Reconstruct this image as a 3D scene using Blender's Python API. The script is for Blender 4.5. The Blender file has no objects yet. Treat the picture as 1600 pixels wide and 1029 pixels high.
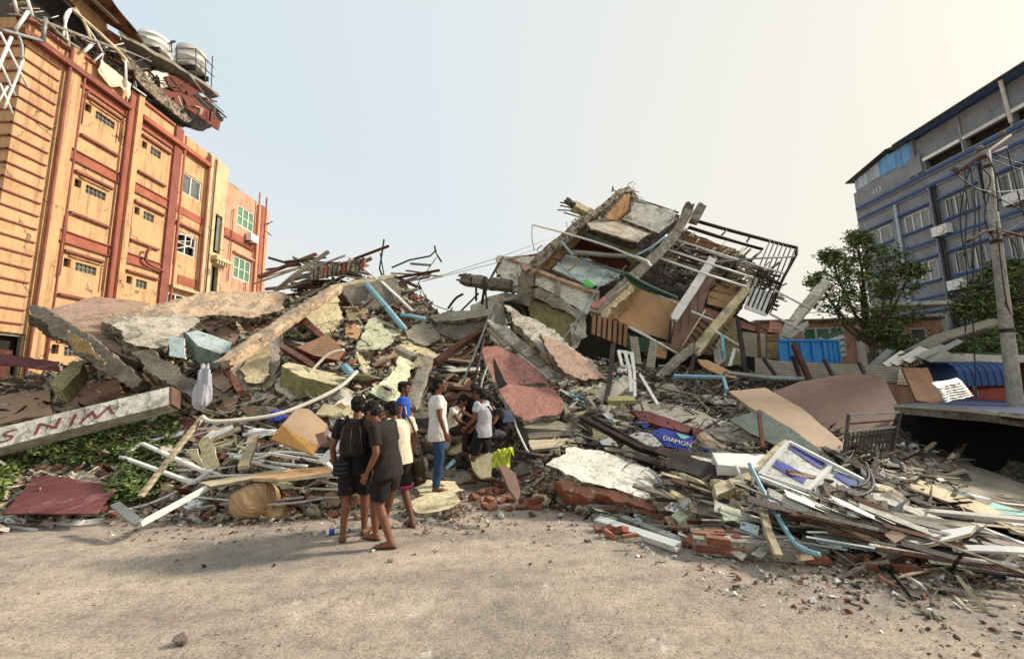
import bpy, bmesh, math, random
import numpy as np
from mathutils import Vector, Matrix, noise, Euler
R = math.radians
random.seed(7)
rnd = random.Random(11)
sc = bpy.context.scene
COL = sc.collection

# ------------------------------------------------------------------ camera
F, CX, CY, PITCH, ROLL, CZ = 630.0, 800.0, 514.5, R(8.0), R(-1.2), 1.75
CM = Matrix.Rotation(math.pi / 2 + PITCH, 3, 'X') @ Matrix.Rotation(ROLL, 3, 'Z')
cam = bpy.data.cameras.new('camera')
cam.sensor_width = 36.0
cam.lens = 36.0 * F / 1600.0
cam.clip_start = 0.05
cam.clip_end = 3000
camo = bpy.data.objects.new('camera', cam)
COL.objects.link(camo)
camo.matrix_world = Matrix.Translation((0, 0, CZ)) @ CM.to_4x4()
sc.camera = camo

# ------------------------------------------------------------------ light
SUN_EL = R(33.0)
SAX, SAY = 0.955, 0.24                                   # the sun stands to the right, a little ahead
_n = math.hypot(SAX, SAY)
SUN = Vector((SAX / _n * math.cos(SUN_EL), SAY / _n * math.cos(SUN_EL), math.sin(SUN_EL)))
sl = bpy.data.lights.new('sun', 'SUN')
sl.energy = 4.0
sl.angle = R(6)
sl.color = (1.0, 0.89, 0.76)
so = bpy.data.objects.new('sun', sl)
COL.objects.link(so)
so.rotation_euler = SUN.to_track_quat('Z', 'Y').to_euler()
so.location = SUN * 60

world = bpy.data.worlds.new('World')
sc.world = world
world.use_nodes = True
wn, wl = world.node_tree.nodes, world.node_tree.links
wn.clear()
wo = wn.new('ShaderNodeOutputWorld')
bg = wn.new('ShaderNodeBackground')
sky = wn.new('ShaderNodeTexSky')
sky.sky_type = 'NISHITA'
sky.sun_disc = False
sky.sun_elevation = SUN_EL
sky.sun_rotation = math.atan2(SUN.x, SUN.y)
sky.air_density = 1.0
sky.dust_density = 4.0
sky.ozone_density = 1.2
bg.inputs[1].default_value = 0.101
# a dusty evening veil over the clear sky: warm towards the sun and the horizon, blue away from it
geo = wn.new('ShaderNodeTexCoord')
nrm = wn.new('ShaderNodeVectorMath'); nrm.operation = 'NORMALIZE'
wl.new(geo.outputs['Generated'], nrm.inputs[0])
dot = wn.new('ShaderNodeVectorMath'); dot.operation = 'DOT_PRODUCT'
wl.new(nrm.outputs[0], dot.inputs[0])
dot.inputs[1].default_value = SUN
sep = wn.new('ShaderNodeSeparateXYZ'); wl.new(nrm.outputs[0], sep.inputs[0])
def wmath(op, a, b=None, clamp=False):
    m = wn.new('ShaderNodeMath'); m.operation = op; m.use_clamp = clamp
    for i, v in enumerate((a, b)):
        if v is None: continue
        if isinstance(v, (int, float)): m.inputs[i].default_value = v
        else: wl.new(v, m.inputs[i])
    return m.outputs[0]
hz = wmath('SUBTRACT', 1.0, wmath('MULTIPLY', wmath('ABSOLUTE', sep.outputs['Z']), 1.25), True)
hz = wmath('POWER', hz, 1.15)
warm = wmath('MULTIPLY', wmath('MULTIPLY', wmath('ADD', dot.outputs['Value'], 0.35), 0.78, True), wmath('SUBTRACT', 1.0, wmath('MULTIPLY', sep.outputs['Z'], 0.42)))
fac = wmath('MAXIMUM', wmath('MULTIPLY', hz, 0.88), warm)
fac = wmath('MINIMUM', fac, 1.0, True)
ramp = wn.new('ShaderNodeValToRGB'); wl.new(fac, ramp.inputs[0])
e = ramp.color_ramp.elements
e[0].position = 0.0; e[0].color = (4.7, 5.7, 6.4, 1)
e[1].position = 1.0; e[1].color = (6.9, 6.3, 5.1, 1)
x = ramp.color_ramp.elements.new(0.42); x.color = (5.7, 6.2, 6.4, 1)
x = ramp.color_ramp.elements.new(0.68); x.color = (6.6, 6.5, 5.9, 1)
mix = wn.new('ShaderNodeMix'); mix.data_type = 'RGBA'
mix.inputs[0].default_value = 0.93
wl.new(sky.outputs[0], mix.inputs[6]); wl.new(ramp.outputs[0], mix.inputs[7])
wl.new(mix.outputs[2], bg.inputs[0]); wl.new(bg.outputs[0], wo.inputs[0])

sc.view_settings.view_transform = 'Standard'
sc.view_settings.look = 'None'
sc.view_settings.gamma = 1
sc.view_settings.use_curve_mapping = False
sc.view_settings.exposure = 0.46

# ------------------------------------------------------------------ photo pixel -> place in the world
def ray(px, py):
    return CM @ Vector(((px - CX) / F, -(py - CY) / F, -1.0))
def P(px, py, Y):
    d = ray(px, py); return d * (Y / d.y) + Vector((0, 0, CZ))
def PX(px, py, X):
    d = ray(px, py); return d * (X / d.x) + Vector((0, 0, CZ))
def G(px, py, z=0.0):
    d = ray(px, py); return d * ((z - CZ) / d.z) + Vector((0, 0, CZ))

# the mound: by bearing -> toe (photo row), ridge distance, ridge (photo row), profile
MT = [(-260, 830, 11, 612, 1.5), (0, 822, 11, 590, 1.6), (100, 812, 11.5, 575, 1.6), (200, 805, 12, 530, 1.5), (300, 803, 12.5, 505, 1.3),
      (400, 808, 13, 480, 1.15), (480, 803, 13.5, 452, 1.05), (560, 795, 13.5, 430, 1.0), (630, 765, 13.5, 440, 1.0), (690, 745, 13, 492, .95),
      (760, 742, 13, 500, 1.0), (820, 775, 12.5, 530, 1.1), (880, 795, 12, 555, 1.15), (950, 808, 12, 565, 1.15), (1050, 838, 12, 575, 1.15),
      (1150, 858, 11.5, 585, 1.1), (1250, 872, 11.5, 585, 1.0), (1350, 890, 10.5, 620, .95), (1450, 905, 9.5, 690, .85), (1600, 925, 9, 705, .85), (1900, 960, 9, 715, .85)]
_T = []
for px, tp, ry, rp, ex in MT:
    g = G(px, tp); r_ = P(px, rp, ry)
    _T.append((r_.x / r_.y, g.y, ry, r_.z, ex))
_T = np.array(_T)
def prof(u):
    return [float(np.interp(u, _T[:, 0], _T[:, k])) for k in (1, 2, 3, 4)]
def H(x, y):
    if y < 1: return 0.0
    y0, y1, z1, ex = prof(x / y)
    if y <= y0: return 0.0
    if y < y1:
        t = (y - y0) / (y1 - y0)
        s = t ** ex
        # a low apron of debris right behind the toe
        z = z1 * s + 0.16 * min(1, t * 12) * (1 - t)
    else:
        z = z1 * max(0.0, 1 - (y - y1) / 6.0)
    return z
def S(px, py, lift=0.0):
    """where the line of sight meets the mound (or the road)"""
    d = ray(px, py); d = d / d.y
    Y = 2.0
    while Y < 13.6:
        p = d * Y
        if p.z + CZ <= H(p.x, Y): break
        Y += 0.04
    Y -= lift
    return d * Y + Vector((0, 0, CZ))

# ------------------------------------------------------------------ materials
def lin(h, k=1.0):
    h = h.lstrip('#')
    out = []
    for i in (0, 2, 4):
        v = int(h[i:i + 2], 16) / 255
        out.append((v / 12.92 if v <= 0.04045 else ((v + 0.055) / 1.055) ** 2.4) * k)
    return (*out, 1)
MATS = {}
def mat(name, col, rough=0.85, var=0.35, scale=3.0, bump=0.35, bscale=30.0, chip=None, metal=0.0, rand=0.25, dust=0.0, spec=0.3, wave=None, coat=None, alpha=None, streak=0):
    if name in MATS: return MATS[name]
    m = bpy.data.materials.new(name); m.use_nodes = True
    nt = m.node_tree; n, l = nt.nodes, nt.links
    b = n['Principled BSDF']
    b.inputs['Roughness'].default_value = rough
    b.inputs['Metallic'].default_value = metal
    b.inputs['Specular IOR Level'].default_value = spec
    tc = n.new('ShaderNodeTexCoord'); vec = tc.outputs['Object']
    def nz(s, det=6, r=0.6, dist=0.0):
        t = n.new('ShaderNodeTexNoise'); t.inputs['Scale'].default_value = s
        t.inputs['Detail'].default_value = det; t.inputs['Roughness'].default_value = r
        t.inputs['Distortion'].default_value = dist
        l.new(vec, t.inputs['Vector']); return t.outputs['Fac']
    def mr(v, a, b_, c, d):
        t = n.new('ShaderNodeMapRange'); l.new(v, t.inputs[0])
        for i, q in zip((1, 2, 3, 4), (a, b_, c, d)): t.inputs[i].default_value = q
        return t.outputs[0]
    def mul(a, b_):
        t = n.new('ShaderNodeMath'); t.operation = 'MULTIPLY'
        for i, q in enumerate((a, b_)):
            if isinstance(q, (int, float)): t.inputs[i].default_value = q
            else: l.new(q, t.inputs[i])
        return t.outputs[0]
    def mixc(f, a, b_, mode='MIX'):
        t = n.new('ShaderNodeMix'); t.data_type = 'RGBA'; t.blend_type = mode
        for i, q in zip((0, 6, 7), (f, a, b_)):
            if isinstance(q, (int, float)): t.inputs[i].default_value = q
            elif isinstance(q, tuple): t.inputs[i].default_value = q
            else: l.new(q, t.inputs[i])
        return t.outputs[2]
    c = col if isinstance(col, tuple) else lin(col)
    base = c
    n1 = nz(scale, 8, 0.65)
    f1 = mr(n1, 0.3, 0.7, 1 - var, 1 + var * 0.6)
    n2 = nz(scale * 9, 4, 0.7)
    f2 = mr(n2, 0.3, 0.7, 1 - var * 0.5, 1 + var * 0.4)
    oi = n.new('ShaderNodeObjectInfo')
    f3 = mr(oi.outputs['Random'], 0, 1, 1 - rand, 1 + rand)
    f = mul(mul(f1, f2), f3)
    cc = n.new('ShaderNodeCombineColor')
    for i in range(3): l.new(f, cc.inputs[i])
    colr = mixc(1.0, base, cc.outputs[0], 'MULTIPLY')
    h_extra = None
    if streak:          # rain-washed grime running down
        mp = n.new('ShaderNodeMapping'); mp.inputs['Scale'].default_value = (5, 5, .28); l.new(vec, mp.inputs[0])
        t = n.new('ShaderNodeTexNoise'); t.inputs['Scale'].default_value = 1.0; t.inputs['Detail'].default_value = 7; t.inputs['Roughness'].default_value = .7; l.new(mp.outputs[0], t.inputs['Vector'])
        colr = mixc(mul(mr(t.outputs['Fac'], .5, .72, 0, 1), streak), colr, lin('6b5242'))
        t2 = n.new('ShaderNodeTexNoise'); t2.inputs['Scale'].default_value = .35; t2.inputs['Detail'].default_value = 9; t2.inputs['Roughness'].default_value = .75; l.new(vec, t2.inputs['Vector'])
        colr = mixc(mul(mr(t2.outputs['Fac'], .5, .65, 0, 1), streak * .5), colr, lin('8a7a6a'))
    if chip:
        ccol, amt, cs = chip
        ch = mr(nz(cs, 6, 0.7, 0.4), 1 - amt - 0.02, 1 - amt + 0.02, 0, 1)
        sc2 = mixc(1.0, ccol if isinstance(ccol, tuple) else lin(ccol), cc.outputs[0], 'MULTIPLY')
        colr = mixc(ch, colr, sc2)
        h_extra = ch
    if dust:
        g = n.new('ShaderNodeNewGeometry'); sx = n.new('ShaderNodeSeparateXYZ'); l.new(g.outputs['Normal'], sx.inputs[0])
        up = mul(mr(sx.outputs['Z'], 0.25, 0.9, 0, 1), mul(mr(nz(scale * 2.3, 6, 0.7), 0.35, 0.6, 0.25, 1), dust))
        colr = mixc(up, colr, lin('c4b49c', 0.8))
    if name.split('_')[0] in ('concrete', 'plaster', 'tile', 'wall', 'slate', 'pole', 'maroon', 'letter', 'sign'):
        # grime: blotches, scratches and a net of fine cracks
        gk = .45 if name[:4] in ('wall', 'slat') else 1.0
        g1 = mr(nz(1.3, 10, .78, 1.0), .50, .62, 0, .55 * gk)
        colr = mixc(g1, colr, mixc(1.0, colr, lin('8d7c68'), 'MULTIPLY'))
        g2 = mr(nz(14, 8, .85, .5), .51, .59, 0, .62 * gk)
        colr = mixc(g2, colr, mixc(1.0, colr, lin('84786c'), 'MULTIPLY'))
        g3 = mr(nz(7, 8, .85, .8), .60, .66, 0, .6 * gk)
        colr = mixc(g3, colr, lin('d6ccba', .8))
        dn = n.new('ShaderNodeTexNoise'); dn.inputs['Scale'].default_value = 2.4; dn.inputs['Detail'].default_value = 6; l.new(vec, dn.inputs['Vector'])
        va = n.new('ShaderNodeVectorMath'); va.operation = 'MULTIPLY_ADD'; l.new(dn.outputs['Color'], va.inputs[0]); va.inputs[1].default_value = (.7, .7, .7); l.new(vec, va.inputs[2])
        vo = n.new('ShaderNodeTexVoronoi'); vo.feature = 'DISTANCE_TO_EDGE'; vo.inputs['Scale'].default_value = 1.1 if name[0] != 'w' else .45; l.new(va.outputs[0], vo.inputs['Vector'])
        cr = mul(mr(vo.outputs['Distance'], .004, .014, 1, 0), mr(nz(1.1, 3, .5), .48, .58, 0, .85))
        colr = mixc(cr, colr, lin('4a4038'))
    l.new(colr, b.inputs['Base Color'])
    bm = n.new('ShaderNodeBump'); bm.inputs['Strength'].default_value = bump; bm.inputs['Distance'].default_value = 0.03
    bh = nz(bscale, 5, 0.7)
    if wave:
        w = n.new('ShaderNodeTexWave'); w.wave_type = 'BANDS'; w.bands_direction = wave[1]; w.inputs['Scale'].default_value = wave[0]
        w.inputs['Distortion'].default_value = wave[2] if len(wave) > 2 else 0.3
        l.new(vec, w.inputs['Vector'])
        t = n.new('ShaderNodeMath'); t.operation = 'ADD'; l.new(bh, t.inputs[0]); l.new(mul(w.outputs['Fac'], 1.6), t.inputs[1]); bh = t.outputs[0]
        l.new(mixc(0.16, colr, mixc(1.0, colr, w.outputs['Color'], 'MULTIPLY')), b.inputs['Base Color'])
    if h_extra is not None:
        t = n.new('ShaderNodeMath'); t.operation = 'SUBTRACT'; l.new(bh, t.inputs[0]); l.new(mul(h_extra, 0.9), t.inputs[1]); bh = t.outputs[0]
    l.new(bh, bm.inputs['Height']); l.new(bm.outputs[0], b.inputs['Normal'])
    if alpha is not None:
        b.inputs['Transmission Weight'].default_value = alpha
    m.diffuse_color = c
    MATS[name] = m
    return m

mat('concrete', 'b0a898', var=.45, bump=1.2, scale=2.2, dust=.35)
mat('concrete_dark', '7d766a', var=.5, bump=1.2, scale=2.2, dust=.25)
mat('concrete_pale', 'd2cbba', var=.4, bump=1.1, chip=('a39b8c', .42, 2.5), dust=.3)
mat('concrete_broken', 'b3a590', var=.6, bump=1.8, scale=6, bscale=22, dust=.4, chip=('8c7f6e', .45, 5))
mat('plaster_cream', 'd9cda4', var=.3, bump=.5, chip=('9f9685', .40, 2.0), dust=.2)
mat('plaster_olive', '9a9468', var=.35, bump=.4, chip=('8a8270', .36, 2.2), dust=.2)
mat('plaster_peach', 'cbb092', var=.35, bump=.5, chip=('a3937e', .48, 2.2), dust=.2)
mat('plaster_white', 'd4d2c6', var=.3, bump=.4, chip=('a59b8b', .40, 2.4), dust=.2)
mat('plaster_blue', 'b3c6c7', var=.25, bump=.35, chip=('98948a', .36, 2.0), dust=.2)
mat('plaster_sage', '7f9088', var=.3, bump=.35, chip=('8d8676', .36, 2.2), dust=.3)
mat('plaster_green', 'cfd6b4', var=.25, bump=.35, chip=('b1a892', .40, 2.2), dust=.2)
mat('plaster_orange', 'c9a070', var=.3, bump=.3, chip=('a08c72', .34, 2.4))
mat('plaster_ochre', 'a48a5a', var=.4, bump=.4, chip=('8b8070', .38, 2.6))
mat('wall_orange', lin('d9ae80', .92), streak=.8, var=.16, scale=.7, bump=.25, bscale=18, rand=0, chip=('c88a55', .30, 1.3))
mat('wall_pink', lin('d8a88a', .92), streak=.7, var=.16, scale=.8, bump=.25, rand=0, chip=('c98e6e', .30, 1.5))
mat('wall_cream', lin('d9c39a', .92), streak=.5, var=.2, scale=.9, bump=.25, rand=0, chip=('c29a63', .32, 1.6))
mat('trim_red', lin('aa6650', .9), var=.28, scale=1.4, bump=.25, rand=.06, chip=('9e5a3c', .32, 2.4))
mat('trim_brown', lin('90594c', .9), var=.3, scale=1.6, bump=.3, rand=.06, chip=('7a4a3c', .33, 2))
mat('slate_wall', lin('8c929a', .9), streak=.3, var=.14, scale=.7, bump=.2, rand=0, chip=('555a60', .3, 1.2), spec=.2)
mat('trim_blue', lin('3f5b8a', .9), var=.2, scale=1.5, bump=.15, rand=.05, spec=.3)
mat('frame_white', 'dcdcd8', var=.12, bump=.05, rough=.5, rand=.05)
mat('glass_dark', '6c726e', var=.35, scale=1.6, bump=.05, rough=.15, rand=.3, spec=.8)
mat('glass_green', '5f8a68', var=.25, scale=.8, bump=.03, rough=.2, rand=.1, spec=.6)
mat('interior_black', '161412', var=.4, bump=.1)  # painted shade of the hollow under the navy roof
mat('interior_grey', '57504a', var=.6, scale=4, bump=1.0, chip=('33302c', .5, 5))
mat('interior_dark', '2a2622', var=.4, bump=.1)  # dark colour standing in for the shade of rooms and hollows
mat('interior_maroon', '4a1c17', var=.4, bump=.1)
mat('wood_red', '6a3020', var=.4, bump=.25, rough=.55, wave=(5, 'Z', 6), dust=.3)
mat('wood_brown', '987355', var=.3, bump=.2, rough=.7, wave=(5, 'Z', 7), dust=.15)
mat('plywood', 'a48a70', var=.22, scale=1.4, bump=.15, rough=.7, rand=.1)
mat('plywood_dark', '73574a', var=.28, scale=1.4, bump=.15, rough=.65, rand=.1)
mat('veneer_ochre', 'a27a40', var=.3, scale=3, bump=.15, rough=.6)
mat('plywood_orange', 'c49a70', var=.22, scale=1.3, bump=.12, rough=.7, rand=.1, chip=('a87a52', .30, 3))
mat('timber_grey', '908877', var=.4, bump=.4, rough=.8, wave=(5, 'Z', 2), dust=.2)
mat('timber_pale', 'c4b493', var=.3, bump=.3, rough=.8, wave=(4, 'Z', 2), dust=.15)
mat('metal_white', 'd8d8d2', var=.18, bump=.1, rough=.45, rand=.12, chip=('8d8578', .34, 6))
mat('metal_grey', '8b8f8c', var=.3, bump=.15, rough=.5, metal=.35, rand=.2, chip=('6d5c4c', .36, 5))
mat('metal_dark', '38332f', var=.4, bump=.2, rough=.55, metal=.3, chip=('5d3c2a', .40, 6))
mat('metal_rust', '5d3b2b', var=.5, bump=.4, rough=.8, metal=.1)
mat('sheet_grey', '9c9c92', var=.35, scale=1.5, bump=.2, rough=.5, metal=.3, rand=.2, chip=('7d6a58', .38, 3))
mat('sheet_rust', '8a5a36', var=.45, scale=2, bump=.2, rough=.7, chip=('4d2c1c', .45, 2.2))
mat('sheet_white', 'd6d1c3', var=.25, scale=2, bump=.2, rough=.5, chip=('93785c', .36, 4))
mat('pipe_blue', '84aebb', var=.15, bump=.08, rough=.45, rand=.1)
mat('rail_blue', '93a9b4', var=.15, bump=.08, rough=.4, rand=.1)
mat('pipe_pale', 'c9c2b4', var=.2, bump=.1, rough=.5, rand=.15)
mat('brick_red', '9a5c46', var=.4, scale=9, bump=.9, bscale=45, chip=('b09a86', .40, 8), rand=.3, dust=.35)
mat('tile_red', lin('b98072', .92), var=.25, scale=2.5, bump=.3, chip=('b5aa9e', .33, 2.2), dust=.1)
mat('tile_pink', lin('c2a28d', .92), var=.2, scale=2, bump=.25, chip=('bba99a', .30, 2.5), dust=.12)
mat('maroon_sheet', '7a4444', var=.25, scale=1.6, bump=.2, rough=.7, chip=('986a62', .40, 2.4))
mat('plastic_blue', lin('2a86cc', .9), var=.12, bump=.05, rough=.45, rand=0, spec=.4)
mat('navy_sheet', '27355a', var=.3, bump=.2, rough=.4)
mat('sign_blue_plain', '2c3a92', var=.15, bump=.08, rough=.5)
mat('sign_blue', '2c3a92', var=.2, bump=.1, rough=.5, chip=('b9b9b4', .28, 3))
mat('sign_white', 'c9cac4', var=.3, bump=.3, rough=.6, chip=('8d8a84', .42, 7))
mat('letter_maroon', '8f4c46', var=.25, bump=.2, rough=.8, chip=('b9a79a', .36, 14), rand=0)
mat('letter_white', 'dedcd4', var=.15, bump=.1, rough=.6, rand=0)
mat('scrap_white', 'dadad6', var=.15, bump=.2, rough=.6, rand=.15)
mat('scrap_teal', '7fb8ae', var=.2, bump=.2, rough=.6, rand=.2)
mat('scrap_brown', '6d4c37', var=.4, bump=.3, rough=.8, rand=.3)
mat('scrap_blue', '3c4d9c', var=.2, bump=.2, rough=.7, rand=.2)
mat('cloth_tan', lin('bb9872', .9), var=.2, scale=5, bump=.4, bscale=220, rough=.95, rand=0)
mat('cloth_lime', lin('c8d24e', .85), var=.15, scale=6, bump=.3, bscale=120, rough=.9, rand=0)
mat('cloth_white', 'd3cfca', var=.12, scale=8, bump=.3, bscale=140, rough=.95, rand=0)
mat('cloth_cream', 'd8ccb4', var=.12, scale=8, bump=.3, bscale=140, rough=.95, rand=0)
mat('cloth_grey', 'aeb0b6', var=.12, scale=8, bump=.3, bscale=140, rough=.95, rand=0)
mat('cloth_black', '1d1b1d', var=.4, scale=12, chip=('4c4846', .36, 26), bump=.3, bscale=140, rough=.9, rand=0)
mat('cloth_darkbrown', '2b2522', var=.35, scale=14, bump=.3, bscale=140, rough=.9, rand=0)
mat('cloth_blue', '2b53b4', var=.15, scale=8, bump=.3, bscale=140, rough=.9, rand=0)
mat('denim', '2f4566', var=.3, scale=9, bump=.4, bscale=200, rough=.95, rand=0)
mat('cloth_pink', 'c8466c', var=.2, bump=.3, rough=.9)
mat('cloth_trouser', '3c2a20', var=.3, scale=9, bump=.3, bscale=140, rough=.95, rand=0)
mat('cloth_slate', '5b565e', var=.25, scale=9, bump=.3, bscale=140, rough=.95, rand=0)
mat('skin', lin('7d5038', .8), var=.14, scale=8, bump=.1, bscale=90, rough=.55, rand=.12, spec=.4)
mat('hair', '17120f', var=.4, scale=40, bump=1.0, bscale=160, rough=.6, spec=.4)
mat('sandal', '4a3d33', var=.3, bump=.3)
mat('bark', '5a4a3a', var=.4, scale=6, bump=1.0, bscale=20)
mat('leaf', '617238', var=.35, scale=1.2, bump=.1, rough=.55, rand=.1, spec=.35)
mat('leaf_dark', '42502a', var=.4, scale=1.0, bump=.1, rough=.55, rand=.1, spec=.35)
mat('leaf_light', '7f8c46', var=.35, scale=1.4, bump=.1, rough=.55, rand=.1, spec=.35)
mat('rubber', '1b1b1b', var=.3, bump=.3)
mat('tank_white', 'd2d2cb', var=.3, scale=1.4, bump=.15, rough=.4, chip=('8d7d66', .36, 2))
mat('pole_concrete', 'a39f94', var=.3, scale=2.5, bump=.4, bscale=24, rand=0)
mat('cable', '2a2826', var=.2, bump=.1, rough=.6)
mat('cable_pale', 'b9b3a6', var=.2, bump=.1, rough=.6)
mat('auto_red', '8a2f22', var=.3, bump=.1, rough=.4)
mat('tarp_green', '2f4d3c', var=.3, bump=.2, rough=.7)

# ------------------------------------------------------------------ mesh building
class MB:
    def __init__(s): s.v = []; s.f = []; s.m = []
    def add(s, vs, fs, mi=0):
        o = len(s.v); s.v += [Vector(v) for v in vs]
        s.f += [tuple(i + o for i in f) for f in fs]; s.m += [mi] * len(fs); return s
    def hexa(s, c, mi=0):
        """8 corners: bottom 0-3 counter-clockwise, top 4-7"""
        return s.add(c, [(3, 2, 1, 0), (4, 5, 6, 7), (0, 1, 5, 4), (1, 2, 6, 5), (2, 3, 7, 6), (3, 0, 4, 7)], mi)
    def box(s, a, b, mi=0):
        x0, y0, z0 = (min(a[i], b[i]) for i in range(3)); x1, y1, z1 = (max(a[i], b[i]) for i in range(3))
        return s.hexa([(x0, y0, z0), (x1, y0, z0), (x1, y1, z0), (x0, y1, z0), (x0, y0, z1), (x1, y0, z1), (x1, y1, z1), (x0, y1, z1)], mi)
    def bar(s, a, b, w, t, up=None, mi=0, jag=0.0, taper=1.0):
        a, b = Vector(a), Vector(b); d = (b - a).normalized()
        up = Vector(up) if up else Vector((0, 0, 1))
        if abs(d.dot(up)) > .95: up = Vector((0, 1, 0)) if abs(d.y) < .9 else Vector((1, 0, 0))
        sx = d.cross(up).normalized() * w / 2; sz = sx.cross(d).normalized() * t / 2
        c = []
        for p, k in ((a, 1.0), (b, taper)):
            for q, r_ in ((-1, -1), (1, -1), (1, 1), (-1, 1)):
                j = d * rnd.uniform(-jag, jag) if jag else Vector()
                c.append(p + sx * q * k + sz * r_ * k + j)
        return s.hexa(c, mi)
    def beam(s, a, b, w, t, up=None, mi=0, n=None, rough=.06, ragged=True):
        """a concrete beam: several sections, chipped arrises, torn ends"""
        a, b = Vector(a), Vector(b); L = (b - a).length; d = (b - a).normalized()
        up = Vector(up) if up else Vector((0, 0, 1))
        if abs(d.dot(up)) > .95: up = Vector((0, 1, 0))
        sx = d.cross(up).normalized(); sz = sx.cross(d).normalized()
        n = n or max(3, int(L / .14)); k = 12
        sec = []
        for i in range(4):
            q0 = ((-1, -1), (1, -1), (1, 1), (-1, 1))[i]; q1 = ((1, -1), (1, 1), (-1, 1), (-1, -1))[i]
            for j in range(3): sec.append((q0[0] + (q1[0] - q0[0]) * j / 3, q0[1] + (q1[1] - q0[1]) * j / 3))
        vs = []
        for i in range(n + 1):
            e_ = d * 0
            for (qx, qz) in sec:
                corner = abs(qx) > .9 and abs(qz) > .9
                k_ = 1 - (abs(rnd.gauss(0, rough * (1.4 if corner else .45))))
                jx = d * (rnd.uniform(-1, 1) * (.5 * w * .6 if i in (0, n) and ragged else .015))
                vs.append(a + d * (L * i / n) + sx * (w / 2 * qx * k_) + sz * (t / 2 * qz * k_) + jx)
        fs = []
        for i in range(n):
            for j in range(k):
                p0 = i * k + j; p1 = i * k + (j + 1) % k
                fs.append((p0, p1, p1 + k, p0 + k))
        fs.append(tuple(range(k))[::-1]); fs.append(tuple(n * k + j for j in range(k)))
        return s.add(vs, fs, mi)
    def tube(s, pts, r, n=8, mi=0, cap=True):
        pts = [Vector(p) for p in pts]; rs = r if isinstance(r, (list, tuple)) else [r] * len(pts)
        vs = []; fs = []; ref = Vector((0, 0, 1)); prev = None
        for i, p in enumerate(pts):
            d = (pts[min(i + 1, len(pts) - 1)] - pts[max(i - 1, 0)]).normalized()
            if prev is None:
                a = d.cross(ref)
                if a.length < .1: a = d.cross(Vector((1, 0, 0)))
            else:
                a = prev - d * prev.dot(d)
                if a.length < 1e-4: a = d.cross(Vector((1, 0, 0)))
            a.normalize(); prev = a; b = d.cross(a)
            for j in range(n):
                t = 2 * math.pi * j / n
                vs.append(p + (a * math.cos(t) + b * math.sin(t)) * rs[i])
        for i in range(len(pts) - 1):
            for j in range(n):
                a0 = i * n + j; a1 = i * n + (j + 1) % n
                fs.append((a0, a1, a1 + n, a0 + n))
        if cap: fs.append(tuple(range(n))[::-1]); fs.append(tuple((len(pts) - 1) * n + j for j in range(n)))
        return s.add(vs, fs, mi)
    def loft(s, rings, n=16, mi=0):
        """rings: (centre, axis_u, axis_v) closed at both ends"""
        vs = []; fs = []
        for c, u, v in rings:
            for j in range(n):
                t = 2 * math.pi * j / n
                vs.append(Vector(c) + Vector(u) * math.cos(t) + Vector(v) * math.sin(t))
        for i in range(len(rings) - 1):
            for j in range(n):
                a0 = i * n + j; a1 = i * n + (j + 1) % n
                fs.append((a0, a1, a1 + n, a0 + n))
        fs.append(tuple(range(n))[::-1]); fs.append(tuple((len(rings) - 1) * n + j for j in range(n)))
        return s.add(vs, fs, mi)
    def ell(s, c, r, n=12, mi=0, rot=None):
        c = Vector(c); vs = []; fs = []
        m_ = n // 2
        for i in range(1, m_):
            ph = math.pi * i / m_
            for j in range(n):
                t = 2 * math.pi * j / n
                v = Vector((r[0] * math.sin(ph) * math.cos(t), r[1] * math.sin(ph) * math.sin(t), r[2] * math.cos(ph)))
                if rot: v = rot @ v
                vs.append(c + v)
        top = Vector((0, 0, r[2])); 
        if rot: top = rot @ top
        vs += [c + top, c - top]; T = len(vs) - 2; B = T + 1
        for j in range(n): fs.append((T, j, (j + 1) % n))
        for i in range(m_ - 2):
            for j in range(n):
                a0 = i * n + j; a1 = i * n + (j + 1) % n
                fs.append((a0, a0 + n, a1 + n, a1))
        o = (m_ - 2) * n
        for j in range(n): fs.append((B, o + (j + 1) % n, o + j))
        return s.add(vs, fs, mi)

ORG = {}
def setp(o, label=None, cat=None, group=None, kind=None):
    if label: o['label'] = label
    if cat: o['category'] = cat
    if group: o['group'] = group
    if kind: o['kind'] = kind
    return o
def thing(name, label, cat, loc, group=None):
    o = bpy.data.objects.new(name, None); COL.objects.link(o)
    o.empty_display_size = .1
    o.location = Vector(loc); ORG[o.name] = Vector(loc)
    return setp(o, label, cat, group)
def build(name, mb, mats, parent=None, label=None, cat=None, group=None, kind=None, smooth=False, origin=None):
    """one mesh object; its vertices are given in world coordinates"""
    if isinstance(mats, str): mats = [mats]
    v = np.array([tuple(p) for p in mb.v], dtype=float)
    if parent is not None:
        wo_ = ORG[parent.name].copy()
    elif origin is not None: wo_ = Vector(origin)
    elif kind == 'structure': wo_ = Vector((0, 0, 0))
    else:
        lo, hi = v.min(0), v.max(0); wo_ = Vector(((lo[0] + hi[0]) / 2, (lo[1] + hi[1]) / 2, lo[2]))
    me = bpy.data.meshes.new(name)
    me.from_pydata([tuple(p) for p in (v - np.array(wo_))], [], mb.f)
    for m_ in mats: me.materials.append(MATS[m_])
    if len(mats) > 1: me.polygons.foreach_set('material_index', mb.m)
    if smooth: me.polygons.foreach_set('use_smooth', [True] * len(me.polygons))
    me.update()
    o = bpy.data.objects.new(name, me); COL.objects.link(o)
    if parent is not None: o.parent = parent
    else: o.location = wo_
    ORG[o.name] = wo_
    return setp(o, label, cat, group, kind)

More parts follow.
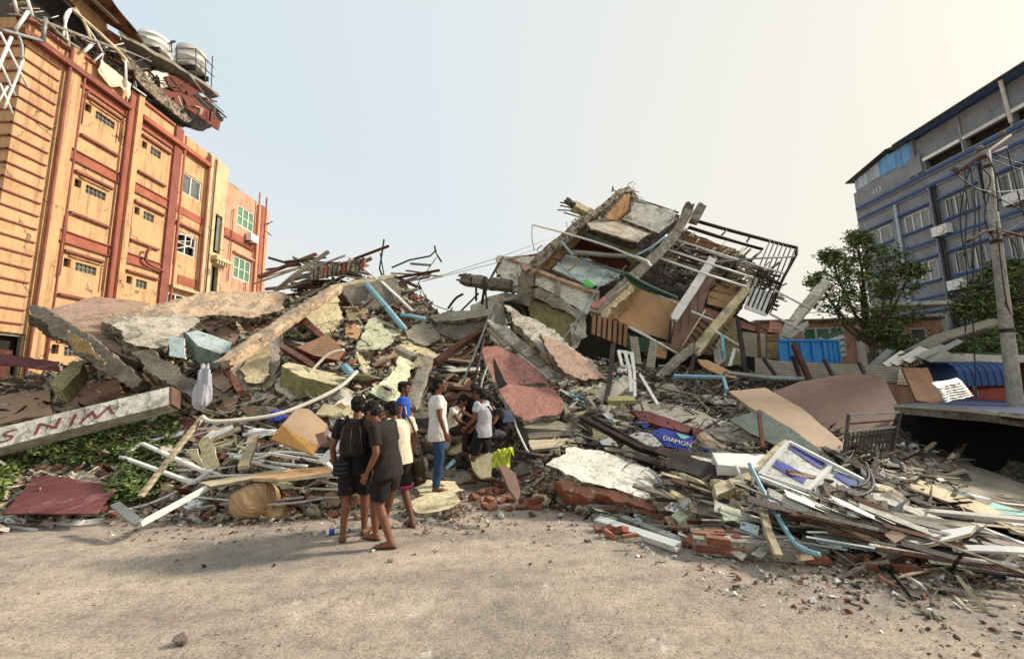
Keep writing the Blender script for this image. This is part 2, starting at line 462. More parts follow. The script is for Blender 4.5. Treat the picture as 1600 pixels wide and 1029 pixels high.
LM = [(300, 478, 'the wall of peach plaster'), (280, 510, 'the broad pale slab'), (120, 510, 'the pink tipped slab'), (320, 535, 'the sage block'), (276, 540, 'the pale blue sheet'), (400, 575, 'the cream plaster patch'), (450, 505, 'the diagonal beam'),
      (500, 545, 'the wooden drawer'), (492, 588, 'the cream topped block'), (470, 670, 'the brown cabinet'), (390, 786, 'the tan bundle'), (255, 725, 'the empty window frame'), (328, 706, 'the curled cream panel'), (130, 655, 'the lettered beam'),
      (96, 775, 'the maroon sheet'), (560, 640, 'the young man with the backpack'), (627, 600, 'the man in blue'), (684, 610, 'the man in white'), (764, 630, 'the man in grey'), (786, 722, 'the yellow cloth'), (602, 480, 'the light blue drain pipe'), (595, 520, 'the pale green slab'),
      (575, 460, 'the shadowed trough'), (720, 505, 'the wide trough beam'), (804, 570, 'the upper red tiled slab'), (830, 628, 'the lower red tiled slab'), (865, 545, 'the long sloping slab'), (860, 680, 'the stacked grey boards'), (945, 730, 'the whitewashed slab'), (680, 785, 'the cream slab'),
      (1000, 833, 'the steel channels'), (1140, 845, 'the orange brickwork'), (1215, 790, 'the bent blue pipe'), (1150, 716, 'the white sink'), (1060, 688, 'the printed blue board'), (1270, 745, 'the purple and white sign'), (1062, 788, 'the white grating'), (1090, 652, 'the dusty roof slab'),
      (1220, 660, 'the bowed plywood'), (1320, 630, 'the curved board'), (1360, 680, 'the metal gate'), (1450, 835, 'the white plank'), (1450, 790, 'the tilted floor'), (982, 580, 'the white chair frame'), (954, 590, 'the dark post'), (1120, 590, 'the teal rail'), (1120, 572, 'the orange plank'), (540, 420, 'the crest bricks'),
      (640, 405, 'the bent antenna'), (660, 620, 'the grey square post'), (50, 565, 'the dark red roofing'), (40, 630, 'the tan board'), (450, 738, 'the peach board'), (310, 610, 'the hanging pale cloth'), (1166, 760, 'the cream box section'), (1420, 890, 'the lone brick'), (230, 790, 'the grey channel'), (700, 560, 'the brown propped beam')]
HUE = dict(concrete='grey', concrete_broken='rough tan', concrete_pale='pale grey', concrete_dark='dark grey', plaster_cream='cream', plaster_white='off white', plaster_green='pale green', plaster_blue='pale blue', tile_pink='pink', brick_red='red', timber_grey='grey', timber_pale='pale tan',
           metal_white='white', metal_grey='grey', metal_dark='black', metal_rust='rusty', wood_red='maroon', wood_brown='brown', plywood='tan', plywood_dark='dark brown', scrap_white='white', sheet_grey='dull grey', sheet_white='white', pipe_pale='beige', pipe_blue='light blue', plaster_orange='orange')
SEEN = {}
def where(o, noun, size, m_, extra_=''):
    """a label of its own for one of many: how it looks, and what it lies beside"""
    v = CM.transposed() @ (Vector(o.location) - Vector((0, 0, CZ))); x, y = CX + F * v.x / -v.z, CY - F * v.y / -v.z
    near = sorted(LM, key=lambda l: (l[0] - x) ** 2 + (1.4 * (l[1] - y)) ** 2)
    def rel(l):
        dx, dy = x - l[0], y - l[1]
        return ('right of ' if dx > 0 else 'left of ') + l[2] if abs(dx) > abs(dy) * 1.3 else ('below ' if dy > 0 else 'above ') + l[2]
    head = ' '.join(w for w in (size, HUE.get(m_, ''), noun) if w)
    opts = [head + ' ' + extra_ + rel(near[0])] + [head + ' ' + rel(near[0]) + ' and ' + rel(near[k]) for k in (1, 2, 3, 4)]
    opts = [l for l in opts if len(l.split()) <= 16] + [head + ' beside ' + near[k][2] + ' near ' + near[j][2] for k in (0, 1) for j in (2, 3, 4, 5)]
    opts = [l for l in opts if len(l.split()) <= 16]
    for l in opts:
        if l not in SEEN: break
    SEEN[l] = 1; o['label'] = l

def newell(pts):
    n = Vector()
    for i in range(len(pts)):
        a, b = pts[i], pts[(i + 1) % len(pts)]
        n += Vector(((a.y - b.y) * (a.z + b.z), (a.z - b.z) * (a.x + b.x), (a.x - b.x) * (a.y + b.y)))
    return n.normalized()
def slab_mb(pts, thick, ragged=.05, seg=.075, relief=0.0, front=None, bend=0.0):
    """a plate with its own thickness; pts is the outline of the face towards us; edges broken"""
    pts = [Vector(p) for p in pts]
    n = newell(pts); c = sum(pts, Vector()) / len(pts)
    view = (Vector((0, 0, CZ)) - c).normalized() + Vector((0, 0, .15))
    if n.dot(view) < 0: pts = pts[::-1]; n = -n
    pts = [p - n * (p - c).dot(n) for p in pts] if bend == 0 and len(pts) > 4 else pts
    ring = []
    for i in range(len(pts)):
        a, b = pts[i], pts[(i + 1) % len(pts)]
        k = max(1, int((b - a).length / seg)) if ragged else 1
        d = (b - a)
        if d.length < 1e-5: continue
        out = d.normalized().cross(n)
        for j in range(k):
            p = a + d * (j / k)
            if ragged and j: p = p + out * (ragged * 1.5 * noise.noise(p * 2.6) + ragged * .8 * noise.noise(p * 9) + rnd.gauss(0, ragged * .22)) + d.normalized() * rnd.uniform(-.3, .3) * seg * .5
            ring.append(p)
    m_ = len(ring); mb = MB()
    if ragged:
        mid = [p - n * thick * rnd.uniform(.35, .65) + (p - c).normalized() * rnd.uniform(-.9, .7) * min(ragged, thick * .5) for p in ring]
        bot = [p - n * thick + (p - c).normalized() * rnd.uniform(-1.2, .6) * min(ragged, thick * .8) for p in ring]
        rings = [ring, mid, bot]
    else:
        rings = [ring, [p - n * thick for p in ring]]
    vs = [p for r_ in rings for p in r_]; fs = []; mi = []
    top = tuple(range(m_)); L = len(rings) - 1
    for q in range(L):
        for j in range(m_):
            a0 = q * m_ + j; a1 = q * m_ + (j + 1) % m_
            fs.append((a0, a0 + m_, a1 + m_, a1)); mi.append(1)
    fs.append(top); mi.append(0)
    fs.append(tuple(L * m_ + j for j in range(m_))[::-1]); mi.append(1)
    mb.v = vs; mb.f = fs; mb.m = mi
    return mb, n

def pts_of(q, Y, lift):
    """photo outline -> points: Y None = lying on the mound; (near, far) = leaning back from its lowest to its highest point"""
    if any(len(p) > 2 for p in q):
        dY = max([0] + [p[2] - (S(p[0], p[1]).y - .08) for p in q if len(p) == 3])     # never inside the mound
        if dY > 2.5: dY = 0
        return [P(p[0], p[1], p[2] - dY) if len(p) == 3 else S(p[0], p[1], lift) for p in q]
    if Y is None: return [S(p[0], p[1], lift) for p in q]
    if isinstance(Y, (int, float)): Y = (Y, Y)
    ys = [p[1] for p in q]; lo, hi = max(ys), min(ys)
    return [P(p[0], p[1], Y[0] + (Y[1] - Y[0]) * (lo - p[1]) / max(1e-6, lo - hi)) for p in q]
PROT = []
def slab(name, label, cat, q, mats, thick=.15, Y=None, lift=.12, ragged=.05, parent=None, group=None, seg=.075):
    if parent is None and cat != 'sheet': PROT.append([(p[0], p[1]) for p in q])
    if isinstance(mats, str): mats = [mats, mats]
    wp = pts_of(q, Y, lift)
    mb, n = slab_mb(wp, thick, ragged, seg)
    o = build(name, mb, mats, parent=parent, label=label, cat=cat, group=group)
    if thick >= .2 and ragged >= .05 and mats[1].startswith('concrete') and parent is None:
        c = sum(wp, Vector()) / len(wp)                    # bare bars left in the torn edges
        for k in range(rnd.randint(2, 5)):
            i = rnd.randrange(len(wp)); e_ = wp[i].lerp(wp[(i + 1) % len(wp)], rnd.random()) - n * thick * .5; d = (e_ - c).normalized()
            s0 = e_ - d * .1; L_ = rnd.uniform(.15, .5); j = Vector([rnd.uniform(-.5, .5) for _ in range(3)])
            build('rebar', MB().tube(smoothpts([s0, e_ + d * L_ * .5, e_ + d * L_ * .8 + j * L_ * .5]), .009, 5), 'metal_rust', parent=o, smooth=True)
    return o
def plank(name, label, cat, q, m, w=.1, t=.04, Y=None, lift=.14, parent=None, group=None, up=(0, -.6, 1), jag=.02, beam=False):
    p = pts_of(q, Y, lift); mb = MB()
    for a, b in zip(p[:-1], p[1:]):
        if beam: mb.beam(a, b, w, t, up)
        else: mb.bar(a, b, w, t, up, jag=jag)
    return build(name, mb, m, parent=parent, label=label, cat=cat, group=group)
def smoothpts(p, k=4):
    """Catmull-Rom through the points"""
    if len(p) < 3: return p
    out = []
    for i in range(len(p) - 1):
        p0 = p[max(i - 1, 0)]; p1 = p[i]; p2 = p[i + 1]; p3 = p[min(i + 2, len(p) - 1)]
        for j in range(k):
            t = j / k
            out.append(0.5 * ((2 * p1) + (p2 - p0) * t + (2 * p0 - 5 * p1 + 4 * p2 - p3) * t * t + (3 * p1 - p0 - 3 * p2 + p3) * t ** 3))
    return out + [p[-1]]
def pipe(name, label, cat, q, m, r=.03, Y=None, lift=.2, parent=None, group=None, bend=True, n=8):
    p = pts_of(q, Y, lift)
    if bend: p = smoothpts(p)
    return build(name, MB().tube(p, r, n), m, parent=parent, label=label, cat=cat, group=group, smooth=True)
def remeshed(mb, voxel, smooth=2):
    me = bpy.data.meshes.new('tmp'); me.from_pydata([tuple(v) for v in mb.v], [], mb.f)
    o = bpy.data.objects.new('tmp', me); COL.objects.link(o)
    m = o.modifiers.new('r', 'REMESH'); m.mode = 'VOXEL'; m.voxel_size = voxel
    if smooth: s_ = o.modifiers.new('s', 'SMOOTH'); s_.factor = .5; s_.iterations = smooth
    dg = bpy.context.evaluated_depsgraph_get(); ev = o.evaluated_get(dg); e_ = ev.to_mesh()
    out = MB(); out.v = [v.co.copy() for v in e_.vertices]; out.f = [tuple(p.vertices) for p in e_.polygons]; out.m = [0] * len(out.f)
    ev.to_mesh_clear(); bpy.data.objects.remove(o); bpy.data.meshes.remove(me); return out
def folds(mb, amp, freq=9, seed=0):
    nb = MB(); nb.f = mb.f; nb.m = mb.m
    c = sum(mb.v, Vector()) / len(mb.v)
    for v in mb.v:
        q = Vector((v.x * freq, v.y * freq, v.z * freq * .55)) + Vector((seed, 0, 0))
        w = noise.noise(q * .45) * 2.5
        f = amp * (noise.noise(q + Vector((w, w, 0))) * .8 + .5 * (.5 - abs(noise.noise(q * 2.1 + Vector((w, 0, w))))))
        d = Vector((v.x - c.x, v.y - c.y, 0)); d = d.normalized() if d.length > 1e-4 else Vector((0, 1, 0))
        nb.v.append(v + d * f)
    return nb

# ------------------------------------------------------------------ ground
def ground():
    m = bpy.data.materials.new('dusty_road'); m.use_nodes = True; MATS['road'] = m
    nt = m.node_tree; n, l = nt.nodes, nt.links; b = n['Principled BSDF']; b.inputs['Roughness'].default_value = .95; b.inputs['Specular IOR Level'].default_value = .15
    tc = n.new('ShaderNodeTexCoord')
    def nz(s, d=8, r=.65, dist=0, vec=None):
        t = n.new('ShaderNodeTexNoise'); t.inputs['Scale'].default_value = s; t.inputs['Detail'].default_value = d; t.inputs['Roughness'].default_value = r; t.inputs['Distortion'].default_value = dist
        l.new(vec or tc.outputs['Object'], t.inputs['Vector']); return t.outputs['Fac']
    def ramp(f, stops):
        t = n.new('ShaderNodeValToRGB'); l.new(f, t.inputs[0]); e = t.color_ramp.elements
        e[0].position, e[0].color = stops[0]; e[1].position, e[1].color = stops[-1]
        for p_, c_ in stops[1:-1]:
            x_ = e.new(p_); x_.color = c_
        return t.outputs[0]
    def mx(f, a, c_, mode='MIX'):
        t = n.new('ShaderNodeMix'); t.data_type = 'RGBA'; t.blend_type = mode
        for i, q in zip((0, 6, 7), (f, a, c_)):
            if isinstance(q, (float, tuple)): t.inputs[i].default_value = q
            else: l.new(q, t.inputs[i])
        return t.outputs[2]
    mp = n.new('ShaderNodeMapping'); mp.inputs['Scale'].default_value = (.45, 1.3, 1); mp.inputs['Rotation'].default_value = (0, 0, .12); l.new(tc.outputs['Object'], mp.inputs[0])
    A = ramp(nz(.7, 9, .68, .6, mp.outputs[0]), [(.32, lin('8d857c')), (.45, lin('a3988b')), (.56, lin('b7a897')), (.7, lin('cabba7'))])
    B = ramp(nz(5, 8, .75), [(.3, (.62, .62, .63, 1)), (.52, (1, 1, 1, 1)), (.72, (1.18, 1.17, 1.15, 1))])
    c = mx(1.0, A, B, 'MULTIPLY')
    C = ramp(nz(48, 4, .8), [(.34, (.3, .3, .3, 1)), (.5, (1, 1, 1, 1)), (.66, (1.35, 1.32, 1.3, 1))])
    c = mx(.75, c, mx(1.0, c, C, 'MULTIPLY'))
    w = ramp(nz(1.1, 9, .72, 1.2), [(.60, (0, 0, 0, 1)), (.67, (1, 1, 1, 1))])          # spilled lime
    w2 = ramp(nz(9, 5, .8), [(.45, (0, 0, 0, 1)), (.6, (1, 1, 1, 1))])
    wf = mx(1.0, w, w2, 'MULTIPLY')
    c = mx(wf, c, lin('ddd6c8'))
    v = n.new('ShaderNodeTexVoronoi'); v.inputs['Scale'].default_value = 70; l.new(tc.outputs['Object'], v.inputs['Vector'])
    g = ramp(v.outputs['Distance'], [(.05, (.35, .33, .31, 1)), (.22, (1, 1, 1, 1))])
    gm = ramp(nz(2.2, 6, .7), [(.48, (0, 0, 0, 1)), (.6, (1, 1, 1, 1))])
    c = mx(gm, c, mx(1.0, c, g, 'MULTIPLY'))
    l.new(c, b.inputs['Base Color'])
    bm = n.new('ShaderNodeBump'); bm.inputs['Strength'].default_value = 1.0; bm.inputs['Distance'].default_value = .02
    t = n.new('ShaderNodeMath'); t.operation = 'ADD'; l.new(nz(26, 8, .8), t.inputs[0]); l.new(nz(3.5, 6, .6), t.inputs[1]); l.new(t.outputs[0], bm.inputs['Height'])
    l.new(bm.outputs[0], b.inputs['Normal'])
    mb = MB()
    xs = list(np.linspace(-9, 9, 121)); ys = list(np.linspace(.4, 7.6, 97))
    xs = [-900, -200, -60, -25, -14] + xs + [14, 25, 60, 200, 900]; ys = [-600, -100, -20, -4] + ys + [12, 25, 60, 200, 1800]
    for y in ys:
        for x in xs:
            z = 0.0
            if abs(x) < 9.1 and .3 < y < 7.7:
                z = .018 * noise.noise(Vector((x * .9, y * .9, 0))) + .007 * noise.noise(Vector((x * 4, y * 4, 3)))
            mb.v.append(Vector((x, y, z)))
    nx = len(xs)
    for j in range(len(ys) - 1):
        for i in range(nx - 1):
            a = j * nx + i; mb.f.append((a, a + 1, a + nx + 1, a + nx)); mb.m.append(0)
    build('ground', mb, 'road', kind='structure', smooth=True)
ground()

def mound():
    mat('mound_dirt', '8e8578', var=.6, scale=5, bump=1.6, bscale=16, chip=('b5a893', .46, 4), rand=0)
    mb = MB(); us = np.linspace(-1.62, 1.8, 520); nt_ = 170
    for u in us:
        y0, y1, z1, ex = prof(u)
        for k in range(nt_):
            t = k / (nt_ - 1) * 1.5
            y = y0 - .12 + (y1 - y0) * t * 1.0
            x = u * y; z = H(x, y)
            if z > 0:
                q = Vector((x, y, 0))
                a = min(1, (y - y0) * 1.2 + .1)
                z += a * (.22 * noise.noise(q * .9) + .16 * noise.noise(q * 2.7) + .09 * noise.noise(q * 7) + .05 * abs(noise.noise(q * 17))) - .10 * a
            else: z = -.05
            if k == 0 or t >= 1.5: z = -.1
            mb.v.append(Vector((x, y, max(z, -.1))))
    for i in range(len(us) - 1):
        for k in range(nt_ - 1):
            a = i * nt_ + k; mb.f.append((a, a + nt_, a + nt_ + 1, a + 1)); mb.m.append(0)
    build('rubble_mound_earth', mb, 'mound_dirt', kind='structure')
mound()

# ------------------------------------------------------------------ facades
def facade(mapf, a0, a1, z0, z1, holes, depth=.22):
    """a wall skin with real openings and their reveals; mapf(a, z, d) -> world, d = metres behind the face"""
    mb = MB()
    As = sorted({a0, a1, *[h[0] for h in holes], *[h[1] for h in holes]}); Zs = sorted({z0, z1, *[h[2] for h in holes], *[h[3] for h in holes]})
    As = [a for a in As if a0 <= a <= a1]; Zs = [z for z in Zs if z0 <= z <= z1]
    for i in range(len(As) - 1):
        for j in range(len(Zs) - 1):
            ca, cz = (As[i] + As[i + 1]) / 2, (Zs[j] + Zs[j + 1]) / 2
            if any(h[0] < ca < h[1] and h[2] < cz < h[3] for h in holes): continue
            mb.add([mapf(As[i], Zs[j], 0), mapf(As[i + 1], Zs[j], 0), mapf(As[i + 1], Zs[j + 1], 0), mapf(As[i], Zs[j + 1], 0)], [(0, 1, 2, 3)])
    for h in holes:
        c = [(h[0], h[2]), (h[1], h[2]), (h[1], h[3]), (h[0], h[3])]
        for k in range(4):
            p, q = c[k], c[(k + 1) % 4]
            mb.add([mapf(*p, 0), mapf(*q, 0), mapf(*q, depth), mapf(*p, depth)], [(0, 1, 2, 3)])
    return mb
def fbox(mapf, a0, a1, z0, z1, d0, d1, mb=None):
    mb = mb or MB()
    return mb.hexa([mapf(a0, z0, d0), mapf(a1, z0, d0), mapf(a1, z0, d1), mapf(a0, z0, d1), mapf(a0, z1, d0), mapf(a1, z1, d0), mapf(a1, z1, d1), mapf(a0, z1, d1)])
def window(parent, mapf, a0, a1, z0, z1, divs=2, fm='frame_white', pm='glass_dark', d=.08, fw=.05, hb=0, sill=None, panes=True, bars=0):
    mb = MB()
    for (p0, p1, q0, q1) in ((a0, a1, z0, z0 + fw), (a0, a1, z1 - fw, z1), (a0, a0 + fw, z0 + fw, z1 - fw), (a1 - fw, a1, z0 + fw, z1 - fw)):
        fbox(mapf, p0, p1, q0, q1, d - .05, d + .03, mb)
    w = (a1 - a0) / divs
    for i in range(1, divs): fbox(mapf, a0 + w * i - fw / 2, a0 + w * i + fw / 2, z0 + fw, z1 - fw, d - .045, d + .025, mb)
    for i in range(hb):
        z = z0 + (z1 - z0) * (i + 1) / (hb + 1); fbox(mapf, a0 + fw, a1 - fw, z - fw / 3, z + fw / 3, d - .03, d + .02, mb)
    wdw = build('window', mb, fm, parent=parent)
    ORG['_'] = ORG[parent.name]
    if panes:
        for i in range(divs):
            pb = fbox(mapf, a0 + w * i + fw / 2, a0 + w * (i + 1) - fw / 2, z0 + fw, z1 - fw, d, d + .012)
            sub(wdw, 'pane', pb, pm)
    for i in range(bars):
        a = a0 + (a1 - a0) * (i + .5) / bars
        sub(wdw, 'bar', fbox(mapf, a - .01, a + .01, z0, z1, -.03, -.01), 'metal_dark')
    if sill: build('sill', fbox(mapf, a0 - .12, a1 + .12, z0 - .12, z0 - .01, -.14, .02), sill, parent=parent)
    return wdw
def sub(parent, name, mb, m, **k):
    """a sub-part: its parent is a part whose own origin is its thing's"""
    o = build(name, mb, m, parent=parent, **k); return o

# --- left: the orange hotel
LX = -17.0
def ml(a, z, d): return Vector((LX - d, a, z))
def mlf(a, z, d): return Vector((LX - a, 12.7 + d, z))           # the short side that faces the road
hotel = thing('orange_building', 'tall orange building with red trim and a wrecked roof on the left', 'building', (LX, 19.5, 0))
b_ = lambda n_, mb, m, **k: build(n_, mb, m, parent=hotel, **k)
TOP = 15.2
b_('wall', facade(ml, 12.7, 14.0, 0, TOP, [(12.95, 13.95, 2.2, 3.9)]), 'wall_orange')
b_('wall', facade(mlf, 0, 9, 0, TOP, []), 'wall_orange')
b_('wall', facade(ml, 14.4, 16.45, 0, TOP, [(14.78, 15.02, z, z + .34) for z in (13.1, 9.85, 6.62, 3.3)] + [(15.2, 16.0, z, z + .34) for z in (13.05, 9.8, 6.57, 3.25)]), 'wall_orange')
b_('wall', facade(ml, 16.95, 18.9, 0, TOP, [(17.3, 17.55, z, z + .34) for z in (13.1, 9.85, 6.62, 3.3)] + [(17.75, 18.3, z, z + .38) for z in (13.05, 9.8, 6.55, 3.25)]), 'wall_orange')
b_('wall', facade(ml, 19.35, 21.2, 0, TOP, [(19.6, 20.95, 8.9, 10.0), (19.5, 21.0, 5.2, 6.75), (19.6, 20.95, 12.1, 13.2)]), 'wall_orange')
b_('wall', facade(ml, 22.0, 22.85, 0, TOP, [(22.12, 22.7, 6.0, 8.95), (22.12, 22.7, 9.7, 12.0)]), 'wall_cream')
b_('wall', facade(ml, 22.85, 25.7, 0, 14.4, [(23.9, 25.5, 8.7, 10.1), (23.9, 25.5, 12.1, 13.4)]), 'wall_pink')
# back and far end, so that it is a body
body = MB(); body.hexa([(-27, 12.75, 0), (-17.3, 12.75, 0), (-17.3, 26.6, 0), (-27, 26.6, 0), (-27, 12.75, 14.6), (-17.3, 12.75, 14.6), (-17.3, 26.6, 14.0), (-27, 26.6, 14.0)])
b_('interior', body, 'interior_dark')  # solid block, coloured dark in place of unlit rooms
b_('wall', MB().box((-27, 26.62, 0), (-17.0, 26.9, 14.4)), 'wall_pink')
for (a0, a1, m_, pr, zt) in ((14.0, 14.4, 'wall_orange', .14, 15.25), (16.45, 16.95, 'trim_red', .10, 15.3), (18.9, 19.35, 'trim_brown', .12, 15.3), (21.2, 21.98, 'wall_cream', .12, 15.2), (25.7, 26.0, 'wall_pink', .12, 14.2), (26.0, 26.3, 'trim_red', .16, 14.3), (26.3, 26.88, 'wall_pink', .10, 14.25)):
    b_('pilaster', fbox(ml, a0, a1, 0, zt, -pr, .1), m_)
b_('pilaster', fbox(ml, 16.72, 16.98, 0, 15.32, -.22, -.101), 'wall_orange')
# long drainpipes beside the pilasters
for a, m_, r_ in ((13.93, 'trim_brown', .05), (14.47, 'trim_brown', .035), (16.38, 'trim_brown', .05), (19.42, 'trim_red', .05), (21.14, 'trim_brown', .06), (21.6, 'metal_rust', .035), (25.6, 'trim_red', .05), (26.36, 'trim_brown', .05)):
    b_('drainpipe', MB().tube([ml(a, 0, -.2), ml(a + .01, 7, -.2), ml(a, 15.0, -.2)], r_, 8), m_, smooth=True)
# ledges: short rusticated ones in the first bay and on its return
for k in range(21):
    z = 4.2 + k * .49
    b_('ledge', fbox(ml, 12.64, 13.78, z, z + .05, -.06, .04), 'trim_brown')
    b_('ledge', fbox(mlf, -.02, 9, z, z + .052, -.06, .04), 'trim_brown')
def ledge(a0, a1, z, m_='trim_brown', h=.09, pr=.13): b_('ledge', fbox(ml, a0, a1, z, z + h, -pr, .05), m_)
for z in (13.1, 9.85, 6.62, 3.3):
    ledge(14.7, 16.2, z + .55); ledge(17.2, 18.8, z + .5)
    ledge(14.72, 16.25, z - 1.15); ledge(17.2, 18.65, z - 1.3)
    for k in range(3): ledge(14.9 + k * .03, 16.1, z + .44 - k * .01, 'wall_orange', .03, .08 - k * .01)
    for (a0, a1) in ((15.2, 16.0), (17.75, 18.3)):
        n_ = 5 if a1 - a0 > .7 else 3
        w_ = b_('vent_window', fbox(ml, a0, a1, z - .05, z + .34, .1, .13), 'glass_dark')
        gr = MB()
        for i in range(n_ + 1): fbox(ml, a0 + (a1 - a0) * i / n_ - .012, a0 + (a1 - a0) * i / n_ + .012, z - .05, z + .34, .05, .1, gr)
        for i in range(3): fbox(ml, a0, a1, z - .04 + .16 * i, z - .02 + .16 * i, .052, .098, gr)
        sub(w_, 'grating', gr, 'timber_grey')
    for a in (14.78, 17.3): b_('opening', fbox(ml, a, a + .25, z, z + .34, .15, .18), 'interior_dark')  # dark panels as painted shade of the small openings
for z0 in (13.98, 10.85, 7.55, 4.25):
    h = .3 if z0 > 13 else .38
    for (a0, a1, m_) in ((14.45, 16.42, 'trim_red'), (16.99, 18.88, 'trim_red')): b_('band', fbox(ml, a0, a1, z0, z0 + h, -.035, .02), m_)
    ledge(14.45, 16.42, z0 - .05, 'trim_brown', .05, .09); ledge(14.45, 16.42, z0 + h, 'trim_brown', .05, .09); ledge(17.0, 18.88, z0 + h, 'trim_brown', .05, .09); ledge(17.0, 18.88, z0 - .05, 'trim_brown', .05, .09)
b_('band', fbox(ml, 19.95, 21.15, 7.3, 7.75, -.035, .02), 'trim_red'); b_('band', fbox(ml, 19.36, 21.18, 10.9, 11.3, -.035, .02), 'trim_red')
b_('band', fbox(ml, 22.9, 25.65, 11.05, 11.5, -.035, .02), 'trim_red'); b_('band', fbox(ml, 22.9, 25.65, 7.0, 7.4, -.035, .02), 'trim_red')
ledge(22.9, 25.6, 10.9, 'trim_brown', .06); ledge(23.7, 25.65, 10.22, 'wall_pink', .1, .2); ledge(19.4, 21.1, 6.95, 'wall_cream', .14, .3); ledge(19.4, 21.1, 10.3, 'trim_brown', .1, .15)
b_('cornice', fbox(ml, 12.6, 16.4, 14.28, 14.5, -.28, .05), 'trim_brown'); b_('cornice', fbox(ml, 16.98, 21.2, 14.28, 14.5, -.28, .05), 'trim_red'); b_('cornice', fbox(mlf, -.26, 9, 14.28, 14.5, -.28, .05), 'trim_brown')
b_('coping', fbox(ml, 14.45, 16.4, 15.2, 15.32, -.1, .3), 'trim_red'); b_('coping', fbox(ml, 17.0, 18.85, 15.2, 15.32, -.1, .3), 'trim_red'); b_('coping', fbox(ml, 12.6, 13.95, 14.95, 15.1, -.1, .3), 'trim_brown')
b_('balcony_slab', fbox(ml, 21.9, 23.2, 9.2, 9.42, -.45, .1), 'wall_cream')
for k in range(5): b_('baluster', fbox(ml, 22.05 + k * .2, 22.13 + k * .2, 8.98, 9.2, -.4, -.3), 'wall_cream')
window(hotel, ml, 19.6, 20.95, 8.9, 10.0, 2, 'frame_white', 'glass_dark', .1, .06, 1, panes=False)
sash = b_('broken_sash', MB().bar(ml(19.62, 9.0, .02), ml(20.2, 9.35, -.3), .05, .05).bar(ml(19.64, 9.8, .02), ml(20.22, 9.9, -.3), .05, .05).bar(ml(20.2, 9.35, -.3), ml(20.22, 9.9, -.3), .05, .05).bar(ml(19.63, 9.4, .0), ml(20.2, 9.6, -.3), .03, .03), 'frame_white')
window(hotel, ml, 19.5, 21.0, 5.2, 6.75, 3, 'frame_white', 'glass_dark', .1, .07, panes=False)
window(hotel, ml, 19.6, 20.95, 12.1, 13.2, 2, 'frame_white', 'glass_dark', .1, .06)
for z in (8.7, 12.1): window(hotel, ml, 23.9, 25.5, z, z + 1.4 - (.1 if z > 12 else 0), 3, 'frame_white', 'glass_green', .08, .07, 1)
b_('curtain', fbox(ml, 22.15, 22.4, 6.1, 8.9, .12, .16), 'glass_dark'); b_('curtain', fbox(ml, 22.45, 22.68, 9.9, 12, .12, .16), 'glass_dark')
window(hotel, ml, 12.95, 13.95, 2.2, 3.9, 1, 'timber_grey', 'interior_dark', .12, .1, panes=False)
b_('shelf', MB().box((-17.25, 13.0, 2.3), (-16.95, 13.6, 3.3)), 'wood_red')
def aircon(parent, mapf, a, z, w=.75, h=.5, facing=-1):
    o = build('air_conditioner', fbox(mapf, a, a + w, z, z + h, -.42, -.08), 'frame_white', parent=parent)
    mb = MB(); c = mapf(a + w * .38, z + h * .5, -.43); n_ = (mapf(0, 0, -1) - mapf(0, 0, 0)).normalized(); u = (mapf(1, 0, 0) - mapf(0, 0, 0)).normalized()
    mb.loft([(c - n_ * .005, u * h * .4, Vector((0, 0, h * .4))), (c + n_ * .012, u * h * .4, Vector((0, 0, h * .4)))], 20); sub(o, 'fan_grille', mb, 'metal_dark')
    mb = MB()
    for k in range(3): mb.loft([(c + n_ * .013, u * h * (.38 - k * .11), Vector((0, 0, h * (.38 - k * .11)))), (c + n_ * (.018 + k * .004), u * h * (.36 - k * .11), Vector((0, 0, h * (.36 - k * .11))))], 20)
    sub(o, 'fan_ring', mb, 'frame_white')
    for q in (a + .05, a + w - .1): sub(o, 'bracket', fbox(mapf, q, q + .05, z - .05, z, -.42, 0), 'metal_dark')
aircon(hotel, ml, 24.7, 11.35)
b_('elbow_pipe', MB().tube(smoothpts([ml(18.0, 8.35, -.2), ml(17.9, 8.4, -.3), ml(17.85, 8.1, -.25), ml(18.0, 7.75, -.2), ml(18.9, 7.6, -.2)]), .06), 'trim_brown', smooth=True)
for (a, z0, z1) in ((14.6, 2.9, 4.9), (14.62, 6.2, 8.6), (16.2, 6.0, 7.1), (17.1, 8.2, 10.4), (17.08, 5.5, 7.4), (19.6, 8.2, 10.6), (16.15, 12.6, 13.6), (14.65, 12.4, 13.8), (23.4, 8.3, 12.8), (25.0, 7.6, 8.6)):
    b_('wall_pipe', MB().tube([ml(a, z0, -.1), ml(a, z1, -.1), ml(a + .18, z1 + .12, -.1)], .025, 6), 'trim_brown', smooth=True)
# wrecked top storey
hp = lambda x, y, X=-17.6: PX(x, y, X)
def hslab(n_, q, m_, th=.12, X=-17.6, ragged=.06):
    pts = [PX(p[0], p[1], p[2] if len(p) > 2 else X) for p in q]
    mb, _n = slab_mb(pts, th, ragged, .3); b_(n_, mb, [m_, 'concrete_broken'] if isinstance(m_, str) else m_)
hslab('storey_shade_slab', [(-60, -80), (150, -80), (168, 52), (232, 92), (300, 140), (338, 168), (350, 188), (318, 205), (262, 190), (204, 158), (120, 84), (42, 34), (-40, 60)], 'interior_dark', .3, -18.4)  # backing slab coloured dark as the shade inside the wrecked storey
hslab('upper_wall', [(60, -60), (84, -60), (124, 0), (167, 36), (167, 64), (120, 14)], 'wall_orange', .15, -17.9, 0)
hslab('shutter', [(168, 45), (188, 58), (188, 71), (172, 68)], 'trim_red', .12, -17.7, 0)
hslab('roof_sheet', [(80, -70, -17.2), (110, -70, -16.6), (157, 0, -16.6), (212, 44, -16.8), (228, 59, -17), (200, 64, -17.5), (166, 36, -17.9), (124, 0, -17.9)], ['sheet_rust', 'metal_dark'], .06)
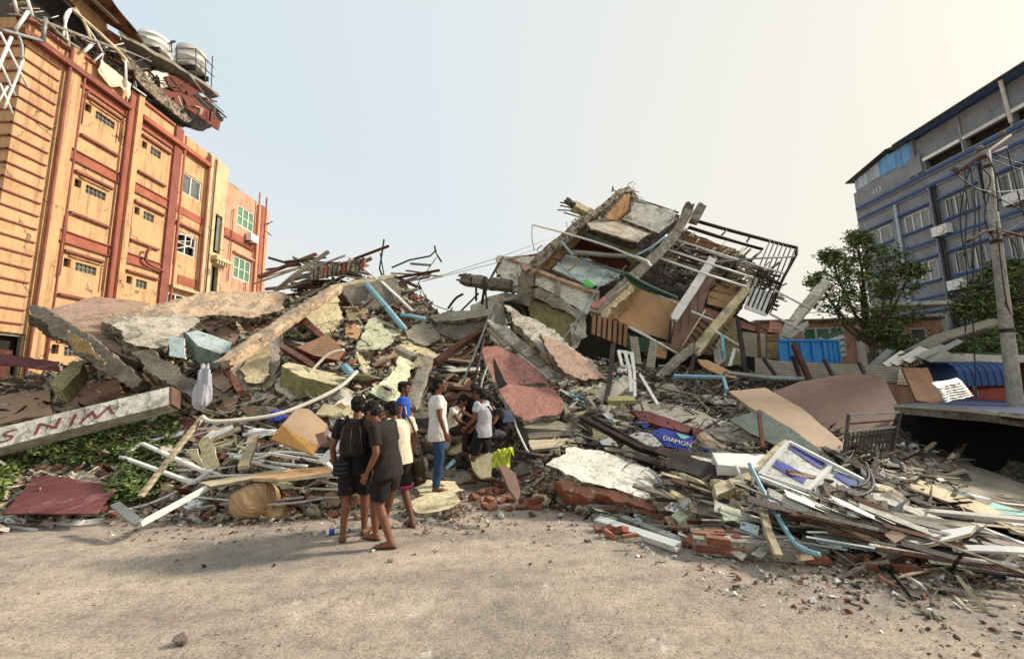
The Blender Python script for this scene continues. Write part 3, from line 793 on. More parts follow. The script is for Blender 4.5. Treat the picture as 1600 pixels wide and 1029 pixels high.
for k in range(5):
    o_ = k * 7
    b_('rafter', MB().bar(PX(112 + o_, -30, -17.3), PX(180 + o_ * .7, 34 + k * 2, -17.2), .06, .08), ('metal_white' if k % 2 else 'timber_grey'))
hslab('fallen_roof_slab', [(190, 66, -17.2), (262, 92, -17), (322, 128, -17), (345, 158, -17), (330, 162, -17.6), (290, 120, -17.6), (238, 100, -17.8), (196, 78, -17.8)], ['concrete_dark', 'timber_grey'], .2)
hslab('hanging_sheet', [(226, 112), (262, 113), (278, 136), (236, 136), (222, 124)], 'sheet_white', .05, -17.5)
hslab('hanging_sheet', [(258, 120), (290, 118), (318, 142), (300, 150), (268, 140)], ['wood_red', 'wood_red'], .05, -17.4)
hslab('fallen_plaster', [(176, 74), (190, 76), (230, 118), (262, 150), (300, 188), (292, 192), (248, 158), (212, 122)], 'concrete_broken', .18, -17.1)
hslab('fallen_red_beam', [(232, 132), (300, 150), (345, 190), (342, 204), (290, 168), (236, 144)], ['wood_red', 'wood_red'], .1, -17.2)
for (q, m_, r_) in (([(57, 30), (170, 72), (196, 80)], 'timber_grey', .06), ([(0, 46), (34, 55), (66, 64)], 'metal_grey', .06), ([(67, 64), (71, 28)], 'metal_grey', .07), ([(98, 58), (104, 30), (112, 14), (101, 28), (108, 72)], 'metal_white', .04),
                    ([(117, 12), (132, 36), (142, 62)], 'timber_pale', .05), ([(117, 14), (148, 60), (160, 82)], 'metal_white', .04), ([(130, 82), (143, 70)], 'metal_white', .06), ([(147, 96), (160, 84)], 'metal_white', .03), ([(196, 92), (197, 136)], 'metal_white', .05),
                    ([(0, 50), (44, 138)], 'metal_white', .035), ([(-8, 80), (24, 150)], 'metal_white', .035), ([(18, 58), (-12, 128)], 'metal_white', .045), ([(36, 92), (26, 122), (6, 170)], 'metal_white', .04), ([(24, 46), (34, 70), (34, 94)], 'metal_grey', .045), ([(44, 18), (25, 46)], 'metal_white', .05),
                    ([(40, -10), (51, 26)], 'metal_white', .05), ([(20, -10), (27, 20)], 'metal_white', .045), ([(0, 130), (20, 178)], 'metal_white', .03), ([(-6, 165), (12, 135)], 'metal_white', .03), ([(70, 30), (100, 60), (124, 76)], 'timber_grey', .05), ([(112, 14), (175, 70), (200, 98)], 'timber_pale', .07),
                    ([(292, 112), (318, 146)], 'metal_grey', .05), ([(208, 136), (228, 150)], 'metal_white', .04), ([(278, 150), (286, 170)], 'metal_white', .03), ([(170, 68), (236, 96)], 'metal_grey', .03), ([(210, 54), (228, 58)], 'metal_dark', .03)):
    b_('bent_pipe', MB().tube(smoothpts([PX(x_, y_, -16.7) for x_, y_ in q], 3), r_, 6), m_, smooth=True)
rr = random.Random(5)
for k in range(150):       # tangled timbers and scraps caught on the top
    t_ = rr.random(); x_ = 10 + 330 * t_; y_ = 12 + 165 * t_ ** 1.05 + rr.uniform(-14, 10); L_ = rr.uniform(8, 34); a_ = rr.uniform(-.3, 1.9)
    b_('broken_timber', MB().bar(PX(x_, y_, -17.0 - rr.random() * .8), PX(x_ + L_ * math.cos(a_), y_ + L_ * math.sin(a_), -17 - rr.random() * .6), rr.uniform(.03, .14), rr.uniform(.02, .05)), rr.choice(['timber_grey', 'metal_dark', 'metal_rust', 'timber_pale', 'wood_red', 'sheet_grey', 'metal_dark']))
# a cloth left over the parapet
def drape(name, label, cat, base, u, drop, m_, w, h, parent=None, nx=28, nz_=14, amp=.07, seed=0):
    mb = MB(); u = Vector(u).normalized(); dn = Vector(drop).normalized(); nn = u.cross(dn).normalized()
    for j in range(nz_ + 1):
        for i in range(nx + 1):
            s_ = i / nx; t_ = j / nz_
            off = nn * amp * (math.sin(s_ * 17 + 6 * noise.noise(Vector((s_ * 4, t_ * 1.5, seed + 7))) + seed) * .35 + noise.noise(Vector((s_ * 6, t_ * 2, seed))) * 1.3) * (.4 + t_)
            hh = h * (.9 + .5 * noise.noise(Vector((s_ * 2.2, 0, seed + 4))) - .25 * abs(s_ - .5))
            mb.v.append(Vector(base) + u * (w * s_) + dn * (hh * t_) + off)
    for j in range(nz_):
        for i in range(nx):
            a = j * (nx + 1) + i; mb.f.append((a, a + 1, a + nx + 2, a + nx + 1)); mb.m.append(0)
    return build(name, mb, m_, parent=parent, label=label, cat=cat, smooth=True)
drape('draped_cloth', 'pale cloth hanging over the parapet of the orange building', 'cloth', ml(14.9, 15.45, -.25), (0, 1, 0), (0, 0, -1), 'cloth_cream', 1.35, .85, seed=2)
def tank(px, py, X, r_, h, label):
    c = PX(px, py, X); t = thing('water_tank', label, 'water tank', c)
    build('tank_body', MB().loft([(c + Vector((0, 0, z)), (q, 0, 0), (0, q, 0)) for z, q in ((0, r_ * .96), (.05, r_), (h * .33, r_), (h * .34, r_ * 1.04), (h * .37, r_ * 1.04), (h * .38, r_), (h * .66, r_), (h * .67, r_ * 1.04), (h * .7, r_ * 1.04), (h * .71, r_), (h * .88, r_ * .98), (h, r_ * .55))], 28), 'tank_white', parent=t, smooth=True)
    build('tank_lid', MB().loft([(c + Vector((0, 0, h)), (r_ * .3, 0, 0), (0, r_ * .3, 0)), (c + Vector((0, 0, h + .08)), (r_ * .28, 0, 0), (0, r_ * .28, 0))], 20), 'tank_white', parent=t)
    for s_ in (-1, 1): build('tank_support', MB().box(c + Vector((-r_, s_ * r_ * .6 - .06, -.25)), c + Vector((r_, s_ * r_ * .6 + .06, 0))), 'metal_dark', parent=t)
tank(297, 112, -18.0, .72, 1.35, 'stained white water tank inside a rail on the wrecked roof, right of two')
tank(240, 86, -18.2, .72, .95, 'pale water tank on the wrecked roof, left of two')
rl = thing('roof_railing', 'thin dark railing around the water tank on the wrecked roof', 'railing', PX(312, 122, -17.2))
for q in ([(276, 76), (306, 76), (334, 106)], [(276, 92), (302, 92), (334, 120)]): build('rail', MB().tube([PX(*p, -17.1) for p in q], .025, 6), 'metal_dark', parent=rl)
for q in ([(276, 72), (276, 110)], [(306, 76), (306, 118)], [(321, 92), (321, 130)], [(332, 88), (330, 136)]): build('rail_post', MB().tube([PX(*p, -17.1) for p in q], .025, 6), 'metal_dark', parent=rl)
build('dish_antenna', MB().loft([(PX(268, 66, -17.4), (.22, 0, 0), (0, .1, .2)), (PX(268, 67, -17.3), (.05, 0, 0), (0, .02, .05))], 14).tube([PX(268, 66, -17.4), PX(268, 82, -17.4)], .03, 6), 'metal_dark', label='small dark antenna between the two water tanks', cat='antenna')
for k, q in enumerate(([(411, 352), (426, 346)], [(411, 358), (424, 368)], [(411, 352), (420, 350)])):
    b_('rebar', MB().tube([PX(411, q[0][1], -17), P(q[1][0], q[1][1], 26.5)], .03, 5), 'metal_dark')

# --- right: the slate blue hostel
RX = 23.0
def mr_(a, z, d): return Vector((RX + d, a, z))
blk = thing('grey_building', 'dark grey four storey building with blue trim and white windows on the right', 'building', (RX, 20, 0))
g_ = lambda n_, mb, m, **k: build(n_, mb, m, parent=blk, **k)
wins = [(23.35, 24.8), (21.1, 22.5), (18.85, 20.25), (16.55, 17.95), (14.3, 15.7)]
holes = []
for (a0, a1) in wins:
    for z0, z1 in ((10.0, 11.0), (7.0, 8.1), (4.15, 5.15), (1.3, 2.3)): holes.append((a0, a1, z0, z1))
g_('wall', facade(mr_, 13.6, 25.25, 0, 12.9, holes, .2), 'slate_wall')
g_('wall', facade(mr_, 13.6, 21.2, 12.9, 15.0, [(13.8, 16.9, 13.05, 13.62), (17.05, 18.85, 13.05, 13.62), (19.0, 20.85, 13.05, 13.62)], .3), 'slate_wall')
g_('wall', facade(mr_, 21.2, 25.25, 12.9, 14.1, [], .2), 'slate_wall')
g_('wall', MB().box((RX + .02, 25.25, 0), (RX + 12, 25.5, 14.0)), 'slate_wall')
g_('interior', MB().box((RX + .35, 13.6, 0), (RX + 12, 25.2, 13.9)), 'interior_dark')  # solid block whose dark colour stands for the unlit rooms
g_('roof_sheet', MB().hexa([(RX - .75, 13.3, 15.0), (RX - .75, 21.6, 15.0), (RX + 9, 21.6, 17), (RX + 9, 13.3, 17), (RX - .75, 13.3, 15.14), (RX - .75, 21.6, 15.14), (RX + 9, 21.6, 17.1), (RX + 9, 13.3, 17.1)]), 'trim_blue')
g_('gutter', MB().tube([(RX - .8, 13.3, 15.02), (RX - .8, 21.65, 15.02)], .07), 'metal_dark')
g_('roof_sheet', MB().hexa([(RX - .35, 21.3, 15.05), (RX - .35, 22.6, 15.3), (RX + 6, 22.6, 15.6), (RX + 6, 21.3, 15.4), (RX - .35, 21.3, 15.12), (RX - .35, 22.6, 15.38), (RX + 6, 22.6, 15.7), (RX + 6, 21.3, 15.5)]), 'metal_dark')
g_('roof_sheet', MB().hexa([(RX - .35, 22.55, 15.3), (RX - .35, 25.6, 14.75), (RX + 6, 25.6, 15.0), (RX + 6, 22.55, 15.6), (RX - .35, 22.55, 15.38), (RX - .35, 25.6, 14.83), (RX + 6, 25.6, 15.1), (RX + 6, 22.55, 15.7)]), 'metal_dark')
mat('sheet_blue', lin('6b9fd0', .9), var=.2, bump=.1, rough=.5); mat('sheet_palegrey', 'a9b6bf', var=.2, bump=.1, rough=.5)
for k in range(26):                               # corrugated wall under the roof
    a = 21.35 + k * .15
    zt = 15.2 - max(0, a - 22.6) * .19 if a > 22.6 else 15.1
    g_('corrugated_strip', MB().box((RX - .05, a, 14.1 if a > 22.2 else 13.9), (RX + (.03 if k % 2 else -.02), a + .135, zt)), 'sheet_blue' if a < 23.4 else 'sheet_palegrey')
g_('post', fbox(mr_, 21.22, 21.34, 12.9, 15.1, -.1, .05), 'slate_wall')
g_('box_window', fbox(mr_, 20.95, 21.75, 13.05, 14.1, -.12, -.02), 'slate_wall')
for z, h, pr in ((12.72, .16, .18), (12.0, .14, .14), (9.0, .13, .14), (6.0, .13, .14), (3.1, .13, .14)):
    g_('band', fbox(mr_, 13.6, 25.3, z, z + h, -pr, .05), 'trim_blue')
    g_('band', fbox(mr_, 13.6, 25.3, z - .1, z - .01, -pr * .6, .05), 'slate_wall')
for (a0, a1) in ((13.8, 16.9), (17.05, 18.85), (19.0, 20.85)):
    g_('awning_board', fbox(mr_, a0, a1, 13.55, 13.72, -.12, -.04), 'metal_white')
for a in (16.95, 18.95, 15.6): g_('post', fbox(mr_, a - .04, a + .04, 12.88, 15.0, -.06, .02), 'metal_grey')
g_('post', MB().tube([(RX - .6, 16.55, 12.9), (RX - .7, 16.55, 15.0)], .07), 'sheet_white')
for (a0, a1) in wins:
    for z0, z1 in ((10.0, 11.0), (7.0, 8.1), (4.15, 5.15), (1.3, 2.3)):
        window(blk, mr_, a0, a1, z0, z1, 2 if a0 > 23 else 3, sill='trim_blue', bars=6 if (a0 < 21 and z0 < 11) else 0)
        g_('lintel', fbox(mr_, a0 - .2, a1 + .2, z1 + .1, z1 + .2, -.16, .02), 'trim_blue')
for a, m_ in ((22.75, 'sheet_palegrey'), (20.65, 'metal_dark'), (20.5, 'metal_dark'), (18.4, 'metal_dark'), (18.25, 'metal_dark'), (20.8, 'slate_wall')):
    g_('drainpipe', MB().tube([(RX - .12, a, 0), (RX - .12, a, 12 if a < 22 else 11.9)], .05 if a < 22 else .08, 8), m_, smooth=True)
for a, z in ((20.2, 9.15), (19.9, 6.15), (17.0, 9.4)): aircon(blk, mr_, a - .9 + .7, z)
def text(name, s, size, mtx, m_, parent=None, ext=.012, label=None, cat=None):
    cu = bpy.data.curves.new('t', 'FONT'); cu.body = s; cu.size = size; cu.extrude = ext; cu.align_x = 'CENTER'; cu.align_y = 'CENTER'; cu.resolution_u = 3
    o = bpy.data.objects.new('t', cu); COL.objects.link(o); bpy.context.view_layer.update()
    me = bpy.data.meshes.new_from_object(o.evaluated_get(bpy.context.evaluated_depsgraph_get()))
    bpy.data.objects.remove(o)
    mb = MB(); mb.v = [mtx @ v.co for v in me.vertices]; mb.f = [tuple(p.vertices) for p in me.polygons]; mb.m = [0] * len(mb.f)
    return build(name, mb, m_, parent=parent, label=label, cat=cat)
mx_ = Matrix(((0, 0, -1, RX - .03), (-1, 0, 0, 23.8), (0, 1, 0, 13.35), (0, 0, 0, 1)))
text('number', '113', .42, mx_, 'frame_white', parent=blk)

# --- pink shop in front of it
pk = thing('pink_shop', 'low pink building with green windows behind the leafy tree', 'building', (17, 20, 0))
def mp_(a, z, d): return Vector((a, 20 + d, z))
k_ = lambda n_, mb, m, **k: build(n_, mb, m, parent=pk, **k)
k_('wall', facade(mp_, 12.2, 21.5, 0, 4.6, [(12.9, 14.0, 2.6, 4.3), (14.5, 16.6, 2.9, 4.35), (17.6, 19.6, 2.6, 4.2), (19.9, 20.7, 2.6, 4.2)], .2), 'wall_pink')
window(pk, mp_, 12.9, 14.0, 2.6, 4.3, 2, pm='glass_green'); window(pk, mp_, 14.5, 16.6, 2.9, 4.35, 3, pm='glass_green', fw=.09); window(pk, mp_, 17.6, 19.6, 2.6, 4.2, 3, pm='glass_green', fw=.09); window(pk, mp_, 19.9, 20.7, 2.6, 4.2, 1)
k_('interior', MB().box((12.3, 20.3, 0), (21.4, 22.5, 4.5)), 'interior_dark')
for k in range(16): k_('railing_bar', MB().box((17.4 + k * .16, 19.75, 2.2), (17.43 + k * .16, 19.78, 3.0)), 'metal_dark')
k_('column', MB().box((17.1, 19.8, 0), (17.35, 20.05, 4.5)), 'frame_white')
k_('canopy', MB().hexa([(17.3, 18.6, 5.1), (21.2, 18.6, 5.15), (21.2, 20.6, 5.2), (17.3, 20.6, 5.15), (17.3, 18.6, 5.28), (21.2, 18.6, 5.33), (21.2, 20.6, 5.38), (17.3, 20.6, 5.32)]), 'plaster_white')
k_('roof', MB().box((12.1, 19.8, 4.62), (21.5, 22.6, 4.75)), 'concrete_dark')

# ------------------------------------------------------------------ the tilted wreck in the middle
BC = P(1020, 560, 13.5)
wreck = thing('collapsed_building', 'tilted concrete remains of a collapsed building, its rooms torn open, highest thing on the rubble', 'collapsed building', BC)
def hs(n_, q, m_, th=.15, ragged=.04, Y=None, seg=.09, **k):
    if isinstance(m_, str): m_ = [m_, 'concrete_broken']
    return slab(n_, None, None, q, m_, th, Y, 0, ragged, parent=wreck, seg=seg, **k)
def hb(n_, q, m_, w=.3, t=.3, up=(0, -1, .3), **k):
    p = [P(*a) for a in q]; mb = MB()
    for a, b in zip(p[:-1], p[1:]): mb.beam(a, b, w, t, up)
    return build(n_, mb, m_, parent=wreck)
def hr(n_, q, m_, r_=.03, smooth_=False, n=6):
    p = [P(*a) for a in q]
    return build(n_, MB().tube(smoothpts(p) if smooth_ else p, r_, n), m_, parent=wreck, smooth=True)
# back walls of the rooms, and a backing core coloured dark for their shade
hs('dark_back_panel', [(846, 392, 14.9), (905, 345, 15.2), (985, 305, 15.6), (1058, 332, 15.8), (1064, 362, 15.8), (1150, 396, 15.6), (1165, 470, 15), (1120, 560, 14.2), (1020, 580, 14.2), (930, 540, 14.2), (850, 490, 14.4), (815, 455, 14.4)], 'interior_grey', .3)
hs('rear_core', [(800, 470, 14.2), (900, 440, 14.6), (1100, 470, 14.6), (1215, 520, 14), (1225, 605, 13.4), (1000, 625, 13.2), (860, 600, 13.2), (800, 540, 13.4)], 'interior_dark', .4)  # added backing, shade of the depth put into its colour
# top room: ochre end wall, pale back wall, light floor
hs('room_wall', [(943, 339, 13.8), (978, 304, 13.9), (983, 303, 14.2), (981, 334, 14.6), (968, 347, 14.4)], 'plaster_orange', .1, .02)
hs('room_wall', [(985, 334, 14.5), (990, 309, 14.5), (1050, 331, 14.6), (1058, 342, 14.4), (1031, 362, 14.0), (972, 343, 14.3)], 'plaster_white', .12, .02)
hs('floor_slab', [(917, 350, 13.2), (942, 338, 13.9), (972, 345, 14.3), (1031, 361, 14.2), (1012, 364, 13.6), (996, 381, 13.0), (955, 367, 12.9), (924, 354, 12.9)], 'concrete', .06, .01)
hs('slab_edge', [(922, 352, 12.92), (958, 366, 12.9), (998, 380, 12.98), (996, 386, 12.98), (956, 373, 12.9), (922, 358, 12.9)], 'concrete_dark', .3, .02)
hb('edge_beam', [(986, 300, 13.9), (991, 312, 13.9), (984, 336, 13.9)], 'concrete', .2, .25)
# second room: sage wall, maroon depth
hs('room_wall', [(914, 354, 13.5), (973, 380, 13.6), (975, 396, 13.5), (910, 373, 13.4)], 'plaster_sage', .1, .02)
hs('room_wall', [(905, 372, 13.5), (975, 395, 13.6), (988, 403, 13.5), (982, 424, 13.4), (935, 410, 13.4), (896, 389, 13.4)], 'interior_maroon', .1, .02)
hs('room_wall', [(972, 383, 13.4), (1000, 391, 13.4), (990, 412, 13.3), (974, 400, 13.3)], 'plaster_olive', .1, .02)
# third: pale blue floor and the cement parapet under it
hs('floor_slab', [(862, 421, 12.9), (885, 396, 13.4), (930, 408, 13.5), (974, 421, 13.5), (965, 434, 13.1), (942, 447, 12.8), (926, 447, 12.75)], 'plaster_blue', .1, .02)
hs('parapet_wall', [(838, 423, 12.6), (874, 437, 12.55), (936, 459, 12.5), (932, 474, 12.4), (917, 492, 12.3), (875, 462, 12.35), (836, 446, 12.5)], 'plaster_white', .14, .03)
hb('parapet_top', [(838, 423, 12.5), (875, 437, 12.45), (935, 458, 12.4)], 'tile_pink', .12, .12)
hb('parapet_rib', [(873, 438, 12.45), (871, 463, 12.35)], 'concrete', .16, .1)
hs('slab_edge', [(829, 453, 12.4), (842, 449, 12.45), (882, 470, 12.35), (916, 492, 12.2), (912, 503, 12.2), (873, 482, 12.3), (828, 462, 12.4)], 'concrete', .35, .05)
hs('room_wall', [(829, 464, 12.5), (874, 485, 12.45), (912, 500, 12.4), (903, 520, 12.3), (886, 545, 12.3), (850, 510, 12.4), (828, 492, 12.45)], 'plaster_olive', .12, .03)
hs('room_wall', [(890, 505, 12.2), (914, 500, 12.2), (918, 525, 12.1), (896, 545, 12.1)], 'concrete_pale', .1, .04)
# left rim of broken wall and its inner face
hs('inner_wall', [(840, 420, 12.8), (863, 422, 13.0), (893, 388, 13.3), (912, 371, 13.5), (913, 352, 13.3), (895, 365, 12.9), (860, 395, 12.6)], 'plaster_ochre', .15, .04)
hb('rim_beam', [(822, 431, 12.4), (842, 409, 12.5), (862, 390, 12.6), (886, 372, 12.7), (905, 353, 12.8), (914, 345, 12.9)], 'concrete_broken', .36, .3)
hb('rim_beam', [(912, 346, 13.0), (932, 334, 13.2), (955, 315, 13.4), (968, 303, 13.6), (985, 299, 13.8)], 'concrete_broken', .22, .3)
hb('broken_column', [(820, 428, 12.4), (823, 450, 12.4), (818, 475, 12.4)], 'concrete_dark', .5, .45)
hs('tile_patch', [(816, 409, 12.2), (824, 414, 12.2), (831, 417, 12.2), (820, 424, 12.1), (815, 416, 12.1)], 'tile_pink', .1, .03)
# short stub with bare bars at the upper left
hb('beam_stub', [(896, 322, 13.1), (918, 333, 13.3), (934, 343, 13.5)], 'plaster_cream', .26, .34)
hb('broken_end', [(884, 312, 13.0), (892, 318, 13.0), (898, 319, 13.1)], 'concrete_dark', .18, .16)
for k, q in enumerate(([(875, 316, 13), (894, 320, 13)], [(875, 321, 13), (895, 325, 13)], [(871, 328, 13), (895, 329, 13)], [(881, 332, 12.9), (912, 341, 13), (918, 348, 13)], [(957, 291, 13.6), (959, 298, 13.6), (972, 301, 13.7)], [(956, 300, 13.6), (958, 292, 13.6)])): hr('rebar', q, 'metal_rust', .022)
# the long second beam
hb('long_beam', [(926, 490, 11.7), (950, 468, 11.8), (990, 432, 12.1), (1030, 395, 12.4), (1058, 362, 12.7), (1076, 330, 12.9)], 'concrete', .3, .3)
hb('long_beam', [(1084, 346, 13.2), (1096, 322, 13.3)], 'concrete', .3, .3)
hb('beam_end', [(1072, 336, 12.9), (1076, 322, 12.9)], 'concrete_dark', .3, .3)
hs('tile_patch', [(922, 478, 11.55), (950, 459, 11.7), (953, 464, 11.7), (934, 481, 11.5)], 'tile_red', .08, .02)
hs('inner_wall', [(934, 500, 11.9), (962, 478, 12.1), (1000, 440, 12.4), (1003, 450, 12.5), (985, 480, 12.3), (962, 498, 12.1)], 'plaster_ochre', .12, .03)
hs('torn_plaster', [(936, 478, 11.6), (980, 440, 11.8), (998, 432, 11.9), (990, 455, 11.9), (962, 480, 11.8), (945, 500, 11.7)], 'plaster_cream', .08, .08)
# peach wall, ribs, wood panel
hs('room_wall', [(960, 497, 12.3), (985, 465, 12.6), (1001, 450, 12.8), (1030, 455, 12.9), (1066, 471, 12.9), (1054, 500, 12.6), (1042, 531, 12.3), (1006, 519, 12.2), (981, 511, 12.2)], 'plywood_orange', .1, .015)
for k in range(7):
    x_ = 926 + k * 8.2
    hs('rib', [(x_, 489 + k * 2.6, 11.6), (x_ + 5.6, 491 + k * 2.6, 11.6), (x_ + 4, 523 + k * 3.2, 11.5), (x_ - 1.6, 521 + k * 3.2, 11.5)], ['wood_brown', 'wood_red'], .1, 0)
hs('green_panel', [(978, 520, 11.8), (1020, 532, 11.9), (1024, 552, 11.7), (982, 545, 11.7)], ['tarp_green', 'tarp_green'], .06, .02)
hs('side_wall', [(1000, 528, 12.1), (1044, 535, 12.1), (1040, 560, 11.8), (1008, 552, 11.8)], 'plaster_orange', .1, .03)
hs('wood_panel', [(1110, 418, 13.0), (1114, 430, 13.0), (1100, 481, 12.4), (1062, 553, 11.8), (1043, 538, 11.7), (1050, 500, 12.0), (1080, 455, 12.5)], ['plywood_dark', 'metal_grey'], .06, 0)
for k in range(4):
    hr('panel_seam', [(1056 + k * 12, 497 - k * 19, 12.0 + k * .2), (1048 + k * 14, 535 - k * 14, 11.72 + k * .12)], 'metal_dark', .012)
hb('metal_rim', [(1052, 498, 11.9), (1084, 450, 12.3), (1114, 403, 12.8)], 'metal_white', .26, .1)
hr('metal_rim_edge', [(1049, 502, 11.8), (1046, 535, 11.6)], 'metal_dark', .06)
hs('room_wall', [(1114, 436, 13.4), (1142, 440, 13.5), (1165, 450, 13.5), (1150, 470, 13.2), (1138, 482, 13.0), (1104, 475, 13.0)], 'plywood_orange', .1, .01)
hb('pale_beam', [(1082, 555, 11.4), (1105, 524, 11.7), (1140, 482, 12.2), (1166, 452, 12.6)], 'plaster_cream', .26, .2)
hs('beam_side', [(1087, 557, 11.5), (1108, 530, 11.8), (1143, 488, 12.3), (1168, 455, 12.7), (1160, 476, 12.6), (1120, 525, 12.1), (1096, 555, 11.7)], ['plaster_olive', 'plaster_olive'], .06, .01)
hb('pale_beam', [(1160, 462, 12.6), (1170, 448, 12.7), (1178, 436, 12.8)], 'concrete_pale', .26, .2)
hb('prop', [(1030, 590, 11.0), (1058, 562, 11.2), (1086, 541, 11.3)], 'concrete', .26, .12)
# louvred shutter and ladder-like frames
hs('shutter', [(1101, 483, 12.5), (1116, 500, 12.4), (1072, 556, 11.9), (1062, 548, 11.9)], ['wood_brown', 'wood_brown'], .04, 0)
for k in range(8):
    t_ = k / 7; hr('louvre', [(1100 - t_ * 34, 490 + t_ * 58, 12.4 - .5 * t_), (1113 - t_ * 40, 500 + t_ * 56, 12.35 - .5 * t_)], 'metal_dark', .018)
for q in ([(1102, 484, 12.4), (1060, 550, 11.8)], [(1116, 500, 12.3), (1072, 556, 11.8)]): hr('frame_bar', q, 'timber_pale', .03)
hs('shutter', [(1128, 500, 12.4), (1140, 510, 12.4), (1110, 556, 12.0), (1098, 552, 12.0)], ['wood_brown', 'wood_brown'], .04, 0)
for k in range(7):
    t_ = k / 6; hr('louvre', [(1126 - t_ * 24, 508 + t_ * 42, 12.3 - .4 * t_), (1136 - t_ * 25, 516 + t_ * 40, 12.3 - .4 * t_)], 'metal_dark', .018)
# red tin and grey boards on the right flank
hs('tin_sheet', [(1094, 478, 12.9), (1110, 482, 12.9), (1140, 495, 12.9), (1200, 515, 12.7), (1196, 522, 12.6), (1140, 508, 12.6), (1098, 490, 12.6)], ['tile_red', 'wood_red'], .05, .02)
hs('tin_sheet', [(1203, 500, 12.4), (1222, 505, 12.4), (1218, 520, 12.2), (1200, 518, 12.2)], ['tile_red', 'wood_red'], .05, .02)
hs('grey_board', [(1158, 518, 12.3), (1196, 521, 12.3), (1197, 560, 12.0), (1166, 556, 12.0)], ['timber_grey', 'timber_grey'], .06, .01)
hs('olive_board', [(1198, 521, 12.3), (1218, 523, 12.3), (1219, 560, 12.0), (1199, 560, 12.0)], ['plaster_ochre', 'plaster_ochre'], .06, .01)
for k in range(6): hr('board_batten', [(1199, 525 + k * 6, 12.2), (1218, 527 + k * 6, 12.2)], 'wood_brown', .02)
hs('side_wall', [(1120, 512, 12.5), (1150, 505, 12.6), (1162, 545, 12.2), (1160, 570, 12.0), (1120, 572, 12.0)], 'plaster_olive', .1, .04)
hs('side_wall', [(1112, 545, 12.1), (1128, 520, 12.1), (1134, 560, 11.9), (1120, 575, 11.8)], 'plaster_white', .08, .03)
# the bent balcony rails and grille
for q, r_, m_ in (([(1084, 344, 13.4), (1130, 357, 13.4), (1190, 373, 13.3), (1245, 387, 13.2)], .06, 'metal_dark'), ([(1076, 355, 13.2), (1120, 369, 13.2), (1192, 389, 13.1)], .06, 'metal_dark'),
                  ([(1245, 387, 13.2), (1244, 398, 13.1), (1225, 432, 12.9), (1214, 455, 12.7), (1198, 490, 12.4)], .05, 'metal_dark'),
                  ([(1126, 369, 13.3), (1135, 360, 13.3)], .03, 'metal_dark'), ([(1165, 381, 13.3), (1171, 371, 13.3)], .03, 'metal_dark'),
                  ([(1046, 371, 12.9), (1135, 400, 12.8), (1224, 427, 12.7)], .032, 'metal_white'), ([(1035, 387, 12.6), (1115, 414, 12.4), (1177, 434, 12.4)], .035, 'metal_white'),
                  ([(1025, 401, 12.4), (1090, 424, 12.3), (1168, 449, 12.2)], .038, 'metal_white'), ([(1203, 490, 12.3), (1257, 518, 12.2)], .035, 'metal_white'), ([(1210, 453, 12.5), (1267, 483, 12.4)], .03, 'metal_white'),
                  ([(1080, 486, 12.0), (1120, 503, 11.9)], .035, 'metal_white'), ([(1116, 516, 11.5), (1160, 543, 11.4)], .035, 'metal_white'), ([(1020, 458, 12.2), (1066, 477, 12.1)], .03, 'metal_white'),
                  ([(983, 511, 11.7), (1010, 525, 11.6), (1058, 552, 11.5)], .04, 'metal_white'), ([(1118, 409, 12.6), (1190, 403, 12.8), (1243, 401, 13)], .03, 'metal_grey'),
                  ([(1060, 385, 12.9), (1100, 392, 12.9), (1200, 425, 12.9)], .03, 'metal_grey'),
                  ([(1168, 470, 12.6), (1200, 480, 12.5), (1214, 484, 12.5)], .03, 'metal_dark'), ([(1184, 430, 12.8), (1218, 442, 12.8)], .03, 'metal_dark')): hr('rail', q, m_, r_)
for k in range(7):
    t_ = k / 6
    hr('grille_bar', [(1203 + 40 * t_, 377 + 11 * t_, 13.1), (1162 + 41 * t_, 474 + 16 * t_, 12.4)], 'metal_dark', .022)
for k in range(6):
    t_ = k / 6
    hs('grille_slat', [(1176 + 33 * t_, 447 + 12 * t_, 12.62), (1181 + 33 * t_, 449 + 12 * t_, 12.62), (1169 + 34 * t_, 484 + 12 * t_, 12.38), (1163 + 34 * t_, 481 + 12 * t_, 12.38)], ['metal_white', 'metal_white'], .03, 0)
for k in range(9): hr('roof_batten', [(1066 + k * 2, 366 + k * 3.2, 13.4), (1150 + k * 5, 390 + k * 3.6, 13.6)], 'wood_brown' if k < 5 else 'metal_rust', .03)
rw = random.Random(9)
for k in range(300):      # splintered timber and bars packed behind the rails
    x_ = rw.uniform(1035, 1200); y_ = 372 + (x_ - 1035) * .33 + rw.uniform(0, 70 if x_ < 1120 else 46); a_ = rw.choice([.33, .33, -.6, -.75]) + rw.uniform(-.2, .2); L_ = rw.uniform(10, 44)
    yy = 13.3 + rw.uniform(-.3, .6)
    hr('splinter', [(x_, y_, yy), (x_ + L_ * math.cos(a_), y_ + L_ * math.sin(a_), yy + rw.uniform(-.2, .3))], rw.choice(['timber_grey', 'metal_dark', 'metal_rust', 'timber_pale', 'metal_grey', 'concrete', 'metal_dark', 'timber_grey']), rw.uniform(.012, .045), n=4)
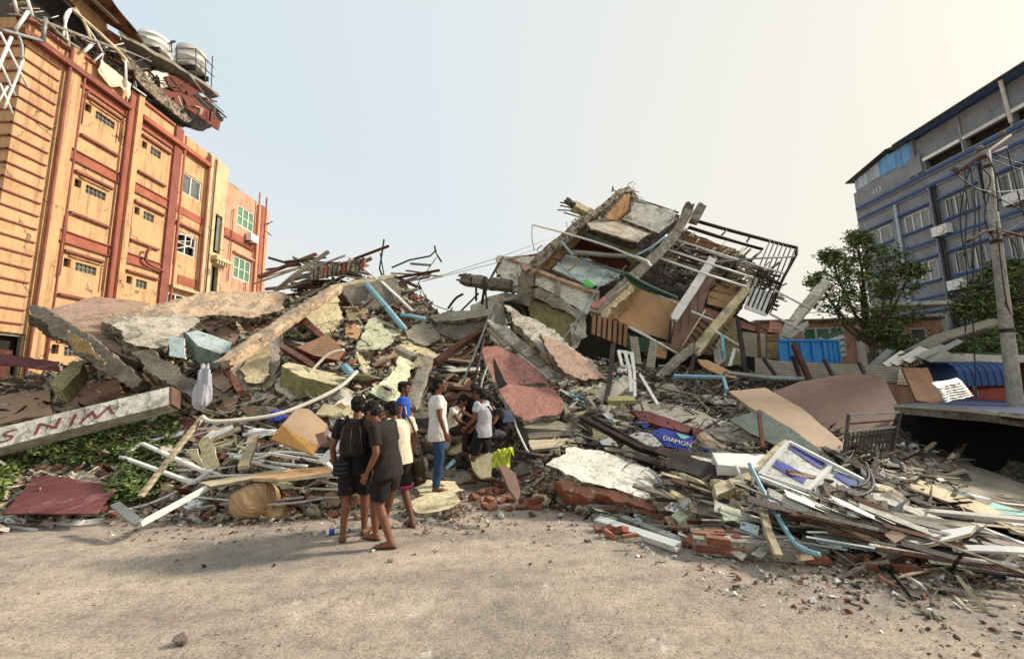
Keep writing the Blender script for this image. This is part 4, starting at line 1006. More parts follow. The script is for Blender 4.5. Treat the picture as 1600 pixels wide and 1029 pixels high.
# pipes across the open rooms
for q, r_, m_ in (([(894, 396, 12.7), (900, 394, 12.7), (960, 399, 12.6), (990, 399, 12.5)], .08, 'metal_grey'), ([(832, 351, 12.4), (890, 366, 12.3), (960, 388, 12.2), (1018, 415, 12.1)], .03, 'metal_white'),
                  ([(877, 377, 12.4), (892, 395, 12.4), (896, 398, 12.4)], .045, 'rail_blue'), ([(871, 410, 12.2), (900, 436, 12.2), (926, 449, 12.2)], .03, 'rail_blue'), ([(947, 423, 12.2), (937, 445, 12.2), (915, 479, 12.0), (880, 530, 11.8)], .018, 'rail_blue'),
                  ([(948, 424, 12.3), (958, 425, 12.3), (968, 436, 12.3)], .025, 'rail_blue'), ([(995, 398, 12.0), (1018, 386, 12.0), (1042, 367, 12.2)], .035, 'rail_blue'), ([(990, 400, 12.0), (1010, 408, 12.0), (1015, 416, 12.0)], .045, 'metal_white'),
                  ([(832, 351, 12.4), (831, 370, 12.4), (835, 392, 12.4)], .012, 'cable'), ([(899, 393, 12.6), (900, 412, 12.6), (886, 424, 12.6)], .03, 'plaster_ochre'),
                  ([(898, 400, 13), (940, 415, 13.1), (975, 430, 13.2)], .015, 'cable'), ([(1046, 346, 12.8), (1056, 338, 12.8), (1046, 368, 12.8)], .015, 'metal_rust'), ([(990, 310, 13.8), (1060, 332, 13.8)], .04, 'metal_dark'), ([(993, 312, 13.7), (1066, 338, 13.7)], .03, 'metal_white')): hr('bent_pipe', q, m_, r_, True)
hr('green_hose', [(972, 431, 11.7), (980, 428, 11.7), (996, 438, 11.8), (1020, 450, 11.9), (1058, 466, 12)], 'tarp_green', .06, True, 8)
hs('green_net', [(976, 431, 11.8), (990, 431, 11.8), (1010, 446, 11.8), (1050, 462, 12.1), (1048, 467, 12.1), (1010, 455, 11.9), (988, 443, 11.8)], ['tarp_green', 'tarp_green'], .03, .03)
mat('green_bright', lin('55e038', .9), var=.2, bump=.2, rough=.7)
slab('green_plastic_sheet', 'small bright green plastic scrap lying on the pale blue floor of the tilted building', 'plastic scrap', [(909, 439, 12.4), (919, 437, 12.4), (930, 446, 12.4), (922, 449, 12.3), (914, 447, 12.3)], ['green_bright', 'green_bright'], .04, None, 0, .02)
for k in range(70):       # bars hanging out of the torn rims
    x_, y_ = rw.choice([(985, 302), (905, 355), (880, 378), (850, 402), (936, 458), (1050, 345), (1022, 372), (975, 425), (915, 490)]); x_ += rw.uniform(-10, 14); y_ += rw.uniform(-6, 10)
    yy = 12.4 + (500 - y_) * .006; a_ = rw.uniform(0, 6.3)
    hr('rebar', [(x_, y_, yy), (x_ + 9 * math.cos(a_), y_ + 9 * math.sin(a_), yy - .05), (x_ + 16 * math.cos(a_ + .5), y_ + 16 * math.sin(a_ + .5), yy)], rw.choice(['metal_rust', 'cable', 'cable_pale']), .014, True, 5)
# left shoulder of the wreck
hb('broken_beam', [(722, 436, 12.6), (738, 438, 12.6), (762, 443, 12.7), (798, 447, 12.8)], 'concrete_dark', .36, .3)
for q in ([(716, 430, 12.5), (738, 436, 12.5)], [(713, 437, 12.5), (735, 439, 12.5)], [(718, 429, 12.5), (730, 431, 12.5)]): hr('rebar', q, 'metal_rust', .03)
hs('rear_wall', [(776, 400, 14.3), (800, 402, 14.3), (838, 398, 14.2), (830, 420, 14), (822, 455, 13.6), (800, 455, 13.6), (795, 438, 13.8), (776, 430, 14)], 'concrete_pale', .15, .06)
hs('rear_wall', [(790, 402, 14.1), (842, 396, 14.1), (826, 414, 13.9), (800, 409, 13.9)], 'wood_red', .12, .03)
hs('rear_wall', [(735, 480, 13.6), (752, 467, 13.6), (790, 455, 13.7), (815, 458, 13.6), (815, 500, 13), (770, 510, 13), (738, 505, 13.1)], 'concrete_pale', .15, .06)
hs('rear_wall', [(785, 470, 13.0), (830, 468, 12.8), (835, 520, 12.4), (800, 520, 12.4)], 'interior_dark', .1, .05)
for q, r_ in (([(744, 448, 12.8), (744, 470, 12.8)], .04), ([(757, 450, 12.8), (753, 475, 12.8)], .05), ([(786, 402, 13.5), (770, 430, 13.2), (765, 440, 13)], .03), ([(782, 405, 13.5), (760, 445, 13)], .02), ([(757, 433, 12.5), (760, 470, 12.4), (763, 510, 12.2), (757, 540, 12.2)], .035),
              ([(700, 482, 12.6), (712, 466, 12.6), (724, 459, 12.6)], .04), ([(720, 486, 12.6), (748, 458, 12.6)], .03), ([(800, 470, 12.6), (815, 480, 12.4), (822, 500, 12.3)], .05)): hr('bent_bar', q, 'metal_dark', r_, True)

# ------------------------------------------------------------------ hand-placed wreckage
for k, (q, m_) in enumerate((([(770, 500, 10.6), (800, 530, 10), (832, 556, 9.5)], 'concrete_pale'), ([(768, 512, 10.5), (796, 540, 9.9)], 'timber_grey'), ([(774, 524, 10.3), (806, 548, 9.8)], 'concrete_pale'), ([(806, 538, 9.8), (850, 572, 9.3)], 'timber_grey'), ([(815, 552, 9.6), (872, 596, 9.0)], 'concrete_pale'))):
    PLX = MB(); p_ = [P(*a) for a in q]
    for a, b in zip(p_[:-1], p_[1:]): PLX.bar(a, b, .35, .08, (0, -.5, 1))
    build('stepped_board', PLX, m_, label=['topmost', 'second', 'third', 'fourth', 'lowest'][k] + ' of the pale stepped boards under the long sloping slab', cat='board', group='stepped boards under the sloping slab')
# columns: kind, name, label, category, outline in the photo, material(s), thickness, distance, lift, raggedness
CB = 'concrete_broken'
SL = [
 # left: the great tipped slabs
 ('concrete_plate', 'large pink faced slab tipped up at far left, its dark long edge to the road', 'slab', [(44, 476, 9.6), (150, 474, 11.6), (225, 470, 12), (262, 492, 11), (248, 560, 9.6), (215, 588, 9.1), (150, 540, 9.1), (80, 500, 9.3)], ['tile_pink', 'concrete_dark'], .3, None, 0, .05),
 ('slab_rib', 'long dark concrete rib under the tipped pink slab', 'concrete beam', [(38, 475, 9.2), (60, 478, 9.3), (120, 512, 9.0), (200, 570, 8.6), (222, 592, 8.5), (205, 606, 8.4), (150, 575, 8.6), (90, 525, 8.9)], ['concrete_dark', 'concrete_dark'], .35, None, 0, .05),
 ('plaster_strip', 'torn ochre plaster strip along the rib of the tipped slab', 'plaster', [(97, 515, 8.8), (104, 514, 8.8), (130, 532, 8.75), (166, 562, 8.45), (160, 568, 8.4), (130, 552, 8.6), (108, 530, 8.75)], ['plaster_ochre', CB], .05, None, 0, .05),
 ('concrete_plate', 'broad pale cement slab tipped towards the road between the pink slab and the pile', 'slab', [(163, 494, 9.4), (182, 492, 9.7), (240, 496, 10.2), (300, 492, 10.8), (318, 500, 10.8), (296, 512, 10.2), (282, 522, 9.8), (262, 540, 9.3), (245, 545, 9.1), (205, 540, 9.0)], ['concrete_pale', 'concrete_broken'], .35, None, 0, .06),
 ('wall_fragment', 'long low wall of peeled peach plaster along the top left of the pile', 'wall', [(168, 489, 9.9), (240, 477, 10.6), (330, 461, 11.6), (425, 451, 12.2), (447, 455, 12.3), (444, 485, 12.0), (400, 500, 11.5), (330, 496, 11.0), (250, 500, 10.3), (188, 498, 9.8)], ['plaster_peach', CB], .25, None, 0, .06),
 ('slab_edge', 'thick grey slab edge crossing under the pale slab', 'concrete beam', [(205, 550, 8.9), (235, 545, 9.0), (262, 568, 8.9), (300, 590, 8.6), (345, 620, 8.3), (335, 637, 8.2), (300, 622, 8.3), (250, 592, 8.5), (222, 575, 8.6)], ['concrete_dark', CB], .4, None, 0, .07),
 ('wall_fragment', 'big upright wall panel with a cream plaster patch left of centre', 'wall', [(349, 566, 9.0), (372, 548, 9.6), (415, 510, 10.2), (438, 502, 10.4), (440, 535, 9.9), (435, 575, 9.4), (432, 600, 9.0), (395, 612, 8.8), (372, 602, 8.7)], ['concrete', CB], .3, None, 0, .06),
 ('plaster_patch', 'rounded cream plaster patch on the upright wall panel', 'plaster', [(375, 580, 8.95), (390, 555, 9.3), (412, 538, 9.6), (424, 545, 9.45), (420, 570, 9.1), (424, 588, 8.9), (408, 598, 8.65), (385, 594, 8.6)], ['plaster_cream', CB], .05, None, 0, .04),
 ('panel_edge', 'dark maroon edged board leaning at the foot of the upright wall panel', 'board', [(342, 562, 8.9), (350, 560, 8.9), (378, 606, 8.5), (370, 612, 8.4)], ['wood_red', 'wood_red'], .1, None, 0, .01),
 ('broken_board', 'pinkish brown board behind the maroon edge', 'board', [(320, 580), (345, 566), (366, 600), (350, 612), (332, 600)], ['tile_pink', 'wood_red'], .06, None, .3, .03),
 ('wall_fragment', 'ribbed beige wall piece under the end of the long diagonal beam', 'wall', [(440, 492, 11), (475, 478, 11.6), (522, 452, 12.3), (530, 470, 12), (538, 505, 11.4), (515, 530, 10.8), (480, 500, 11)], ['plaster_cream', CB], .3, None, 0, .06),
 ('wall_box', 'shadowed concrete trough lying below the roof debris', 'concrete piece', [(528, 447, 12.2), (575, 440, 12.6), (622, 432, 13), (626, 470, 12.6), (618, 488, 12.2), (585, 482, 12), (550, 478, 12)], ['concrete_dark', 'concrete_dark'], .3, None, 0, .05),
 ('slab_lip', 'flat beige coping slab above the shadowed trough', 'slab', [(515, 446, 12), (560, 437, 12.4), (615, 428, 12.8), (616, 434, 12.6), (560, 444, 12.1), (530, 450, 11.9)], ['plaster_cream', CB], .25, None, 0, .05),
 ('concrete_block', 'olive cornered block with a pale top below the trough', 'concrete block', [(538, 482), (572, 480), (574, 486), (560, 498), (546, 500)], ['plaster_olive', CB], .35, None, .3, .03),
 ('concrete_plate', 'pale green plaster slab leaning in the middle of the pile', 'slab', [(575, 500), (588, 494), (610, 505), (626, 520), (600, 545), (560, 545), (558, 538)], ['plaster_green', CB], .22, None, .25, .05),
 ('concrete_plate', 'long pale green slab standing on edge behind the man in the blue shirt', 'slab', [(645, 560), (628, 552), (612, 580), (578, 612), (595, 622), (615, 632), (640, 590)], ['plaster_green', CB], .2, None, .3, .05),
 ('concrete_beam_face', 'pale broken slab below the grey block at the pile centre', 'slab', [(612, 550), (635, 524), (655, 540), (700, 556), (690, 568), (650, 565), (622, 572)], ['plaster_cream', CB], .16, None, .2, .05),
 ('concrete_block', 'tan concrete block wedged right of the pale slab', 'concrete block', [(633, 518), (660, 498), (680, 505), (688, 530), (665, 540), (648, 535)], ['concrete', CB], .4, None, .35, .06),
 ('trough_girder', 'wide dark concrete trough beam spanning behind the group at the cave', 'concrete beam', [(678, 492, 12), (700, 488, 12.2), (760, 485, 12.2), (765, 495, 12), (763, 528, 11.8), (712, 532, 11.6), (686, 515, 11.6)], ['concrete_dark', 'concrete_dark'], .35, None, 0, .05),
 ('beam_top', 'pale top edge of the wide trough beam', 'slab', [(673, 493, 11.9), (705, 486, 12), (766, 482, 12.1), (768, 492, 11.9), (710, 500, 11.7), (680, 502, 11.7)], ['concrete', CB], .12, None, 0, .04),
 ('concrete_plate', 'long pale slab edge sloping down right from the top of the cave', 'slab', [(788, 478, 10.8), (800, 482, 10.7), (868, 518, 9.8), (905, 550, 9.1), (935, 572, 8.8), (925, 582, 8.7), (880, 575, 8.8), (848, 545, 9.2), (812, 510, 10)], ['concrete_pale', CB], .25, None, 0, .06),
 ('tiled_panel', 'salmon tiled slab strip lying along the long sloping slab', 'tiled slab', [(842, 520, 9.5), (862, 528, 9.4), (910, 556, 9.0), (950, 592, 8.5), (915, 595, 8.4), (882, 580, 8.5), (858, 552, 9)], ['tile_pink', CB], .12, None, 0, .06),
 ('tiled_panel', 'upper red tiled slab of the two hanging over the cave', 'tiled slab', [(752, 543, 9.6), (776, 540, 9.7), (810, 556, 9.4), (838, 575, 9.1), (856, 600, 8.8), (778, 600, 8.6), (770, 595, 8.7)], ['tile_red', 'concrete_pale'], .14, None, 0, .03),
 ('tiled_panel', 'lower red tiled slab with scraped paint beside the cave', 'tiled slab', [(780, 607, 8.3), (800, 602, 8.5), (866, 606, 8.5), (880, 625, 8.2), (874, 648, 7.9), (818, 656, 7.6), (800, 640, 7.8)], ['tile_red', 'concrete_pale'], .14, None, 0, .04),
 ('curved_girder', 'dark curved rim of the slab arching over the cave', 'concrete rim', [(772, 560, 9.3), (780, 575, 8.9), (795, 605, 8.5), (815, 650, 7.8), (828, 695, 7.3), (820, 700, 7.3), (806, 660, 7.7), (788, 622, 8.3), (772, 590, 8.8)], ['metal_dark', 'metal_dark'], .25, None, 0, .02),
 ('timber_stack_board', 'topmost grey board stacked below the red tiled slab', 'board', [(814, 655, 7.8), (870, 655, 8.0), (892, 665, 8), (890, 672, 7.8), (818, 668, 7.6)], ['timber_grey', 'timber_grey'], .08, None, 0, .01),
 ('timber_stack_board', 'middle grey board stacked below the red tiled slab', 'board', [(818, 670, 7.7), (900, 668, 7.9), (912, 678, 7.8), (822, 686, 7.5)], ['timber_grey', 'timber_grey'], .08, None, 0, .01),
 ('timber_stack_board', 'lowest grey board stacked below the red tiled slab', 'board', [(824, 688, 7.4), (908, 682, 7.7), (918, 694, 7.5), (832, 702, 7.2)], ['timber_pale', 'timber_grey'], .08, None, 0, .01),
 # front centre
 ('whitewashed_panel', 'long whitewashed wall slab with lichen and flaked paint in the front centre', 'wall slab', [(853, 728, 6.1), (862, 718, 6.2), (892, 695, 6.6), (930, 705, 6.6), (1020, 735, 6.2), (1047, 756, 5.9), (1044, 775, 5.6), (1035, 782, 5.5), (950, 762, 5.7), (895, 745, 5.9)], ['plaster_white', CB], .14, None, 0, .06),
 ('wall_core', 'rough brown core under the whitewashed slab', 'wall slab', [(868, 752, 5.85), (900, 750, 5.8), (1036, 783, 5.5), (1040, 794, 5.4), (1015, 796, 5.4), (960, 782, 5.55), (880, 765, 5.75)], ['brick_red', 'brick_red'], .3, None, 0, .06),
 ('wall_core', 'grey underside layer showing beneath the whitewashed slab', 'wall slab', [(856, 738, 6.0), (892, 748, 5.88), (1036, 778, 5.56), (1036, 785, 5.5), (890, 758, 5.8), (852, 748, 5.95)], ['concrete_broken', 'concrete_broken'], .4, None, 0, .06),
 ('concrete_plate', 'flat cream slab on the ground that the men walk past', 'slab', [(640, 788, 5.9), (668, 770, 6.2), (706, 768, 6.2), (718, 785, 5.8), (700, 796, 5.65), (655, 800, 5.6)], ['plaster_cream', 'concrete_broken'], .2, None, 0, .05),
 ('concrete_plate', 'cream slab under the feet of the man in the white shirt', 'slab', [(646, 762, 6.5), (668, 748, 6.9), (712, 752, 6.8), (726, 765, 6.4), (700, 772, 6.2), (655, 772, 6.2)], ['plaster_cream', 'concrete_broken'], .14, None, 0, .05),
 ('pale_board', 'pale board propped behind the legs of the man in grey', 'board', [(732, 712, 7.3), (745, 700, 7.4), (770, 708, 7.3), (768, 745, 7.0), (752, 748, 7.0), (738, 730, 7.1)], ['plaster_cream', 'plaster_cream'], .06, None, 0, .03),
 ('leaning_board', 'dark reddish wood panel standing on end beside the yellow cloth', 'board', [(779, 728, 5.75), (790, 726, 5.8), (806, 740, 5.75), (814, 770, 5.5), (808, 782, 5.4), (795, 762, 5.5)], ['plywood_dark', 'plywood_dark'], .04, None, 0, .01),
 ('concrete_block', 'small block of broken concrete behind the seated pair', 'concrete block', [(672, 735), (712, 728), (718, 745), (690, 752), (668, 748)], ['concrete', CB], .25, None, .2, .05),
 ('concrete_block', 'beige block lying between the two cream slabs', 'concrete block', [(688, 742), (720, 732), (740, 738), (738, 752), (700, 756)], ['concrete_pale', CB], .25, None, .2, .05),
 # left of centre
 ('cream_block', 'long block coloured cream on its sunlit top and olive on its shaded side, middle left', 'concrete beam', [(440, 570, 8.6), (452, 566, 8.9), (548, 590, 8.9), (545, 600, 8.5), (528, 604, 8.3), (470, 588, 8.3)], ['plaster_cream', 'plaster_olive'], .4, None, 0, .03),  # lit top and shaded side are put into the two plaster colours
 ('sage_block', 'grey green painted block with a pale top in the upper left of the pile', 'concrete beam', [(290, 520, 9.6), (308, 515, 9.9), (362, 535, 9.9), (360, 548, 9.5), (345, 552, 9.2), (310, 540, 9.2)], ['plaster_blue', 'plaster_sage'], .38, None, 0, .02),
 ('pale_sheet', 'pale blue white sheet leaning beside the sage block', 'board', [(264, 524, 9.3), (288, 528, 9.3), (290, 560, 9.0), (264, 555, 9.0)], ['plaster_blue', 'scrap_white'], .04, None, 0, .02),
 ('wood_box', 'open brown wooden drawer standing among the slabs', 'wooden box', [(463, 543, 9.4), (511, 521, 9.8), (540, 548, 9.4), (530, 562, 9.1), (490, 555, 9.2)], ['wood_brown', 'wood_red'], .2, None, 0, .01),
 ('door_leaf', 'dark maroon door leaf wedged at the upper left of the drawer', 'door leaf', [(465, 500, 10.2), (478, 495, 10.2), (505, 520, 9.8), (500, 526, 9.7)], ['wood_red', 'wood_red'], .1, None, 0, .01),
 ('door_leaf', 'dark maroon plank sloping down below the drawer', 'door leaf', [(436, 540, 9.2), (442, 536, 9.3), (492, 566, 8.9), (488, 574, 8.8)], ['wood_red', 'wood_red'], .16, None, 0, .01),
 ('door_leaf', 'maroon frame lying above the pinkish board', 'door leaf', [(290, 512), (340, 496), (346, 502), (298, 520)], ['wood_red', 'wood_red'], .12, None, .25, .01),
 ('door_leaf', 'small maroon board at the crest left of the diagonal beam', 'door leaf', [(340, 492), (368, 484), (372, 492), (350, 500)], ['wood_red', 'wood_red'], .1, None, .25, .01),
 ('door_leaf', 'maroon board beside the diagonal beam', 'door leaf', [(368, 512), (388, 502), (398, 512), (380, 520)], ['wood_red', 'wood_red'], .1, None, .2, .01),
 ('tan_board', 'pinkish tan board in the upper left of the pile', 'board', [(316, 512), (348, 506), (374, 524), (366, 534), (338, 526)], ['tile_pink', 'wood_red'], .06, None, .25, .02),
 ('orange_board', 'orange brown crumpled board near the top of the pile', 'board', [(540, 512), (555, 504), (564, 512), (560, 530), (542, 524)], ['plywood_orange', 'wood_brown'], .06, None, .3, .03),
 # lower left
 ('cardboard_sheet', 'tan board at the far left above the lettered beam', 'board', [(-15, 622), (36, 612), (78, 608), (80, 648), (40, 652), (-15, 664)], ['plywood', 'plywood'], .05, None, .3, .02),
 ('cardboard_sheet', 'brown board in the hollow behind the lettered beam', 'board', [(86, 614), (130, 602), (188, 590), (190, 618), (122, 640)], ['plywood_dark', 'plywood_dark'], .05, None, .35, .02),
 ('cardboard_sheet', 'brown curved board under the grey slab edge', 'board', [(206, 606), (228, 584), (270, 598), (302, 628), (300, 640), (262, 612), (236, 612)], ['plywood', 'plywood'], .05, None, .35, .02),
 ('cardboard_sheet', 'brown board hanging above the pale cloth', 'board', [(300, 605), (352, 600), (372, 620), (368, 642), (322, 640)], ['plywood', 'plywood_dark'], .05, None, .2, .02),
 ('tan_board', 'brown curved panel below the upright wall panel', 'board', [(376, 640), (395, 632), (420, 634), (436, 640), (428, 650), (385, 648)], ['wood_brown', 'plywood'], .05, None, .3, .03),
 ('column_piece', 'olive painted column piece leaning in the hollow at left', 'column', [(78, 600, 8.7), (112, 562, 9.4), (130, 566, 9.4), (122, 585, 9), (96, 608, 8.5)], ['plaster_olive', 'plaster_olive'], .35, None, 0, .02),
 ('maroon_sheet', 'flat maroon sheet with a torn crease lying on the vines', 'sheet', [(4, 799), (52, 748), (66, 742), (186, 756), (150, 804)], ['maroon_sheet', 'maroon_sheet'], .02, None, .55, .012),
 ('red_roof_sheet', 'crumpled dark red roofing sheet at the far left', 'roofing sheet', [(-20, 548, 10), (0, 550, 10), (40, 558, 10), (94, 566, 10), (94, 578, 9.7), (50, 574, 9.7), (-20, 566, 9.7)], ['maroon_sheet', 'maroon_sheet'], .04, None, 0, .04),
 ('brick_wall_piece', 'dark red brick panel half hidden behind the vines', 'wall piece', [(262, 655), (300, 650), (322, 654), (320, 680), (282, 684)], ['maroon_sheet', 'brick_red'], .2, None, .2, .03),
 ('curled_sheet', 'tall curled cream panel standing by the vines', 'panel', [(310, 692), (316, 682), (326, 682), (334, 695), (343, 725), (330, 732), (318, 730)], ['plaster_cream', 'plaster_cream'], .02, (6.2, 6.3), .3, .02),
 ('curled_sheet', 'short curled cream panel standing by the vines', 'panel', [(290, 702), (308, 701), (314, 718), (318, 730), (306, 722)], ['plaster_cream', 'plaster_cream'], .02, (6.25, 6.3), .32, .02),
 ('peach_board', 'long peach faced board lying left of the young men', 'board', [(392, 748, 5.9), (430, 733, 6.1), (512, 728, 6.1), (518, 738, 5.9), (440, 746, 5.8)], ['plywood_orange', 'timber_pale'], .05, None, 0, .01),
 ('mint_sheet', 'torn mint green card among the bricks', 'card', [(424, 755), (446, 750), (460, 762), (440, 764)], ['plaster_green', 'scrap_teal'], .02, None, .15, .03),
 ('tan_board', 'rounded tan board leaning left of the young men', 'board', [(505, 792), (508, 770), (520, 767), (530, 776), (528, 790)], ['plywood', 'plywood_dark'], .05, None, .15, .02),
 ('timber_sheet', 'long grey board lying over the tubes at lower left', 'board', [(310, 752, 5.9), (420, 736, 6.1), (450, 730, 6.15), (452, 736, 6.0), (420, 742, 5.95), (330, 760, 5.75)], ['timber_pale', 'timber_grey'], .04, None, 0, .01),
 # right
 ('plywood_sheet', 'long bowed plywood sheet sliding down from the right', 'plywood sheet', [(1140, 608, 7.6), (1196, 606, 7.9), (1250, 640, 7.4), (1322, 690, 6.5), (1318, 722, 6.1), (1296, 712, 6.2), (1228, 668, 6.8), (1170, 636, 7.2)], ['plywood', 'plywood'], .03, None, 0, .008),
 ('plywood_underside', 'dark underside of the bowed plywood sheet', 'plywood sheet', [(1140, 650, 7.35), (1186, 642, 7.4), (1236, 672, 6.95), (1316, 724, 6.2), (1296, 730, 6.2), (1240, 712, 6.6), (1172, 680, 7.1)], ['plaster_sage', 'plywood_dark'], .03, None, 0, .01),
 ('curved_board', 'large dark curved board with a rounded top at right', 'board', [(1204, 612, 8.3), (1248, 597, 8.5), (1310, 586, 8.6), (1364, 583, 8.6), (1384, 590, 8.5), (1402, 640, 8.1), (1392, 668, 7.8), (1345, 684, 7.6), (1288, 680, 7.7), (1240, 650, 8)], ['plywood_dark', 'plywood_dark'], .05, None, 0, .006),
 ('curved_board', 'lighter veneer face of the large curved board', 'board', [(1218, 628, 8.12), (1290, 612, 8.3), (1362, 606, 8.3), (1360, 588, 8.45), (1382, 592, 8.42), (1400, 642, 8.0), (1390, 668, 7.72), (1345, 682, 7.52), (1290, 678, 7.62), (1245, 648, 7.9)], ['plywood', 'plywood'], .02, None, 0, .004),
 ('grey_board', 'long curved grey fence sheet running behind the curved board', 'fence sheet', [(1180, 558, 10.2), (1230, 562, 10), (1320, 568, 9.8), (1408, 574, 9.6), (1412, 592, 9.3), (1408, 602, 9.3), (1330, 594, 9.4), (1240, 588, 9.6), (1180, 590, 9.8)], ['timber_grey', 'timber_grey'], .04, None, 0, .008),
 ('grey_board', 'pale end of the curved fence sheet beside the rusty shutter', 'fence sheet', [(1404, 575, 9.4), (1425, 578, 9.3), (1430, 602, 9.0), (1402, 600, 9.0)], ['timber_pale', 'timber_grey'], .04, None, 0, .01),
 ('rusty_shutter', 'rusty brown roller shutter piece standing right of the curved board', 'shutter', [(1410, 574, 8.9), (1450, 574, 8.9), (1474, 632, 8.3), (1432, 625, 8.3)], ['sheet_rust', 'sheet_rust'], .05, None, 0, .01),
 ('orange_board', 'bright orange plank lying under the tilted building', 'board', [(1090, 560, 10.8), (1104, 563, 10.8), (1152, 584, 10.3), (1150, 590, 10.2), (1130, 588, 10.3), (1098, 572, 10.6)], ['plywood_orange', 'plywood'], .05, None, 0, .02),
 ('dusty_panel', 'wide dusty roof slab sloping in the right centre', 'roof slab', [(985, 632), (1010, 622), (1080, 640), (1160, 668), (1200, 690), (1140, 690), (1060, 672), (1010, 655)], ['concrete_pale', 'timber_grey'], .1, None, .35, .06),
 ('red_fascia', 'dark red fascia board under the dusty roof slab', 'board', [(985, 640), (1012, 642), (1100, 672), (1104, 682), (1040, 668), (1000, 655)], ['maroon_sheet', 'wood_red'], .06, None, .42, .02),
 ('sink', 'white ceramic sink lying on its side under the planks', 'sink', [(1113, 706, 5.9), (1152, 708, 5.9), (1196, 710, 5.9), (1190, 724, 5.6), (1180, 730, 5.5), (1122, 726, 5.55)], ['scrap_white', 'scrap_white'], .25, None, 0, .004),
 ('cream_box_section', 'cream hollow box section lying across the front right', 'box section', [(1115, 758, 5.1), (1170, 735, 5.4), (1176, 748, 5.3), (1172, 752, 5.25), (1120, 772, 4.9)], ['timber_pale', 'plaster_cream'], .12, None, 0, .004),
 ('concrete_block', 'broken grey concrete strip leaning by the white grating', 'concrete piece', [(1060, 822), (1090, 778), (1104, 770), (1120, 776), (1090, 812), (1075, 828)], ['concrete', CB], .1, None, .2, .05),
 ('concrete_block', 'jagged grey concrete piece behind the blue pipe', 'concrete piece', [(1156, 778), (1162, 772), (1186, 790), (1190, 805), (1160, 798)], ['concrete_pale', CB], .12, None, .2, .05),
 ('green_card', 'broad pale green sheet under the long rail at lower right', 'sheet', [(1383, 780, 4.9), (1394, 778, 4.95), (1440, 808, 4.6), (1520, 852, 4.0), (1500, 856, 3.95), (1440, 830, 4.3), (1395, 822, 4.5), (1392, 812, 4.6)], ['plaster_green', 'scrap_white'], .02, None, 0, .01),
 ('white_plank', 'curved weathered white plank on top of the pale green sheet', 'plank', [(1378, 850, 4.1), (1395, 838, 4.15), (1450, 832, 4.1), (1524, 820, 4.0), (1518, 832, 3.9), (1450, 848, 3.9), (1400, 855, 4.0)], ['scrap_white', 'timber_pale'], .03, None, 0, .012),
 ('flat_card', 'flat pale card on the ground at the right edge of the debris', 'card', [(1282, 862), (1350, 864), (1372, 880), (1310, 876)], ['timber_pale', 'scrap_white'], .02, None, .05, .02),
 ('flat_card', 'small pale card on the ground near the right picture edge', 'card', [(1570, 892), (1600, 896), (1602, 906), (1572, 904)], ['scrap_white', 'scrap_white'], .015, None, .03, .02),
 ('peeling_boards', 'wide tilted floor of peeling boards sloping down at far right', 'floor', [(1340, 724), (1370, 718), (1450, 712), (1560, 745), (1700, 790), (1700, 850), (1600, 832), (1480, 790), (1400, 752)], ['timber_grey', 'metal_dark'], .04, None, .06, .05),
 ('peeled_veneer', 'pale peeled veneer strip along the near rim of the tilted floor', 'board', [(1344, 722), (1362, 722), (1450, 762), (1540, 792), (1620, 822), (1620, 836), (1520, 805), (1430, 770)], ['timber_pale', 'plywood'], .03, None, .2, .03),
 ('mint_sheet', 'pale mint sheet at the lower right beside the blue pipe', 'sheet', [(1540, 790, 5.0), (1552, 786, 5.1), (1612, 800, 4.8), (1612, 818, 4.6), (1570, 806, 4.7)], ['scrap_teal', 'scrap_white'], .02, None, 0, .02),
 ('mirror_board', 'small grey panel behind the concrete block at centre right', 'board', [(1020, 600), (1060, 604), (1064, 612), (1030, 618)], ['concrete_pale', CB], .08, None, .3, .04),
 ('grey_board', 'flat grey board under the tilted building right of the hanging wires', 'board', [(1098, 618), (1112, 614), (1148, 625), (1150, 630), (1112, 630)], ['concrete_pale', 'timber_grey'], .03, None, .3, .03),
 ('pale_block', 'pale block lying in front of the orange plank', 'concrete block', [(1022, 598), (1062, 600), (1066, 610), (1028, 612)], ['concrete_pale', CB], .2, None, .4, .04),
 ('grey_tin', 'grey tin sheet leaning by the blue bin', 'sheet', [(1222, 524, 12), (1262, 500, 12.6), (1264, 508, 12.4), (1236, 528, 11.8)], ['sheet_grey', 'sheet_grey'], .04, None, 0, .02),
]
for it in SL:
    n_, lab, cat, q, m_, th, Y, lift, rg = it
    slab(n_, lab, cat, q, m_, th, Y, lift, rg)

